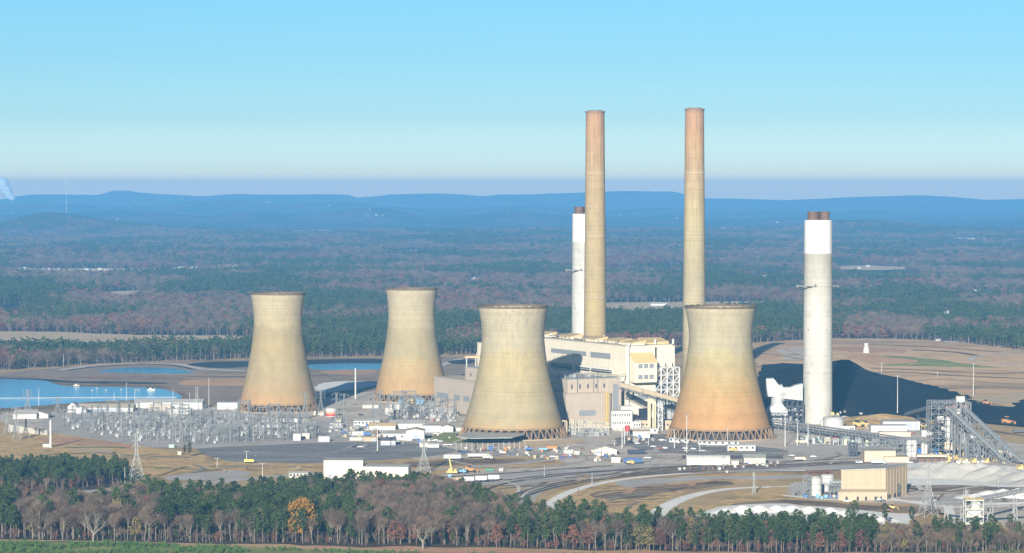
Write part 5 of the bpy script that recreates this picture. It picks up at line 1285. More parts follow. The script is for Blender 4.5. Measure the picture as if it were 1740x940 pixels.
for i in range(10):
    px = 1368+7*i; t = thing('process_unit', 'small box or drum at the foot of the white silos', 'equipment', G(px, 848+rs.uniform(-3, 2)), group='small units at the foot of the silos')
    part(MB().box((0, 0, .4), (rs.uniform(1.4, 2.4), 1.6, rs.uniform(1.2, 2.6))), 'casing', rs.choice([TRENCH, STEELD, BLUE, CYANB, WHITE]), t); part(MB().box((0, 0, 0), (2.6, 1.9, .4)), 'skid', STEELD, t)
# lattice loading tower at bottom right and its conveyors
lt = thing('loading_tower', 'white steel gypsum loading tower above the trees at the lower right', 'loading tower', (0, 0, 0))
c = G(1641, 902); c2 = G(1671, 902); q = MB(); h_ = Hh(851, c.y)
frame3(q, c.x, c2.x, c.y, c.y+9, [0, h_*.22, h_*.45, h_*.7, h_], 2, 1, .38); part(q, 'frame', STEELW, lt)
part(MB().box(((c.x+c2.x)/2, c.y+5, h_*.46), (8.6, 6, h_*.2)).box(((c.x+c2.x)/2+1, c.y+5, h_*.72), (5, 5, h_*.25)), 'hopper', WHITE, lt)
for f in (.22, .45, .7, 1.0): part(MB().box(((c.x+c2.x)/2, c.y+4.5, h_*f+.3), (11.4, 9.5, .3)), 'floor', CREAMS, lt)
q = MB(); frame3(q, c.x, c2.x, c.y, c.y+9, [h_, h_+1.2], 4, 2, .18, False); part(q, 'railing', YELS, lt)
conveyor('long thin conveyor climbing right from the gypsum loading tower', D(1655, 853, c.y+4), D(1790, 826, c.y+120), 2.0, TRENCH, 3, cm_=TRENCH, deep=1.4)
conveyor('lower thin conveyor joining the gypsum loading tower from the right', D(1660, 862, c.y+6), D(1790, 858, c.y+40), 1.6, TRENCH, 3, cm_=TRENCH, deep=1.2)
conveyor('thin conveyor reaching the gypsum loading tower from the left yard', D(1592, 858, c.y+60), D(1652, 858, c.y+8), 1.4, TRENCH, 2, cm_=TRENCH, deep=1.2)
bld('salmon flat roofed shed right of the gypsum loading tower', 1681, 1698, 899, 888, 7, M('salmon_block', (.56, .42, .30)), 'flat', TANW, name='shed')
bld('long low dark shed behind the trees at lower right', 1620, 1672, 905, 898, 10, BEIGE, 'gablex', M('brown_roof', (.2, .14, .12)), name='shed')

# ---------------------------------------------------------------- heaps
def mound(name, label, peaks, mat, grid=3.0, slope=0.55, kind='structure', noise_=.5, cat=None):
    """peaks: (x, y, h, run) cones merged; run = horizontal reach"""
    x0 = min(p[0]-p[3] for p in peaks)-4; x1 = max(p[0]+p[3] for p in peaks)+4; y0 = min(p[1]-p[3] for p in peaks)-4; y1 = max(p[1]+p[3] for p in peaks)+4
    nx = int((x1-x0)/grid)+1; ny = int((y1-y0)/grid)+1; V_ = []; F_ = []; Hs_ = []
    for j in range(ny+1):
        for i in range(nx+1):
            x = x0+i*grid; y = y0+j*grid; h = -1
            for p in peaks:
                d = math.hypot(x-p[0], y-p[1])/p[3]; h = max(h, p[2]*(1-d))
            if h > 0: h += noise_*vnoise(x, y, 14, 3)*min(1, h)
            V_.append((x, y, h)); Hs_.append(h)
    for j in range(ny):
        for i in range(nx):
            o = j*(nx+1)+i; f = (o, o+1, o+nx+2, o+nx+1)
            if max(Hs_[k] for k in f) > 0: F_.append(f)
    me = bpy.data.meshes.new(name); me.from_pydata(V_, [], F_); me.materials.append(mat)
    o = bpy.data.objects.new(name, me); S.collection.objects.link(o)
    return tag(o, label, cat or 'heap', kind=None)
LIME = ground_mat('limestone', [(0.3, (0.45, 0.44, 0.41)), (0.5, (0.56, 0.53, 0.47)), (0.7, (0.66, 0.62, 0.54))], 0.035, 0.5, 0.12)
pk = []
for px, py, h, r in ((1565,808,6,24),(1580,806,9,26),(1600,806,10,28),(1620,808,9.5,30),(1645,808,10,30),(1665,808,9.5,30),(1690,812,9.5,30),(1715,814,8.5,32),(1740,818,7,30),(1770,822,6,30)):
    p = G(px, py); pk.append((p.x, p.y, h, r))
mound('limestone_pile', 'big pale limestone heap at the foot of the twin conveyors, right edge', pk, LIME, 2.5)
pk = [(*G(px, py).xy, h, r) for px, py, h, r in ((1655,846,3,14),(1680,844,4.5,16),(1705,843,5,17),(1730,843,5.5,18),(1760,845,5,18))]
mound('gypsum_pile', 'small white heap in front of the limestone heap, right edge', pk, WHITEG, 2)
pk = [(*G(px, py).xy, h, r) for px, py, h, r in ((1235,872,3.5,12),(1262,870,4.5,14),(1290,869,4.5,14),(1320,868,4,14),(1345,868,3.5,13),(1375,870,4,13),(1410,874,4.5,14),(1440,876,4,14),(1470,880,3.5,14),(1500,886,3.5,14))]
mound('gypsum_pile', 'long white gypsum heap behind the pines, lower right', pk, WHITEG, 2)
pk = [(*G(px, py).xy, h, r) for px, py, h, r in ((1470,722,5,45),(1500,716,7,50),(1440,716,4,30))]
mound('earth_mound', 'grassy brown mound between the coal pile and the maintenance building', pk, GRASS, 4)
# coal
patch('coal_ground', [(1285,645),(1300,624),(1345,618),(1445,622),(1485,640),(1600,667),(1692,692),(1740,682),(1830,668),(1830,728),(1690,722),(1560,712),(1430,712),(1300,712)], COALG, jit=3, grid=40)
ridge = [(XY(1290, 3010), 16), (XY(1330, 3060), 22), (XY(1385, 3070), 27), (XY(1440, 3060), 32.5), (XY(1476, 3040), 21), (XY(1540, 3030), 13), (XY(1600, 3000), 6.5), (XY(1640, 2950), 3), (XY(1690, 2850), .3)]
V_ = []; F_ = []; gx = 7.0; x0, x1, y0, y1 = 225, 520, 2660, 3150; nx = int((x1-x0)/gx); ny = int((y1-y0)/gx); HH = []
for j in range(ny+1):
    for i in range(nx+1):
        x = x0+i*gx; y = y0+j*gx; h = -1
        # height of the ridge line abreast of this point, falling gently to the front and steeply behind
        for (a, ha), (b2, hb) in zip(ridge, ridge[1:]):
            if a.x <= x <= b2.x or (a is ridge[0][0] and x < a.x):
                t_ = max(0, min(1, (x-a.x)/(b2.x-a.x))); yr = a.y+(b2.y-a.y)*t_; hr = ha+(hb-ha)*t_
                if x < a.x: hr = ha*max(0, 1-(a.x-x)/30)
                if y <= yr: f = max(0, 1-(yr-y)/(min(330, hr*11+30))); h = hr*(f**1.1)
                else: h = hr-0.55*(y-yr)
        g_ = 5*math.exp(-((x-400)/60)**2-((y-2800)/45)**2)
        if h > 0: h = h + g_*.6 + .9*vnoise(x, y, 40, 3)
        V_.append((x, y, h)); HH.append(h)
for j in range(ny):
    for i in range(nx):
        o = j*(nx+1)+i; f = (o, o+1, o+nx+2, o+nx+1)
        if max(HH[k] for k in f) > 0: F_.append(f)
me = bpy.data.meshes.new('coal_pile'); me.from_pydata(V_, [], F_); me.materials.append(COALG); o = bpy.data.objects.new('coal_pile', me); S.collection.objects.link(o)
tag(o, 'vast black coal pile behind the free standing stack', 'coal pile')
# ---------------------------------------------------------------- buildings on the left and in the middle
bld('long shed with a tan roof between the pond and the switchyard, left one of two', 130, 226, 700, 693, 22, 'w', 'gablex', TANROOF, rise=3.2, name='shed', doors=[(.25,.72,.8),(.76,.86,.8)])
bld('white gabled block at the left end of the tan roofed pond shed', 115, 131, 701, 691, 16, 'w', 'gabley', WHITE, rise=3.5, name='shed')
bld('low white shed in front of the gabled block beside the pond', 128, 146, 703, 695, 10, 'w', 'gabley', WHITE, rise=1.5, name='shed')
bld('white shed with roof vents right of the tan roofed shed by the pond', 229, 344, 696, 684, 24, 'w', 'gablex', WHITE, rise=2.6, name='shed', eq=9)
bld('lean-to with a dark front below the vented white shed', 252, 290, 698, 689, 7, 'b', 'flat', TANROOF, name='shed')
bld('small white block in front of the right end of the vented white shed', 283, 324, 704, 696, 10, 'w', 'flat', WHITE, name='shed')
bld('white block left of the leftmost cooling tower foot', 369, 404, 696, 685, 14, 'w', 'flat', WHITE, name='shed')
bld('pale hipped shed behind the left end of the switchyard', 22, 62, 712, 704, 24, 'w', 'gablex', GREYROOF, rise=3.4, name='shed')
bld('second pale roofed shed, right of the hipped one behind the switchyard', 48, 82, 711, 704.5, 16, 'w', 'gabley', OFFW, rise=2.6, name='shed')
t = thing('retaining_wall', 'long pale concrete wall slanting down at the left end of the switchyard', 'wall', (0, 0, 0))
a = G(14, 734); b_ = G(80, 739.5); q = MB(); q.prism([(a.x, a.y), (b_.x, b_.y), (b_.x+1, b_.y+2), (a.x+1, a.y+2)], 0, [6.4, 3.6, 3.6, 6.4]); part(q, 'wall', OFFW, t); q = MB(); q.prism([(a.x-.2, a.y-.2), (b_.x, b_.y-.2), (b_.x+1, b_.y+2.2), (a.x+1, a.y+2.2)], [6.41, 3.61, 3.61, 6.41], [6.7, 3.9, 3.9, 6.7]); part(q, 'coping', GREYROOF, t)
bld('cream hut at the foot of the white monopole on the left', 73, 84, 760, 755, 5, 'c', 'flat', TANW, name='hut')
bld('pale green control cabin at the edge of the switchyard', 287, 296, 761, 756, 3, M('pale_green_steel', (.34, .46, .38)), 'flat', WHITE, name='cabin')
bld('pale yellow cabin left of the lone conifer', 302, 308, 773, 768, 3, 'c', 'flat', WHITE, name='cabin')
bld('white shed with a tan roof and a dark door, right of the leftmost cooling tower', 467, 507, 717.5, 711, 14, 'w', 'gablex', TANROOF, rise=1.4, name='shed', doors=[(.68,.8,.8)])
bld('low pale shed at the right end of the switchyard', 441, 478, 727, 721, 9, 'w', 'gablex', TANROOF, rise=1.2, name='shed')
bld('small white gabled shed joined above the low pale switchyard shed', 462, 478, 724, 718.5, 8, 'w', 'gabley', WHITE, rise=1, name='shed')
bld('small tan box building right of the dark doored shed', 509, 528, 716.5, 712, 6, 't', 'flat', TANROOF, name='shed')
bld('cream arched shelter left of the orange banded tank', 533, 550, 706, 699, 6, 'c', 'arch', name='shelter')
bld('pale trailer parked in front of the coal shadow behind the yard', 616, 643, 694, 689, 4, 'o', 'flat', WHITE, name='trailer_office')
for i, (px0, px1, yb, yt, d, wl, rf, rm, rise, lb, ex) in enumerate([
 (601, 645, 724, 715, 14, 'w', 'gablex', GREYROOF, 1.5, 'long white store with a row of dark windows, back left of the workshop cluster', dict(win=7)),
 (627, 672, 731, 724, 18, 'w', 'gablex', YELROOF, 2.2, 'workshop with a faded yellow roof in the middle of the cluster', {}),
 (662, 722, 729, 720, 22, 'w', 'gablex', GREYROOF, 2.5, 'white hall with a grey roof behind the big white workshop', dict(doors=[(.45,.56,.7)])),
 (682, 716, 718, 713, 7, 'w', 'flat', DARKROOF, 1, 'narrow white building with a dark roof at the back of the cluster', dict(win=6)),
 (717, 750, 735, 724, 14, 'w', 'flat', GREYROOF, 1, 'white open garage with dark bays right of the big white workshop', dict(doors=[(.1,.45,.6)])),
 (750, 770, 735, 726, 18, 'w', 'gabley', TANROOF, 1.6, 'white gabled shed at the right end of the cluster', dict(doors=[(.15,.3,.6),(.6,.7,.6)])),
 (770, 792, 733, 727, 8, 'w', 'gablex', TANROOF, 1, 'low white store beside the foot of the middle cooling tower', {}),
 (651, 690, 748.5, 737, 16, 'w', 'gablex', GREYROOF, 1.2, 'lower left wing of the big white workshop', dict(win=3)),
 (690, 721, 749, 732.5, 20, 'w', 'gabley', TANROOF, 1.6, 'big white workshop with a grey roller door beside the car park', dict(doors=[(.40,.64,.62)])),
 (592, 619, 740, 734, 6, 'w', 'flat', WHITE, 1, 'white trailer stack behind the blue dumpster', {}),
 (594, 616, 749, 744, 5, 'o', 'flat', WHITE, 1, 'grey white tanker body behind the car park', {}),
 (617, 640, 750.5, 743, 6, 't', 'gablex', TANW, .8, 'tan container shed at the back edge of the car park', dict(doors=[(.6,.95,.6)])),
 (541, 560, 751, 742.5, 6, 'w', 'flat', WHITE, 1, 'small white cabin with three doors at the back left of the car park', dict(doors=[(.1,.2,.6),(.45,.55,.6),(.75,.85,.6)])),
 (498, 511, 749, 738, 5, 'w', 'flat', WHITE, 1, 'white switchgear house at the right end of the switchyard', {}),
 (513, 526, 746, 737, 5, 'o', 'flat', WHITE, 1, 'grey white switchgear house right of its white neighbour', {}),
 (566, 583, 728, 720, 6, 'o', 'flat', GREYROOF, 1, 'open steel framed store below the twin pylons', dict(doors=[(.1,.4,.7),(.5,.9,.7)])),
]): bld(lb, px0, px1, yb, yt, d, wl, rf, rm, rise=rise, name='workshop' if 'workshop' in lb else 'shed', **ex)
bld('dark roofed open shelter beside the big white workshop', 647, 672, 757, 749, 9, 'w', 'gablex', DARKROOF, rise=2.6, name='shelter', doors=[(.1,.4,.7),(.5,.95,.7)])
# big cream building in front
t = bld('tall left block of the big cream warehouse in the foreground', 550, 617, 815, 783, 22, 'c', 'flat', GREYROOF, name='warehouse', doors=[(.12,.22,.35)])
bld('lower right block of the big cream warehouse in the foreground', 612, 694, 815, 793, 24, 'c', 'gablex', GREYROOF, rise=.8, name='warehouse', rz=-3)
bld('small building with a white sloped roof and dark windows left of the cream warehouse', 491, 527, 813, 804, 8, 'o', 'gablex', WHITE, rise=.8, name='gatehouse', win=6)
bld('white fabric arched shelter in front of the rightmost cooling tower', 1167, 1241, 791, 774.5, 13, 'w', 'arch', name='fabric_shelter')
bld('grey roofed white garage right of the arched fabric shelter', 1264, 1301, 789, 778, 14, 'o', 'gablex', M('green_grey_roof', (.30, .32, .27)), rise=2.2, name='garage', doors=[(.05,.3,.6)])
bld('small cream hut between the arched shelter and the grey roofed garage', 1243, 1255, 790, 784, 4, 'c', 'flat', CREAM, name='hut')
bld('tan gabled shed with a dark open front, in the yard before the turbine hall', 1010, 1048, 773, 765, 13, 'c', 'gabley', CREAM, rise=2.4, name='shed', doors=[(.02,.3,.9)])
bld('low white shed in front of the tan gabled shed', 1014, 1031, 774.5, 770.5, 4, 'w', 'flat', WHITE, name='shed')
bld('small round topped white shelter left of the tan gabled shed', 958, 975, 771, 764, 6, 'w', 'arch', name='shelter')
bld('pale equipment box left of the dark open front of the tan shed', 975, 985, 773, 767.5, 4, 'o', 'flat', WHITE, name='cabin')
bld('cream and white welfare cabin left of the blue containers', 1039, 1054, 786, 778, 5, 'c', 'flat', WHITE, name='cabin')
bld('small tan brick hut beside the left pylon at the car park', 713, 727, 760, 753, 3, 'c', 'flat', TANW, name='hut')
bld('low white shed beside the hut by the car park pylon', 727, 746, 761, 755, 6, 'w', 'gablex', WHITE, rise=.8, name='shed')
for i, (px, lb) in enumerate(((1137, 'leftmost'), (1151, 'second'), (1203, 'third'))):
    pass
for px0, px1, yb, yt, lb in ((1137,1150,752,745,'white trailer at the left foot of the rightmost cooling tower'), (1150,1170,753,747.5,'pale tent roofed trailer second from the left at the rightmost tower'), (1186,1200,756,750,'cream office trailer in the middle of the row at the rightmost tower'), (1200,1256,757,751,'long white office trailer along the front of the rightmost cooling tower'), (1236,1284,767,757,'second long white trailer in front of the right half of the tower')):
    bld(lb, px0, px1, yb, yt, 6, 'w', 'gablex', WHITE, rise=.7, name='trailer_office', win=5 if px1-px0 > 30 else 2)
# building ends behind the middle tower
t = thing('roof_gantry', 'white framed deck with an orange top seen left of the middle cooling tower', 'gantry', (0, 0, 0))
q = MB(); a = XY(792, 2780).x; b2 = XY(814, 2780).x
for x_ in (a+.5, (a+b2)/2+3): q.bar((x_, 2780, 0), (x_, 2780, Hh(606, 2780)), .8)
part(q, 'post', STEELW, t); part(MB().box(((a+b2)/2, 2783, Hh(608, 2780)), (b2-a+2, 8, 1.6)), 'deck', M('orange_tan', (.5, .36, .2)), t)
part(MB().bar((b2-3, 2780, Hh(605, 2780)), (b2+1, 2780, Hh(588, 2780)), .5), 'brace', STEELW, t)
# canopy with ponds of junk at the foot of the middle tower
t = thing('low_canopy', 'grey flat canopy roof on thin posts at the front foot of the middle cooling tower', 'canopy', (0, 0, 0)); q = MB()
pts = [G(776, 754).xy, G(800, 757).xy, G(870, 756).xy, G(892, 750).xy, G(850, 744).xy, G(795, 746).xy]
q.prism(pts, 5.4, 5.9); part(q, 'roof', GREYROOF, t)
for k in range(14):
    p = G(775+9*k, 765-(k > 8)*1.5); part(MB().bar((p.x, p.y, 0), (p.x, p.y, 6), .25), 'post', STEELW, t)
# tank with orange bands
c = G(562, 708.5); t = thing('storage_tank', 'white tank with two orange bands right of the leftmost cooling tower', 'tank', (c.x, c.y+5, 0)); h_ = Hh(693, c.y+5)
part(MB().lathe([(5, 0), (5, h_-.4), (2, h_+.3)], 36), 'shell', WHITE, t); part(MB().lathe([(5.05, 0.5), (5.06, 2.6)], 36, cap=False), 'band', RED, t, 'red brown lower band'); part(MB().lathe([(5.05, 2.9), (5.06, 4.2)], 36, cap=False), 'band', ORG, t, 'orange band')
# coloured plant below tower two
for px, py, m_, w_, h_, lb in ((747, 685, YELS, 6, 6, 'yellow steel hoop frame in front of the farthest cooling tower'), (681, 683, CYANB, 4, 4, 'light blue tarpaulin box in front of the farthest cooling tower'), (713, 684, CYANB, 7, 6, 'larger light blue box at the right foot of the farthest cooling tower')):
    t = thing('equipment_box', lb, 'equipment', G(px-50 if px > 740 else px, py+3)); part(MB().box((0, 0, 0), (w_, 3, h_*.7)).prism([(-w_/2, -1.5), (w_/2, -1.5), (w_/2, 1.5), (-w_/2, 1.5)], h_*.7, [h_*.7+.1, h_*.7+.1, h_, h_]), 'cover', m_, t); part(MB().box((0, 0, -.0), (w_+.4, 3.4, .3)), 'base', TRENCH, t)
bld('white flat building below the farthest cooling tower', 661, 680, 696, 688, 8, 'w', 'flat', WHITE, name='shed')
bld('cream low building beside the white flat one below the farthest cooling tower', 655, 668, 701, 694, 8, 'c', 'flat', WHITE, name='shed')

# ---------------------------------------------------------------- switchyard
SY = gp([(110,712),(300,703),(400,706),(520,720),(545,735),(530,746),(430,752),(330,756),(240,750),(150,737),(96,722)])
def sw_support(kind):
    t = thing('bus_support', 'x', 'busbar support'); h = 6.2
    part(MB().tube((0, 0, 0), (0, 0, h), .22, n=5), 'post', STEEL, t)
    q = MB(); q.bar((-1.8, 0, h), (1.8, 0, h), .25)
    for k in (-1.6, 0, 1.6): q.tube((k, 0, h), (k, 0, h+1.6), .16, n=5)
    part(q, 'insulators', TRENCH, t)
    return t
def sw_portal():
    t = thing('line_portal', 'x', 'line portal'); h = 15
    for x in (-5, 5):
        q = MB(); frame3(q, x-.5, x+.5, -.5, .5, [0, 3, 6, 9, 12, h], 1, 1, .22); q.tube((x, 0, h), (x, 0, h+4), .12, n=4); part(q, 'mast', STEEL, t)
    q = MB(); lattice(q, (-5, 0, h-1.2), (5, 0, h-1.2), 1, 1, 6, .22); part(q, 'beam', STEEL, t)
    return t
def sw_tall():
    t = thing('lattice_post', 'x', 'switchyard post'); h = 11
    q = MB(); q.bar((0, 0, 0), (0, 0, h), .34); part(q, 'post', M('post_grey', (.25, .255, .245)), t); q = MB(); q.bar((-2.2, 0, h-1), (2.2, 0, h-1), .3).bar((-1.4, 0, h-3), (1.4, 0, h-3), .25); part(q, 'cross_arm', STEEL, t)
    return t
def sw_breaker():
    t = thing('circuit_breaker', 'x', 'circuit breaker'); part(MB().box((0, 0, 0), (2.6, 1.5, 2)), 'cabinet', TRENCH, t)
    q = MB()
    for k in (-1, 0, 1): q.tube((k*.9, 0, 2), (k*.9+k*.5, 0, 4.2), .18, .12)
    part(q, 'bushings', STEELW, t); return t
protos = {'s': sw_support('a'), 'p': sw_portal(), 't': sw_tall(), 'b': sw_breaker()}
SL = {'s': ('grey three armed busbar support in the switchyard', 'busbar supports of the switchyard', 290), 'p': ('grey lattice portal with two masts in the switchyard', 'line portals of the switchyard', 70),
      't': ('pale tall post with cross arms in the switchyard', 'tall posts of the switchyard', 170), 'b': ('grey breaker box with white bushings in the switchyard', 'circuit breakers of the switchyard', 110)}
sp = fill(SY, 8.0, .35); rs.shuffle(sp); used = dict(s=0, p=0, t=0, b=0)
for x, y in sp:
    u = rs.random(); k = 's' if u < .45 else ('p' if u < .58 else ('t' if u < .84 else 'b'))
    if used[k] >= SL[k][2]: continue
    rz_ = R(-12)+rs.gauss(0, .05); s_ = rs.uniform(.68, 1.05)
    if used[k] == 0:
        o = protos[k]; o.location = (x, y, 0); o.rotation_euler = (0, 0, rz_); o['label'] = SL[k][0]; o['group'] = SL[k][1]; KIDS[o.name] = [c for c in S.collection.objects if c.parent == o]
        for c in KIDS[o.name]: KIDS[c.name] = []
    else: dup(protos[k], (x, y, 0), rz_, (s_, s_, s_))
    used[k] += 1
print('switchyard', used, len(sp))
# smaller yard of transformers and posts below tower two, and scattered plant near the workshops
SY2 = gp([(655, 700), (690, 694), (740, 694), (785, 700), (782, 716), (760, 718), (700, 712), (655, 712)])
for x, y in fill(SY2, 9, .4):
    u = rs.random(); k = 's' if u < .35 else ('t' if u < .6 else ('b' if u < .9 else 'p')); dup(protos[k], (x, y, 0), rs.gauss(0, .1), rs.uniform(.8, 1.3), label={'s': 'busbar support', 't': 'pale cross armed post', 'b': 'breaker box', 'p': 'lattice portal'}[k]+' in the small yard below the farthest cooling tower', group={'s': 'busbar supports', 't': 'tall posts', 'b': 'breakers', 'p': 'portals'}[k]+' of the small yard')
c = G(735, 716); t = thing('fire_box', 'small red box among the small yard equipment', 'box', c); part(MB().box((0, 0, .2), (2.2, 1.6, 2)).box((0, 0, 2.2), (2.4, 1.8, .2)), 'casing', RED, t)
# perimeter junk: many small crates, boxes and containers across the yards
def clutter(area, n_, label, group, mats, smax=4.5, name='crate', cat='crate'):
    P_ = gp(area); x0 = min(p.x for p in P_); x1 = max(p.x for p in P_); y0 = min(p.y for p in P_); y1 = max(p.y for p in P_); k = 0; tries = 0
    while k < n_ and tries < n_*30:
        tries += 1; x = rs.uniform(x0, x1); y = rs.uniform(y0, y1)
        if not inpoly(x, y, P_): continue
        w_ = rs.uniform(1.2, smax); d_ = rs.uniform(1.2, 2.6); h_ = rs.uniform(.8, 2.6); q = MB(); q.box((0, 0, .15), (w_, d_, h_)); q.box((-w_*.3, 0, 0), (.3, d_, .15)).box((w_*.3, 0, 0), (.3, d_, .15))
        if rs.random() < .5: q.prism([(-w_/2, -d_/2), (w_/2, -d_/2), (w_/2, d_/2), (-w_/2, d_/2)], h_+.15, [h_+.2, h_+.2, h_+.6, h_+.6])
        o = q.build(name, rs.choice(mats), None, loc=(x, y, 0)); o.rotation_euler = (0, 0, rs.uniform(-.4, .4)); tag(o, label, cat, group); k += 1
MX = [WHITE, OFFW, TRENCH, CREAMS, STEELD, RUBBLE, TANW, BLUE, STEEL, GREYROOF]
clutter([(560,715),(600,712),(660,735),(640,752),(600,748),(560,735)], 60, 'small crate or box among the workshops behind the car park', 'crates behind the car park', MX)
clutter([(640,735),(790,738),(790,745),(730,758),(690,755),(640,755)], 34, 'small box by the workshops and the road to the middle tower', 'boxes beside the workshop road', MX, 3)
clutter([(660,688),(780,690),(780,722),(700,716),(660,712)], 60, 'grey box of electrical plant in the small yard below the farthest tower', 'boxes of the small yard', [TRENCH, WHITE, STEELD, STEEL, OFFW], 4)
clutter([(785,762),(900,762),(1000,762),(1060,778),(1000,788),(860,776),(785,772)], 60, 'coloured crate or skip in the laydown yard before the middle tower', 'crates of the laydown yard', [ORG, BLUE, WHITE, RUBBLE, STEELD, TANW, RUBBLE, GREYROOF, OFFW, TRENCH, STEELD], 3.2)
clutter([(1060,745),(1130,742),(1135,752),(1080,756)], 16, 'small box on the paving before the white offices', 'boxes before the white offices', MX, 2.6)
clutter([(1240,790),(1330,786),(1330,795),(1240,797)], 14, 'small box beside the garage and arched shelter', 'boxes beside the garage', MX, 3)
clutter([(1560,770),(1720,770),(1735,790),(1600,788)], 46, 'small unit on the ground among the conveyor legs', 'units among the conveyor legs', [YELS, TRENCH, STEELD, WHITE, CREAMS, RUBBLE], 3.5)
clutter([(1420,700),(1560,716),(1500,738),(1400,735)], 40, 'small crate beside the maintenance building and tanks', 'crates beside the maintenance building', MX, 4)
clutter([(1050,798),(1240,795),(1300,806),(1100,800)], 12, 'small marker box beside the curved railway', 'boxes beside the railway', [STEELD, WHITE, RUBBLE], 2)
# ---------------------------------------------------------------- pylons, masts, poles
def pylon(px, pyb, pyt, label, w0=None, arms=(.98, .86, .74), arm=4.5, mat=None, group=None, rz=.3, th=.24):
    mat = mat or M('pylon_grey', (.33, .34, .32))
    c = G(px, pyb); h = Hh(pyt, c.y); w0 = w0 or h*.24; t = thing('lattice_pylon', label, 'pylon', c, rz, group); q = MB(); n_ = 9; prev = None
    for k in range(n_+1):
        f = (k/n_)**.85; z = h*f; w_ = w0*(1-min(1, f/.62))*.5+w0*.09; w_ = max(w_, w0*.09); cur = [Vector((sx_*w_, sy_*w_, z)) for sx_, sy_ in ((-1, -1), (1, -1), (1, 1), (-1, 1))]
        if prev:
            for i in range(4):
                q.bar(prev[i], cur[i], th); q.bar(prev[i], cur[(i+1) % 4], th*.6); q.bar(prev[(i+1) % 4], cur[i], th*.6); q.bar(cur[i], cur[(i+1) % 4], th*.6)
        prev = cur
    part(q, 'lattice_body', mat or STEELW, t)
    for f in arms:
        a = MB(); z = h*f; a.bar((-arm, 0, z), (arm, 0, z), th*.8).bar((-arm, 0, z), (0, 0, z+1.6), th*.6).bar((arm, 0, z), (0, 0, z+1.6), th*.6)
        for sx_ in (-1, 1): a.tube((sx_*arm, 0, z), (sx_*arm, 0, z-1.8), .15, n=4)
        part(a, 'cross_arm', mat or STEELW, t)
    return t
pylon(232, 821, 737, 'tall pale lattice pylon beside the small left wood', 9.5, arm=3)
pylon(720, 803, 746, 'white lattice pylon at the corner of the car park, right of the cream warehouse', 7.5, arm=2)
pylon(1577, 878, 786, 'grey lattice pylon in front of the limestone heap', 8.5, arm=2.5)
pylon(1642, 884, 833, 'short grey lattice pylon above the gypsum loading tower', 5, arm=2)
pylon(1281, 840, 803, 'small thin lattice mast on the grass left of the white silos', 2.0, arms=(.95,), arm=.8, th=.16)
for i, (px, pb, pt, lb) in enumerate(((28, 748, 693, 'pale lattice pylon at the left edge before the switchyard'), (12, 738, 700, 'faint lattice pylon at the far left edge'), (44, 744, 712, 'short lattice pylon right of the pale one at the left edge'), (47, 700, 663, 'lattice pylon standing before the big pond at the left'), (98, 702, 676, 'shorter lattice pylon before the pond, right of the tall one'),
    (572, 745, 668, 'left one of two tall lattice pylons right of the leftmost tower'), (585, 742, 670, 'right one of two tall lattice pylons right of the leftmost tower'), (634, 722, 669, 'lattice pylon left of a close pair below the farthest tower'), (646, 722, 664, 'lattice pylon right of a close pair below the farthest tower'), (519, 712, 666, 'lattice pylon in front of the foot of the leftmost tower'), (545, 706, 664, 'lattice pylon right of the foot of the leftmost tower'), (671, 713, 697, 'short three legged lattice stand behind the workshops'))):
    pylon(px, pb, pt, lb, 5.5, arm=4, mat=STEEL if i > 3 else M('post_grey', (.36, .37, .36)), th=.25)
for i, (px, py, Y) in enumerate(((607, 492, 5900), (903, 487, 6050), (1065, 425, 9800), (1452, 470, 7000), (300, 488, 6000))):
    c = XY(px, Y); z0 = terr(c.x, c.y); t = thing('lattice_pylon', 'faint distant pylon above the far woods, number %d from the left' % (sorted((607, 903, 1065, 1452, 300)).index(px)+1), 'pylon', (c.x, c.y, z0)); zt = Hh(py, Y)-z0
    t['label'] = {607: 'faint far pylon in the woods between the two left cooling towers', 903: 'faint far pylon in the woods left of the half hidden white stack', 1065: 'faint very distant pylon between the two tall chimneys', 1452: 'faint far pylon right of the free standing stack', 300: 'faint far pylon in the woods left of the leftmost cooling tower'}[px]
    q = MB(); frame3(q, -2.5, 2.5, -2, 2, [0, zt*.5, zt], 1, 1, .7); part(q, 'lattice_body', STEELW, t); part(MB().bar((-9, 0, zt), (9, 0, zt), .8).bar((-9, 0, zt-6), (9, 0, zt-6), .8), 'cross_arm', STEELW, t)
def pole(px, pyb, pyt, label, r=.35, kind='light', mat=None, group=None):
    c = GT(px, pyb); h = Hh(pyt, c.y); nm = {'light': 'light_mast', 'mono': 'monopole', 'wood': 'utility_pole', 'rod': 'lightning_mast'}[kind]; t = thing(nm, label, {'light': 'light mast', 'mono': 'monopole', 'wood': 'utility pole', 'rod': 'mast'}[kind], (c.x, c.y, terr(c.x, c.y)), group=group); h -= terr(c.x, c.y)
    part(MB().tube((0, 0, 0), (0, 0, h), r, r*(.85 if kind == 'mono' else .5), n=10), 'pole', mat or STEELW, t)
    if kind == 'light':
        hr_ = part(MB().tube((0, 0, h-.3), (0, 0, h), 1.1, n=10), 'head_ring', STEEL, t)
        for k in range(4): a = k*1.57+.4; part(MB().box((1.3*math.cos(a), 1.3*math.sin(a), h-.6), (.7, .7, .5)), 'lamp', OFFW, hr_)
        part(MB().tube((0, 0, 0), (0, 0, .8), r*2.2, n=10), 'footing', TANW, t)
    elif kind == 'wood': part(MB().bar((-1.3, 0, h-1), (1.3, 0, h-1), .25), 'cross_arm', RUBBLE, t)
    elif kind == 'mono': part(MB().tube((0, 0, 0), (0, 0, 1), r*1.8, n=10), 'footing', TRENCH, t)
    return t
pole(86, 761, 714, 'thick white monopole on the grass left of the switchyard', .95, 'mono')
pole(604, 678, 626, 'thick white monopole beside the dark shadow between the two left towers', .75, 'mono')
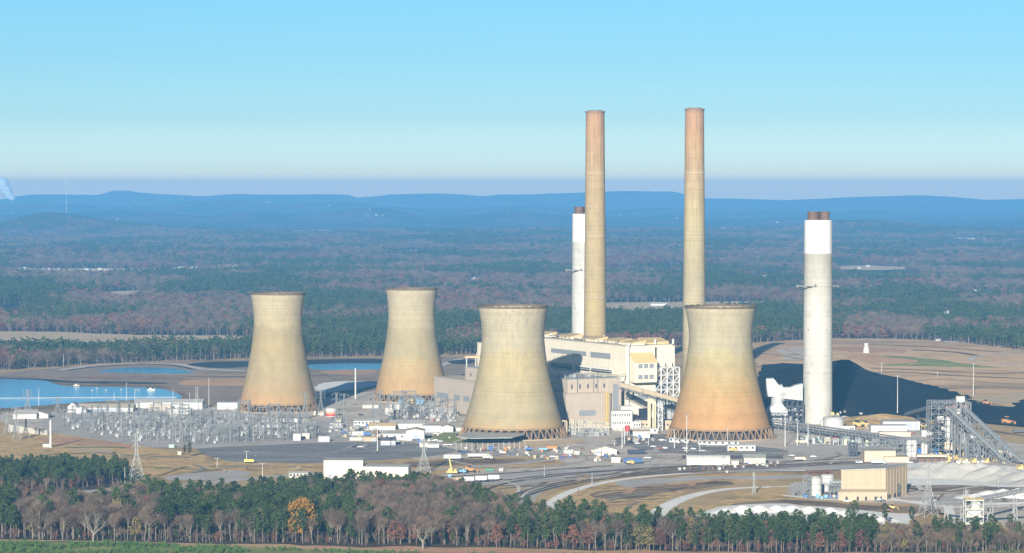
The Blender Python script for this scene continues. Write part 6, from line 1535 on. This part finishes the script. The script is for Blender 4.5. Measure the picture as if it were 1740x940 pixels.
LM = [(641.5,766,721,'white light mast at the back edge of the car park'),(1334,759,697,'tall light mast left of three in front of the free standing stack'),(1355,757,715,'middle light mast of three in front of the free standing stack'),(1373,757,718,'right light mast of three in front of the free standing stack'),(1525,703,638,'tall light mast in front of the coal pile'),(1654,674,617,'tall light mast on the grass hill right of the coal pile'),(1167,769,706,'tall light mast before the left half of the rightmost tower'),(1057,762,703,'tall light mast before the white offices'),(1061,755,717,'thinner light mast just right of the one before the white offices'),(1102,757,736,'light mast beside the small white shed with tan roof'),(1146,762,730,'light mast at the left foot of the rightmost tower'),(1044,758,748,'short light post by the planted island'),(369,793,778,'short light post on the grass before the car park'),(446,815,787,'light post left of the small gatehouse'),(419,781,766,'short light post in the left part of the car park'),(1189,768,745,'light post before the tower trailers'),(1236,756,727,'light post between the tower trailers'),(1498,636,617,'small light mast beside the coal pile crest'),(1593,642,632,'small white post on the grass hill')]
for px, pb, pt, lb in LM: pole(px, pb, pt, lb, .42 if pb-pt > 30 else .28)
for px, pb, pt, lb in ((355,690,642,'tallest thin lightning mast right of the vented shed'),(336,690,657,'thin mast just left of the tallest lightning mast'),(333,697,657,'second thin mast beside the tallest lightning mast'),(229,690,663,'thin mast with a lamp behind the two pond sheds'),(215,682,650,'thin mast standing in front of the pond'),(294,682,661,'thin mast at the right end of the pond'),(194,682,668,'short thin mast above the tan roofed shed'),(66,688,660,'faint thin mast before the pond at the left'),(322,688,668,'short mast behind the vented shed'),(108,623,602,'thin pole at the wood edge behind the pond berm'),(536,700,630,'dark thin mast beside the right edge of the leftmost tower')): pole(px, pb, pt, lb, .28, 'rod', mat=STEELD if px == 536 else None)
WP = [(983,844,798,'dark wooden utility pole in front of the curved tracks'),(956,793,775,'dark utility pole beside the laydown yard road'),(1022,779,755,'dark utility pole before the tan gabled shed'),(1006,825,803,'grey pole by the inner curved road'),(925,810,790,'grey pole beside the upper track'),(212,824,794,'pale pole at the right end of the left wood'),(27,842,822,'pale pole on the verge at the lower left'),(458,814,790,'thin dark pole left of the gatehouse'),(1332,790,763,'thin dark pole right of the garage'),(1229,797,775,'thin pole beside the arched shelter'),(1607,800,784,'pole on the limestone heap'),(1697,830,806,'pole at the lower right before the limestone heap')]
for px, pb, pt, lb in WP: pole(px, pb, pt, lb, .3, 'wood', mat=RUBBLE if 'dark' in lb else TRENCH)
# power lines: thin sagging wires between the pylons at the left
t = thing('power_line', 'thin sagging power lines crossing the grass toward the tall left pylon', 'power line', (0, 0, 0))
def wire(a, b, sag, r=.03):
    q = MB(); p = Vector(a)
    for k in range(1, 13):
        f = k/12; n_ = Vector(a).lerp(Vector(b), f); n_.z -= sag*4*f*(1-f); q.tube(p, n_, r, n=3, cap=False); p = n_
    part(q, 'wire', STEELD, t)
pa = G(232, 821); pb_ = G(28, 748)
for dz in (.98, .86, .74):
    wire((pa.x+4, pa.y, 35*dz), (pb_.x+4, pb_.y, 26*dz), 5); wire((pa.x-4, pa.y, 35*dz), (-420, 1900, 36*dz), 6); wire((pa.x+4, pa.y, 35*dz), (G(720, 803).x, G(720, 803).y, 22*dz), 7)
# ---------------------------------------------------------------- vehicles
CARM = {k: M('car_paint_'+k, c, .35, .03, .5, spec=.5) for k, c in dict(white=(.75, .75, .74), silver=(.48, .50, .52), dark=(.035, .045, .07), blue=(.04, .10, .25), red=(.35, .05, .04), grey=(.22, .23, .25)).items()}
def car_proto(col, truck=False):
    t = thing('pickup_truck' if truck else 'car', 'x', 'pickup' if truck else 'car'); L = 5.4 if truck else 4.6; q = MB()
    prof = [(-L/2, .35), (-L/2, .95), (-L/2+.5, 1.05), (L/2-1.2, 1.08), (L/2-.1, .9), (L/2, .6), (L/2, .35)]
    i = 0; n_ = len(prof); q.v = [(x, -.9, z) for x, z in prof]+[(x, .9, z) for x, z in prof]; q.f = [tuple(range(n_)), tuple(range(2*n_-1, n_-1, -1))]+[(k, n_+k, n_+(k+1) % n_, (k+1) % n_) for k in range(n_)]
    part(q, 'body', CARM[col], t)
    a, b, c, d = ((-.4, 1.6, -.1, 1.0) if truck else (-1.9, 1.3, -1.3, .6)); q = MB(); q.v = [(a, -.82, 1.05), (b, -.82, 1.05), (d, -.68, 1.52), (c, -.68, 1.52), (a, .82, 1.05), (b, .82, 1.05), (d, .68, 1.52), (c, .68, 1.52)]
    q.f = [(0, 1, 2, 3), (7, 6, 5, 4), (1, 5, 6, 2), (0, 3, 7, 4)]; part(q, 'window', GLASS, t)
    part(MB().box(((c+d)/2, 0, 1.521), (d-c, 1.36, .06)), 'roof', CARM[col], t)
    for x in (-L*.31, L*.31):
        for y in (-.82, .82): part(MB().tube((x, y-.1, .34), (x, y+.1, .34), .34, n=10), 'wheel', BLK, t)
    return t
CP = {}
def car(px, py, col, label, rz=0.0, truck=False, group=None):
    k = (col, truck); p = G(px, py, .28)
    if k not in CP:
        o = CP[k] = car_proto(col, truck); KIDS[o.name] = [c for c in S.collection.objects if c.parent == o]
        for c in KIDS[o.name]: KIDS[c.name] = []
        o.location = p; o.rotation_euler = (0, 0, rz); o['label'] = label
        if group: o['group'] = group
        return o
    r = dup(CP[k], p, rz, label=label)
    if group: r['group'] = group
    elif 'group' in r: del r['group']
    return r
for a in [(434,777,'dark','dark blue car alone in the left part of the car park'),(603,760,'dark','black car at the back of the car park'),(612,760.5,'white','white car right of the black one in the car park'),(613,706,'dark','dark car on the road below the farthest cooling tower'),
 (735,750,'silver','silver car at the corner of the green lawn'),(740,749,'white','white car right of the silver one by the lawn'),(748,751,'silver','leftmost silver car of the row under the lawn'),(757,757,'white','white car left of its twin by the lawn road'),(764,757,'white','white car right of its twin by the lawn road'),
 (782,768,'dark','dark car left end of the row by the canopy'),(788,770,'blue','blue car in the row by the canopy'),(795,769,'dark','dark car right end of the row by the canopy'),(740,738,'white','white car beside the white garage'),(747,737,'white','white car parked right of the garage car'),
 (1073,752,'dark','dark blue car left in the row before the white shed'),(1078,754,'dark','dark car with a white one before it, near the white shed'),(1083,749,'red','red car parked before the white shed'),(1083,754.5,'white','white car beside the dark cars before the white shed'),
 (1124,749,'white','white car alone on the paving left of the tower'),(1110,760,'silver','silver car on the plant road'),(1130,762.5,'white','white car on the plant road near the tower trailers'),(1122,763,'red','small red car behind the white one on the plant road'),
 (1165,763,'white','white car beside the tall light mast at the tower'),(1178,764,'white','white car right of the tall mast at the tower'),(1195,767,'silver','silver car before the cream office trailer'),(1185,766.5,'grey','grey car before the cream office trailer'),(1167,767,'silver','silver car below the tall light mast'),
 (1258,762,'dark','dark car between the long trailers'),(1420,745,'red','small red car on the concrete before the trestle'),(1550,737,'red','red car parked by the roller door'),(1382,777,'white','white car on the road right of the garage'),(1345,775,'white','small white car below the light masts'),
 (1500,852,'dark','dark car at the corner of the tan storage shed'),(1585,852,'white','white car on the yard right of the storage shed'),(1495,850,'white','white car beside the dark one at the storage shed'),(1640,770,'grey','grey car behind the conveyor legs'),(1690,743,'blue','blue car on the coal road at the right'),(960,776,'red','red pickup sized car before the round shelter'),(855,770,'white','white car in the laydown yard'),(1460,787,'white','white car left of the pump house')]:
    car(a[0], a[1], a[2], a[3], rs.uniform(-.5, .5))
for a in [(940,777,'white','white pickup beside the laydown crates'),(965,775,'white','white pickup left of the tan gabled shed'),(1095,765,'dark','dark pickup on the plant road'),(1100,779,'white','white pickup by the blue containers'),(1460,786,'white','white pickup at the left wall of the pump house'),(1545,787,'white','white pickup right of the pump house'),(1440,853,'white','white pickup at the lean-to of the storage shed')]:
    car(a[0], a[1], a[2], a[3], rs.uniform(-.3, .3), True)
def box_truck(px, py, label, L=14, cab=True, bodym=None, rz=.05, name='semi_trailer', cat='trailer', h=2.7):
    t = thing(name, label, cat, G(px, py, .28), rz); part(MB().box((L/2, 0, 1.1), (L, 2.5, h)), 'box', bodym or WHITE, t); part(MB().box((L/2, 0, .8), (L*.95, 1.2, .3)), 'chassis', STEELD, t)
    for x in (1.4, 2.7, L-2.2):
        for y in (-1.05, 1.05): part(MB().tube((x, y-.15, .5), (x, y+.15, .5), .5, n=10), 'wheel', BLK, t)
    if cab:
        q = MB(); q.prism([(L+.4, -1.2), (L+2.8, -1.2), (L+2.8, 1.2), (L+.4, 1.2)], .6, [3.4, 2.4, 2.4, 3.4]); cb_ = part(q, 'cab', bodym or WHITE, t); part(MB().box((L+1.9, -1.22, 1.9), (.9, .1, .7)), 'cab_window', GLASS, cb_)
        for y in (-1.05, 1.05): part(MB().tube((L+2, y-.15, .5), (L+2, y+.15, .5), .5, n=10), 'wheel', BLK, t)
    return t
box_truck(754, 781.5, 'white semi trailer parked left of the road before the car park pylon', 13, False, h=3)
box_truck(795, 778, 'long white truck with cab at the laydown yard road', 15, True, h=2.2)
box_truck(820, 780.5, 'white truck cab with flat load right of the long white truck', 5, True, h=1.6, name='flatbed_truck', cat='truck')
box_truck(1480, 789, 'white truck in front of the tan pump house', 9, True, h=2.2, name='box_truck', cat='truck')
box_truck(1060, 788, 'blue shipping container row with a yellow end, in the middle yard', 14, False, M('navy_container', (.06, .12, .25)), h=3.2, name='container', cat='container')
box_truck(1066, 772, 'long black container block with small white hatches', 14, False, M('black_container', (.04, .05, .07)), h=2.4, name='container', cat='container')
box_truck(1239, 768, 'yellow truck before the second long trailer', 4, True, YELS, h=2, name='box_truck', cat='truck')
box_truck(1350, 783, 'cream tanker truck on the road right of the garage', 6, True, CREAMS, h=1.8, name='tank_truck', cat='truck')
box_truck(1065, 789, 'yellow end truck right of the blue containers', 3, True, YELS, h=1.6, name='small_truck', cat='truck', rz=0)
box_truck(415, 787, 'yellow school bus sized trailer at the front edge of the car park', 7.4, False, M('bus_yellow', (.66, .50, .12)), h=1.8, name='yellow_bus', cat='bus', rz=-.02)
box_truck(617, 741, 'blue dumpster behind the car park', 6, False, BLUE, h=1.8, name='dumpster', cat='dumpster')
box_truck(916, 767, 'light blue skip in the laydown yard', 6.5, False, CYANB, h=1.6, name='skip', cat='skip')
box_truck(893, 766, 'dark blue skip left of the light blue one in the laydown yard', 5, False, BLUE, h=1.4, name='skip', cat='skip')
box_truck(928, 765, 'rust orange skip behind the light blue one', 9, False, ORG, h=2.2, name='skip', cat='skip')
box_truck(1722, 736, 'dark low wagon block at the right edge by the coal road', 14, False, STEELD, h=1.8, name='container', cat='container')
# orange dump trucks, dozers, crane
def dozer(px, py, label, col=None, s=1.0, rz=0.0, z=None):
    p = G(px, py) if z is None else Vector(z); t = thing('earth_mover', label, 'earth mover', (p.x, p.y, p.z), rz); t.scale = (s, s, s); col = col or YELS
    part(MB().prism([(-3, -1.3), (3, -1.3), (3, 1.3), (-3, 1.3)], 1, [3.2, 2, 2, 3.2]), 'body', col, t); part(MB().box((-.6, 0, 2.6), (1.7, 1.7, 1.7)), 'cab', GLASS, t); part(MB().box((-.6, 0, 4.3), (2, 2, .2)), 'cab_roof', col, t); part(MB().prism([(3.3, -1.9), (3.8, -1.9), (3.8, 1.9), (3.3, 1.9)], .2, 1.8), 'blade', col, t)
    for x in (-2, 2):
        for y in (-1.5, 1.5): part(MB().tube((x, y-.35, .95), (x, y+.35, .95), .95, n=14), 'wheel', BLK, t)
dozer(800, 803, 'big orange earth mover at the end of the pine wood', ORG, 1.35)
dozer(1570, 728, 'yellow earth mover near the maintenance building', YELS, 1.0, .5); dozer(1458, 727, 'large yellow earth mover behind the white annex', YELS, 1.7, .2); dozer(1472, 726, 'second yellow earth mover right of the large one', YELS, 1.5, -.3)
dozer(1712, 722, 'orange and tan earth mover on the coal road at the right edge', ORG, 1.7, .2); dozer(1676, 688, 'small orange earth mover on the coal edge', ORG, 1.2, .2)
dozer(1517, 866, 'yellow loader on the gypsum in front of the storage shed', YELS, .9); dozer(1508, 870, 'small orange loader left of the yellow one on the gypsum', ORG, .7)
dozer(1600, 770, 'blue earth mover far behind the conveyors', BLUE, .7); dozer(1689, 745, 'blue machine on the coal road', CYANB, 1.2)
c = G(768, 806); t = thing('mobile_crane', 'yellow mobile crane with raised boom beside the railway', 'crane', c)
part(MB().box((0, 0, 1), (8, 2.6, 1.4)).box((2.8, 0, 2.4), (2.2, 2.2, 1.5)), 'carrier', YELS, t); part(MB().box((-1.2, 0, 2.4), (3.2, 2.4, 1.8)), 'upper_body', YELS, t); part(MB().box((3.4, -1.12, 2.9), (1, .1, .7)), 'cab_window', GLASS, t)
q = MB(); q.tube((-.5, 0, 3.6), (-2.2, 0, 13.5), .55, .3, n=4); part(q, 'boom', M('boom_yellow', (.72, .62, .22)), t)
for x in (-3, -1, 1.6, 3): part(MB().tube((x, -1.35, .55), (x, -1, .55), .55, n=10).tube((x, 1, .55), (x, 1.35, .55), .55, n=10), 'wheel_pair', BLK, t)
box_truck(776, 804, 'blue and white service truck right of the crane', 4, True, CYANB, h=1.2, name='small_truck', cat='truck')
c = G(832, 801); t = thing('green_tank', 'low green tank on a skid beside the railway', 'tank', c); part(MB().tube((-3, 0, 1.1), (3, 0, 1.1), .9, n=12), 'vessel', GRN, t); part(MB().box((0, 0, 0), (6, 1.4, .3)), 'skid', STEELD, t)
bld('small white hut right of the green tank', 848, 855, 801, 796, 2.5, 'w', 'gablex', WHITE, rise=.5, name='hut')
bld('light blue cabin at the railway beside the end of the pine wood', 761, 767, 812, 807, 3, CYANB, 'flat', WHITE, name='cabin')
for k in range(4):
    px0 = 764+21.5*k; t = thing('hopper_wagon', ['brown leftmost', 'pale grey second', 'pale grey third', 'pale grey rightmost'][k]+' hopper wagon of the short train by the pine wood', 'rail wagon', G(px0, 822-1.5*k, .2), R(6), 'wagons of the short train')
    L = 8.2; m_ = M('wagon_brown', (.42, .33, .24)) if k == 0 else M('wagon_grey', (.55, .55, .53))
    part(MB().prism([(.2, -1.4), (L, -1.4), (L, 1.4), (.2, 1.4)], 1.5, 4.4), 'hopper', m_, t)
    part(MB().prism([(1.6, -1.0), (3.6, -1.0), (3.6, 1.0), (1.6, 1.0)], .6, 1.5).prism([(4.8, -1.0), (6.8, -1.0), (6.8, 1.0), (4.8, 1.0)], .6, 1.5), 'chute', STEELD, t)
    q = MB()
    for j in range(6): q.box((.8+1.35*j, -1.45, 1.6), (.15, .12, 2.6))
    part(q, 'side_ribs', m_, t); part(MB().box((L/2, 0, 4.41), (L, 1.2, .25)), 'hatch_row', STEELD, t)
    for x in (1, 7.2): part(MB().tube((x, -.9, .45), (x, .9, .45), .45, n=10), 'axle', BLK, t)
# dark heaps in the yard, log stacks
for i in range(5):
    p = G(1296+7.5*i, 779); t = mound('coal_sample_heap', 'pointed dark heap in a row right of the garage', [(p.x, p.y, 2.6, 2.6)], M('dark_heap', (.06, .05, .05), .9, .3), .65, noise_=.1); t['group'] = 'row of pointed dark heaps'
pk = [(*G(px, 779).xy, 2.0, 4) for px in (1244, 1250, 1257, 1264)]; mound('scrap_heap', 'dark scrap heap between the arched shelter and the garage', pk, M('dark_heap', (.06, .05, .05), .9, .3), 1)
t = thing('slatted_racks', 'dark slatted racks left of the arched fabric shelter', 'rack', G(1158, 780))
for k in range(6): part(MB().prism([(k*2.4, -2), (k*2.4+1.6, -2), (k*2.4+3.0, 2), (k*2.4+1.4, 2)], 0, 2.6), 'panel', M('dark_heap', (.06, .05, .05), .9, .3), t)
# rail tracks
TIE = ground_mat('ballast_track', [(0.3, (.10, .09, .08)), (.7, (.19, .17, .15))], .3, .8, .3)
RAILM = M('rail_rust', (.10, .07, .055), .5, .2, 1, metal=.4)
def track(px):
    strip('rail_bed', px, 3.6, TIE); pts = smooth_poly([G(*p).xy for p in px], 8, False); z_ = LAYER[0]+.01
    for sgn in (-.72, .72):
        v = []
        for i, p in enumerate(pts):
            tt_ = (pts[min(i+1, len(pts)-1)]-pts[max(i-1, 0)]).normalized(); n_ = Vector((-tt_.y, tt_.x)); a = p+n_*(sgn-.06); b = p+n_*(sgn+.06); v += [(a.x, a.y, z_), (b.x, b.y, z_), (b.x, b.y, z_+.16), (a.x, a.y, z_+.16)]
        f = [(4*i+k, 4*i+4+k, 4*i+4+(k+1) % 4, 4*i+(k+1) % 4) for i in range(len(pts)-1) for k in range(4)]
        q = MB(); q.v = v; q.f = f; o = q.build('rail', RAILM); o['kind'] = 'structure'
track([(853,864),(860,850),(878,840),(910,829),(960,819),(1050,807),(1150,799),(1300,792),(1430,785),(1560,783)])
track([(858,866),(866,852),(884,842),(914,832),(964,821),(1052,809),(1152,801),(1300,794),(1430,787),(1560,785)])
track([(872,868),(876,854),(893,844),(922,834),(968,823.5),(1056,811),(1156,803),(1300,796.5),(1430,789),(1560,787)])
track([(812,842),(830,831),(868,820),(930,811),(1010,803),(1100,797),(1250,789),(1400,782),(1500,778)])
track([(700,832),(764,823.5),(850,817),(950,806),(1050,799),(1150,793),(1260,787)])
track([(700,814),(770,810),(870,804),(960,797),(1040,792)])
patch('track_scrub', [(1060,799),(1130,795),(1240,791),(1380,786),(1430,788),(1300,791),(1180,797),(1080,803)], DARKV)
# ---------------------------------------------------------------- pond items
for px, py, lb, s_ in ((130, 655.5, 'pale yellow dredge barge near the left shore of the big pond', .65), (257, 663, 'pale yellow barge near the right end of the big pond', .8)):
    t = thing('dredge_barge', lb, 'barge', G(px, py, .3)); t.scale = (s_,)*3; part(MB().prism([(-5, -1.5), (5, -1.5), (5.6, 0), (5, 1.5), (-5, 1.5)], 0, 1), 'hull', CREAMS, t); part(MB().box((-1, 0, 1.01), (3.4, 2, 2)), 'cabin', WHITE, t); part(MB().bar((2, 0, 1), (5, 0, 3.4), .25), 'boom', CREAMS, t)
for i, (px, py) in enumerate(((157,664.5),(165,661.5),(180,664.5),(206,663.5),(231,663.5),(236,664))):
    t = tag(MB().lathe([(.2, 0), (1.0, .3), (1.0, .8), (.3, 1.5)], 12).build('buoy', WHITE, None, loc=G(px, py, .25)), 'small white float on the big pond', 'buoy', 'white floats on the big pond')
t = tag(MB().prism([tuple(G(-40, 677.5).xy), tuple(G(150, 676).xy), tuple(G(300, 675.5).xy), tuple(G(300, 675.6).xy), tuple(G(150, 676.1).xy), tuple(G(-40, 677.6).xy)], .2, .7).build('floating_boom', TRENCH), 'thin white floating boom line across the big pond', 'boom')
# ---------------------------------------------------------------- mixing tower on the grass hill
c = GT(1472, 600.5); z0 = terr(c.x, c.y); t = thing('water_tower', 'small white tapered tower alone on the grass hill', 'tower', (c.x, c.y, z0)); h_ = Hh(583, c.y)-z0
part(MB().lathe([(4.2, 0), (3.6, h_*.4), (2.6, h_*.85), (2.9, h_)], 20), 'shaft', WHITE, t); part(MB().lathe([(3.0, h_*.72), (3.6, h_*.72), (3.6, h_*.74), (3.0, h_*.74)], 20, cap=False), 'gallery', STEELD, t); part(MB().box((3.9, -1, 2), (2, 2, 3)), 'side_box', RUBBLE, t)
bld('long low white shed at the wood edge behind the grass hill', 1606, 1652, 586, 581.5, 20, 'w', 'gablex', WHITE, rise=1, name='shed')
bld('small white shed left of the long one at the wood edge', 1590, 1598, 581, 577.5, 10, 'w', 'gablex', WHITE, rise=1.4, name='shed')
# ---------------------------------------------------------------- far houses
def house(px, py, w_, label, group=None, h=None, Y=None):
    y_ = 4000.0                                # walk out until the sight line meets the land (or the tops of the woods)
    while y_ < 30500:
        c = XY(px, y_); z0 = terr(c.x, c.y)
        if Hh(py, y_) <= z0 + 2: break
        y_ *= 1.004
    Y = y_; s_ = Y/5000; wd = w_*s_*(.8 if Y < 13000 else .5); h = h or max(4, 1.5*s_*(1 if Y < 13000 else .55)); t = thing('far_house', label, 'house', (c.x, c.y, z0), rs.uniform(-.3, .3), group)
    dp = max(6, wd*.5); part(MB().box((0, 0, -14), (wd, dp, 14+h)), 'walls', OFFW if Y > 13000 else WHITE, t); q = MB(); q.gable((0, 0, h+.01), (wd, dp), 0, h*.5, .6); part(q, 'roof', rs.choice([WHITE, GREYROOF, OFFW]), t)
    return t
for lb, gp_, L_ in GH:
    for px, py, w_ in L_:
        Yy = G(870, py).y if py > 400 else (27000 if py < 345 else (22000 if py < 358 else (18000 if py < 372 else 13500)))
        house(px, py, w_, lb, gp_, Y=min(Yy, 13600) if py > 376 else Yy)
house(1118, 519, 36, 'wide white roofed farm building in the pasture between the tall chimneys', h=5)
# radio mast and steam plume far off at the left
Y = 14000; c = XY(114, Y); z0 = terr(c.x, c.y); t = thing('radio_mast', 'very tall thin radio mast on the far hill at the left', 'mast', (c.x, c.y, z0)); part(MB().tube((0, 0, 0), (0, 0, Hh(297, Y)-z0), .9, .5, n=6), 'mast', STEELW, t); part(MB().tube((0, 0, (Hh(297, Y)-z0)*.97), (0, 0, (Hh(297, Y)-z0)), 2.4, n=6), 'antenna', STEELW, t)
Y = 26500; c = XY(16, Y)
q = MB()
for k in range(26):
    f = k/25; r_ = 18+34*f+8*math.sin(k*2.1); x_ = c.x+25-90*f+12*math.sin(k*1.3); z_ = Hh(338, Y)+f*(Hh(312, Y)-Hh(338, Y)); i0 = len(q.v)
    bmx = bmesh.new(); bmesh.ops.create_icosphere(bmx, subdivisions=2, radius=r_)
    for v in bmx.verts: v.co += v.normal*r_*.25*mnoise.noise(v.co*.05+Vector((k, 0, 0)))
    q.v += [(v.co.x+x_, v.co.y+Y, v.co.z+z_) for v in bmx.verts]; q.f += [tuple(i0+v.index for v in f_.verts) for f_ in bmx.faces]; bmx.free()
sm, n, b = new_mat('steam'); b.inputs['Base Color'].default_value = (.85, .84, .84, 1); b.inputs['Roughness'].default_value = 1; b.inputs['Alpha'].default_value = .7
tag(q.build('steam_plume', sm, smooth=True), 'white steam plume rising over the hills at the far left edge', 'steam', kind='stuff')

# ---------------------------------------------------------------- wear on the ground: wheel tracks, worn paths, patches
rs2 = random.Random(3)
def worn(area, n_, mats, wmin, wmax, lmin, lmax, ang=0.15):
    P_ = gp(area); x0 = min(p.x for p in P_); x1 = max(p.x for p in P_); y0 = min(p.y for p in P_); y1 = max(p.y for p in P_); k = t_ = 0; base = LAYER[0]; LAYER[0] += .001*n_+.002
    while k < n_ and t_ < 4000:
        t_ += 1; x = rs2.uniform(x0, x1); y = rs2.uniform(y0, y1)
        if not inpoly(x, y, P_): continue
        L = rs2.uniform(lmin, lmax); a = rs2.choice([rs2.gauss(0, ang), rs2.gauss(1.1, .5)]); b = a+rs2.uniform(-.5, .5)
        pts = [(x-math.cos(a)*L/2, y-math.sin(a)*L/2), (x, y), (x+math.cos(b)*L/2, y+math.sin(b)*L/2)]
        if not all(inpoly(px_, py_, P_) for px_, py_ in pts): continue
        strip('wheel_track', pts, rs2.uniform(wmin, wmax), rs2.choice(mats), off=base+.001*k, world=True); k += 1
DIRTY = ground_mat('worn_dirt', [(0.3, (.24, .20, .15)), (.7, (.36, .31, .24))], .05, .4, .3)
PALED = ground_mat('pale_dust', [(0.3, (.56, .51, .44)), (.7, (.70, .64, .55))], .05, .4, .2)

LIGHTT = ground_mat('pale_dry_grass', [(0.3, (.60, .44, .22)), (.7, (.74, .56, .30))], .05, .4, .2)
worn([(84,706),(560,720),(590,745),(560,754),(330,762),(120,741)], 14, [ROADM, GRAVEL], 1.5, 3, 60, 130)
worn([(340,766),(560,754),(700,752),(765,764),(690,777),(560,784),(430,788)], 12, [ROADM, ASPH, GRAVEL2], .8, 2.2, 60, 160)
worn([(560,715),(780,735),(1060,775),(1000,800),(760,806),(700,782),(640,752)], 22, [DIRTY, PALED, ROADM], 1.2, 4, 40, 120)
worn([(1060,745),(1330,765),(1560,765),(1560,788),(1250,795),(1060,795)], 24, [DIRTY, PALED, ROADM, GRAVEL2], 1.2, 5, 40, 140)
worn([(0,740),(90,740),(330,772),(300,800),(228,808),(150,794),(0,788)], 16, [DIRTY, LIGHTT, LIGHTT, CLAY, GREEN], 2, 8, 40, 110)
worn([(240,790),(430,790),(540,792),(540,800),(300,806),(230,815)], 8, [LIGHTT, DIRTY, GREEN], 2, 6, 30, 90)
worn([(760,820),(1100,797),(1440,788),(1500,802),(1080,806),(960,828),(880,850)], 18, [DIRTY, PALED, DARKV, GRASS], 1.5, 5, 50, 120)
worn([(940,862),(1060,818),(1360,808),(1260,824),(1120,860),(1020,893)], 16, [DARKV, LIGHTT, DIRTY, CLAY], 1.5, 6, 30, 80)
worn([(1345,828),(1560,818),(1760,826),(1760,880),(1560,856),(1420,850)], 18, [DIRTY, PALED, GRAVEL2, DARKV], 1.5, 5, 30, 90)
worn([(60,641),(330,636),(640,636),(640,650),(330,648),(280,646),(120,644)], 12, [DIRTY, LIGHTT, CLAY, DARKV], 3, 10, 80, 260)
worn([(1300,600),(1560,584),(1720,610),(1740,670),(1600,655),(1480,632)], 18, [DIRTY, LIGHTT, CLAY, GREEN], 3, 10, 60, 220) if False else None
# ---------------------------------------------------------------- haze
hb = MB(); hb.box((0, 14250, -6), (26000, 34700, 305))
hm = bpy.data.materials.new('haze'); hm.use_nodes = True; hn = hm.node_tree; hn.nodes.clear()
ho = hn.nodes.new('ShaderNodeOutputMaterial'); pv = hn.nodes.new('ShaderNodeVolumePrincipled')
pv.inputs['Color'].default_value = (*HAZE_COLOR, 1); pv.inputs['Density'].default_value = HAZE_DENSITY; pv.inputs['Anisotropy'].default_value = 0.0
hn.links.new(pv.outputs[0], ho.inputs['Volume'])
hz = hb.build('haze', hm); hz['kind'] = 'stuff'; hz['label'] = 'thin blue air haze over the whole valley'; hz['category'] = 'haze'
hz.visible_shadow = True
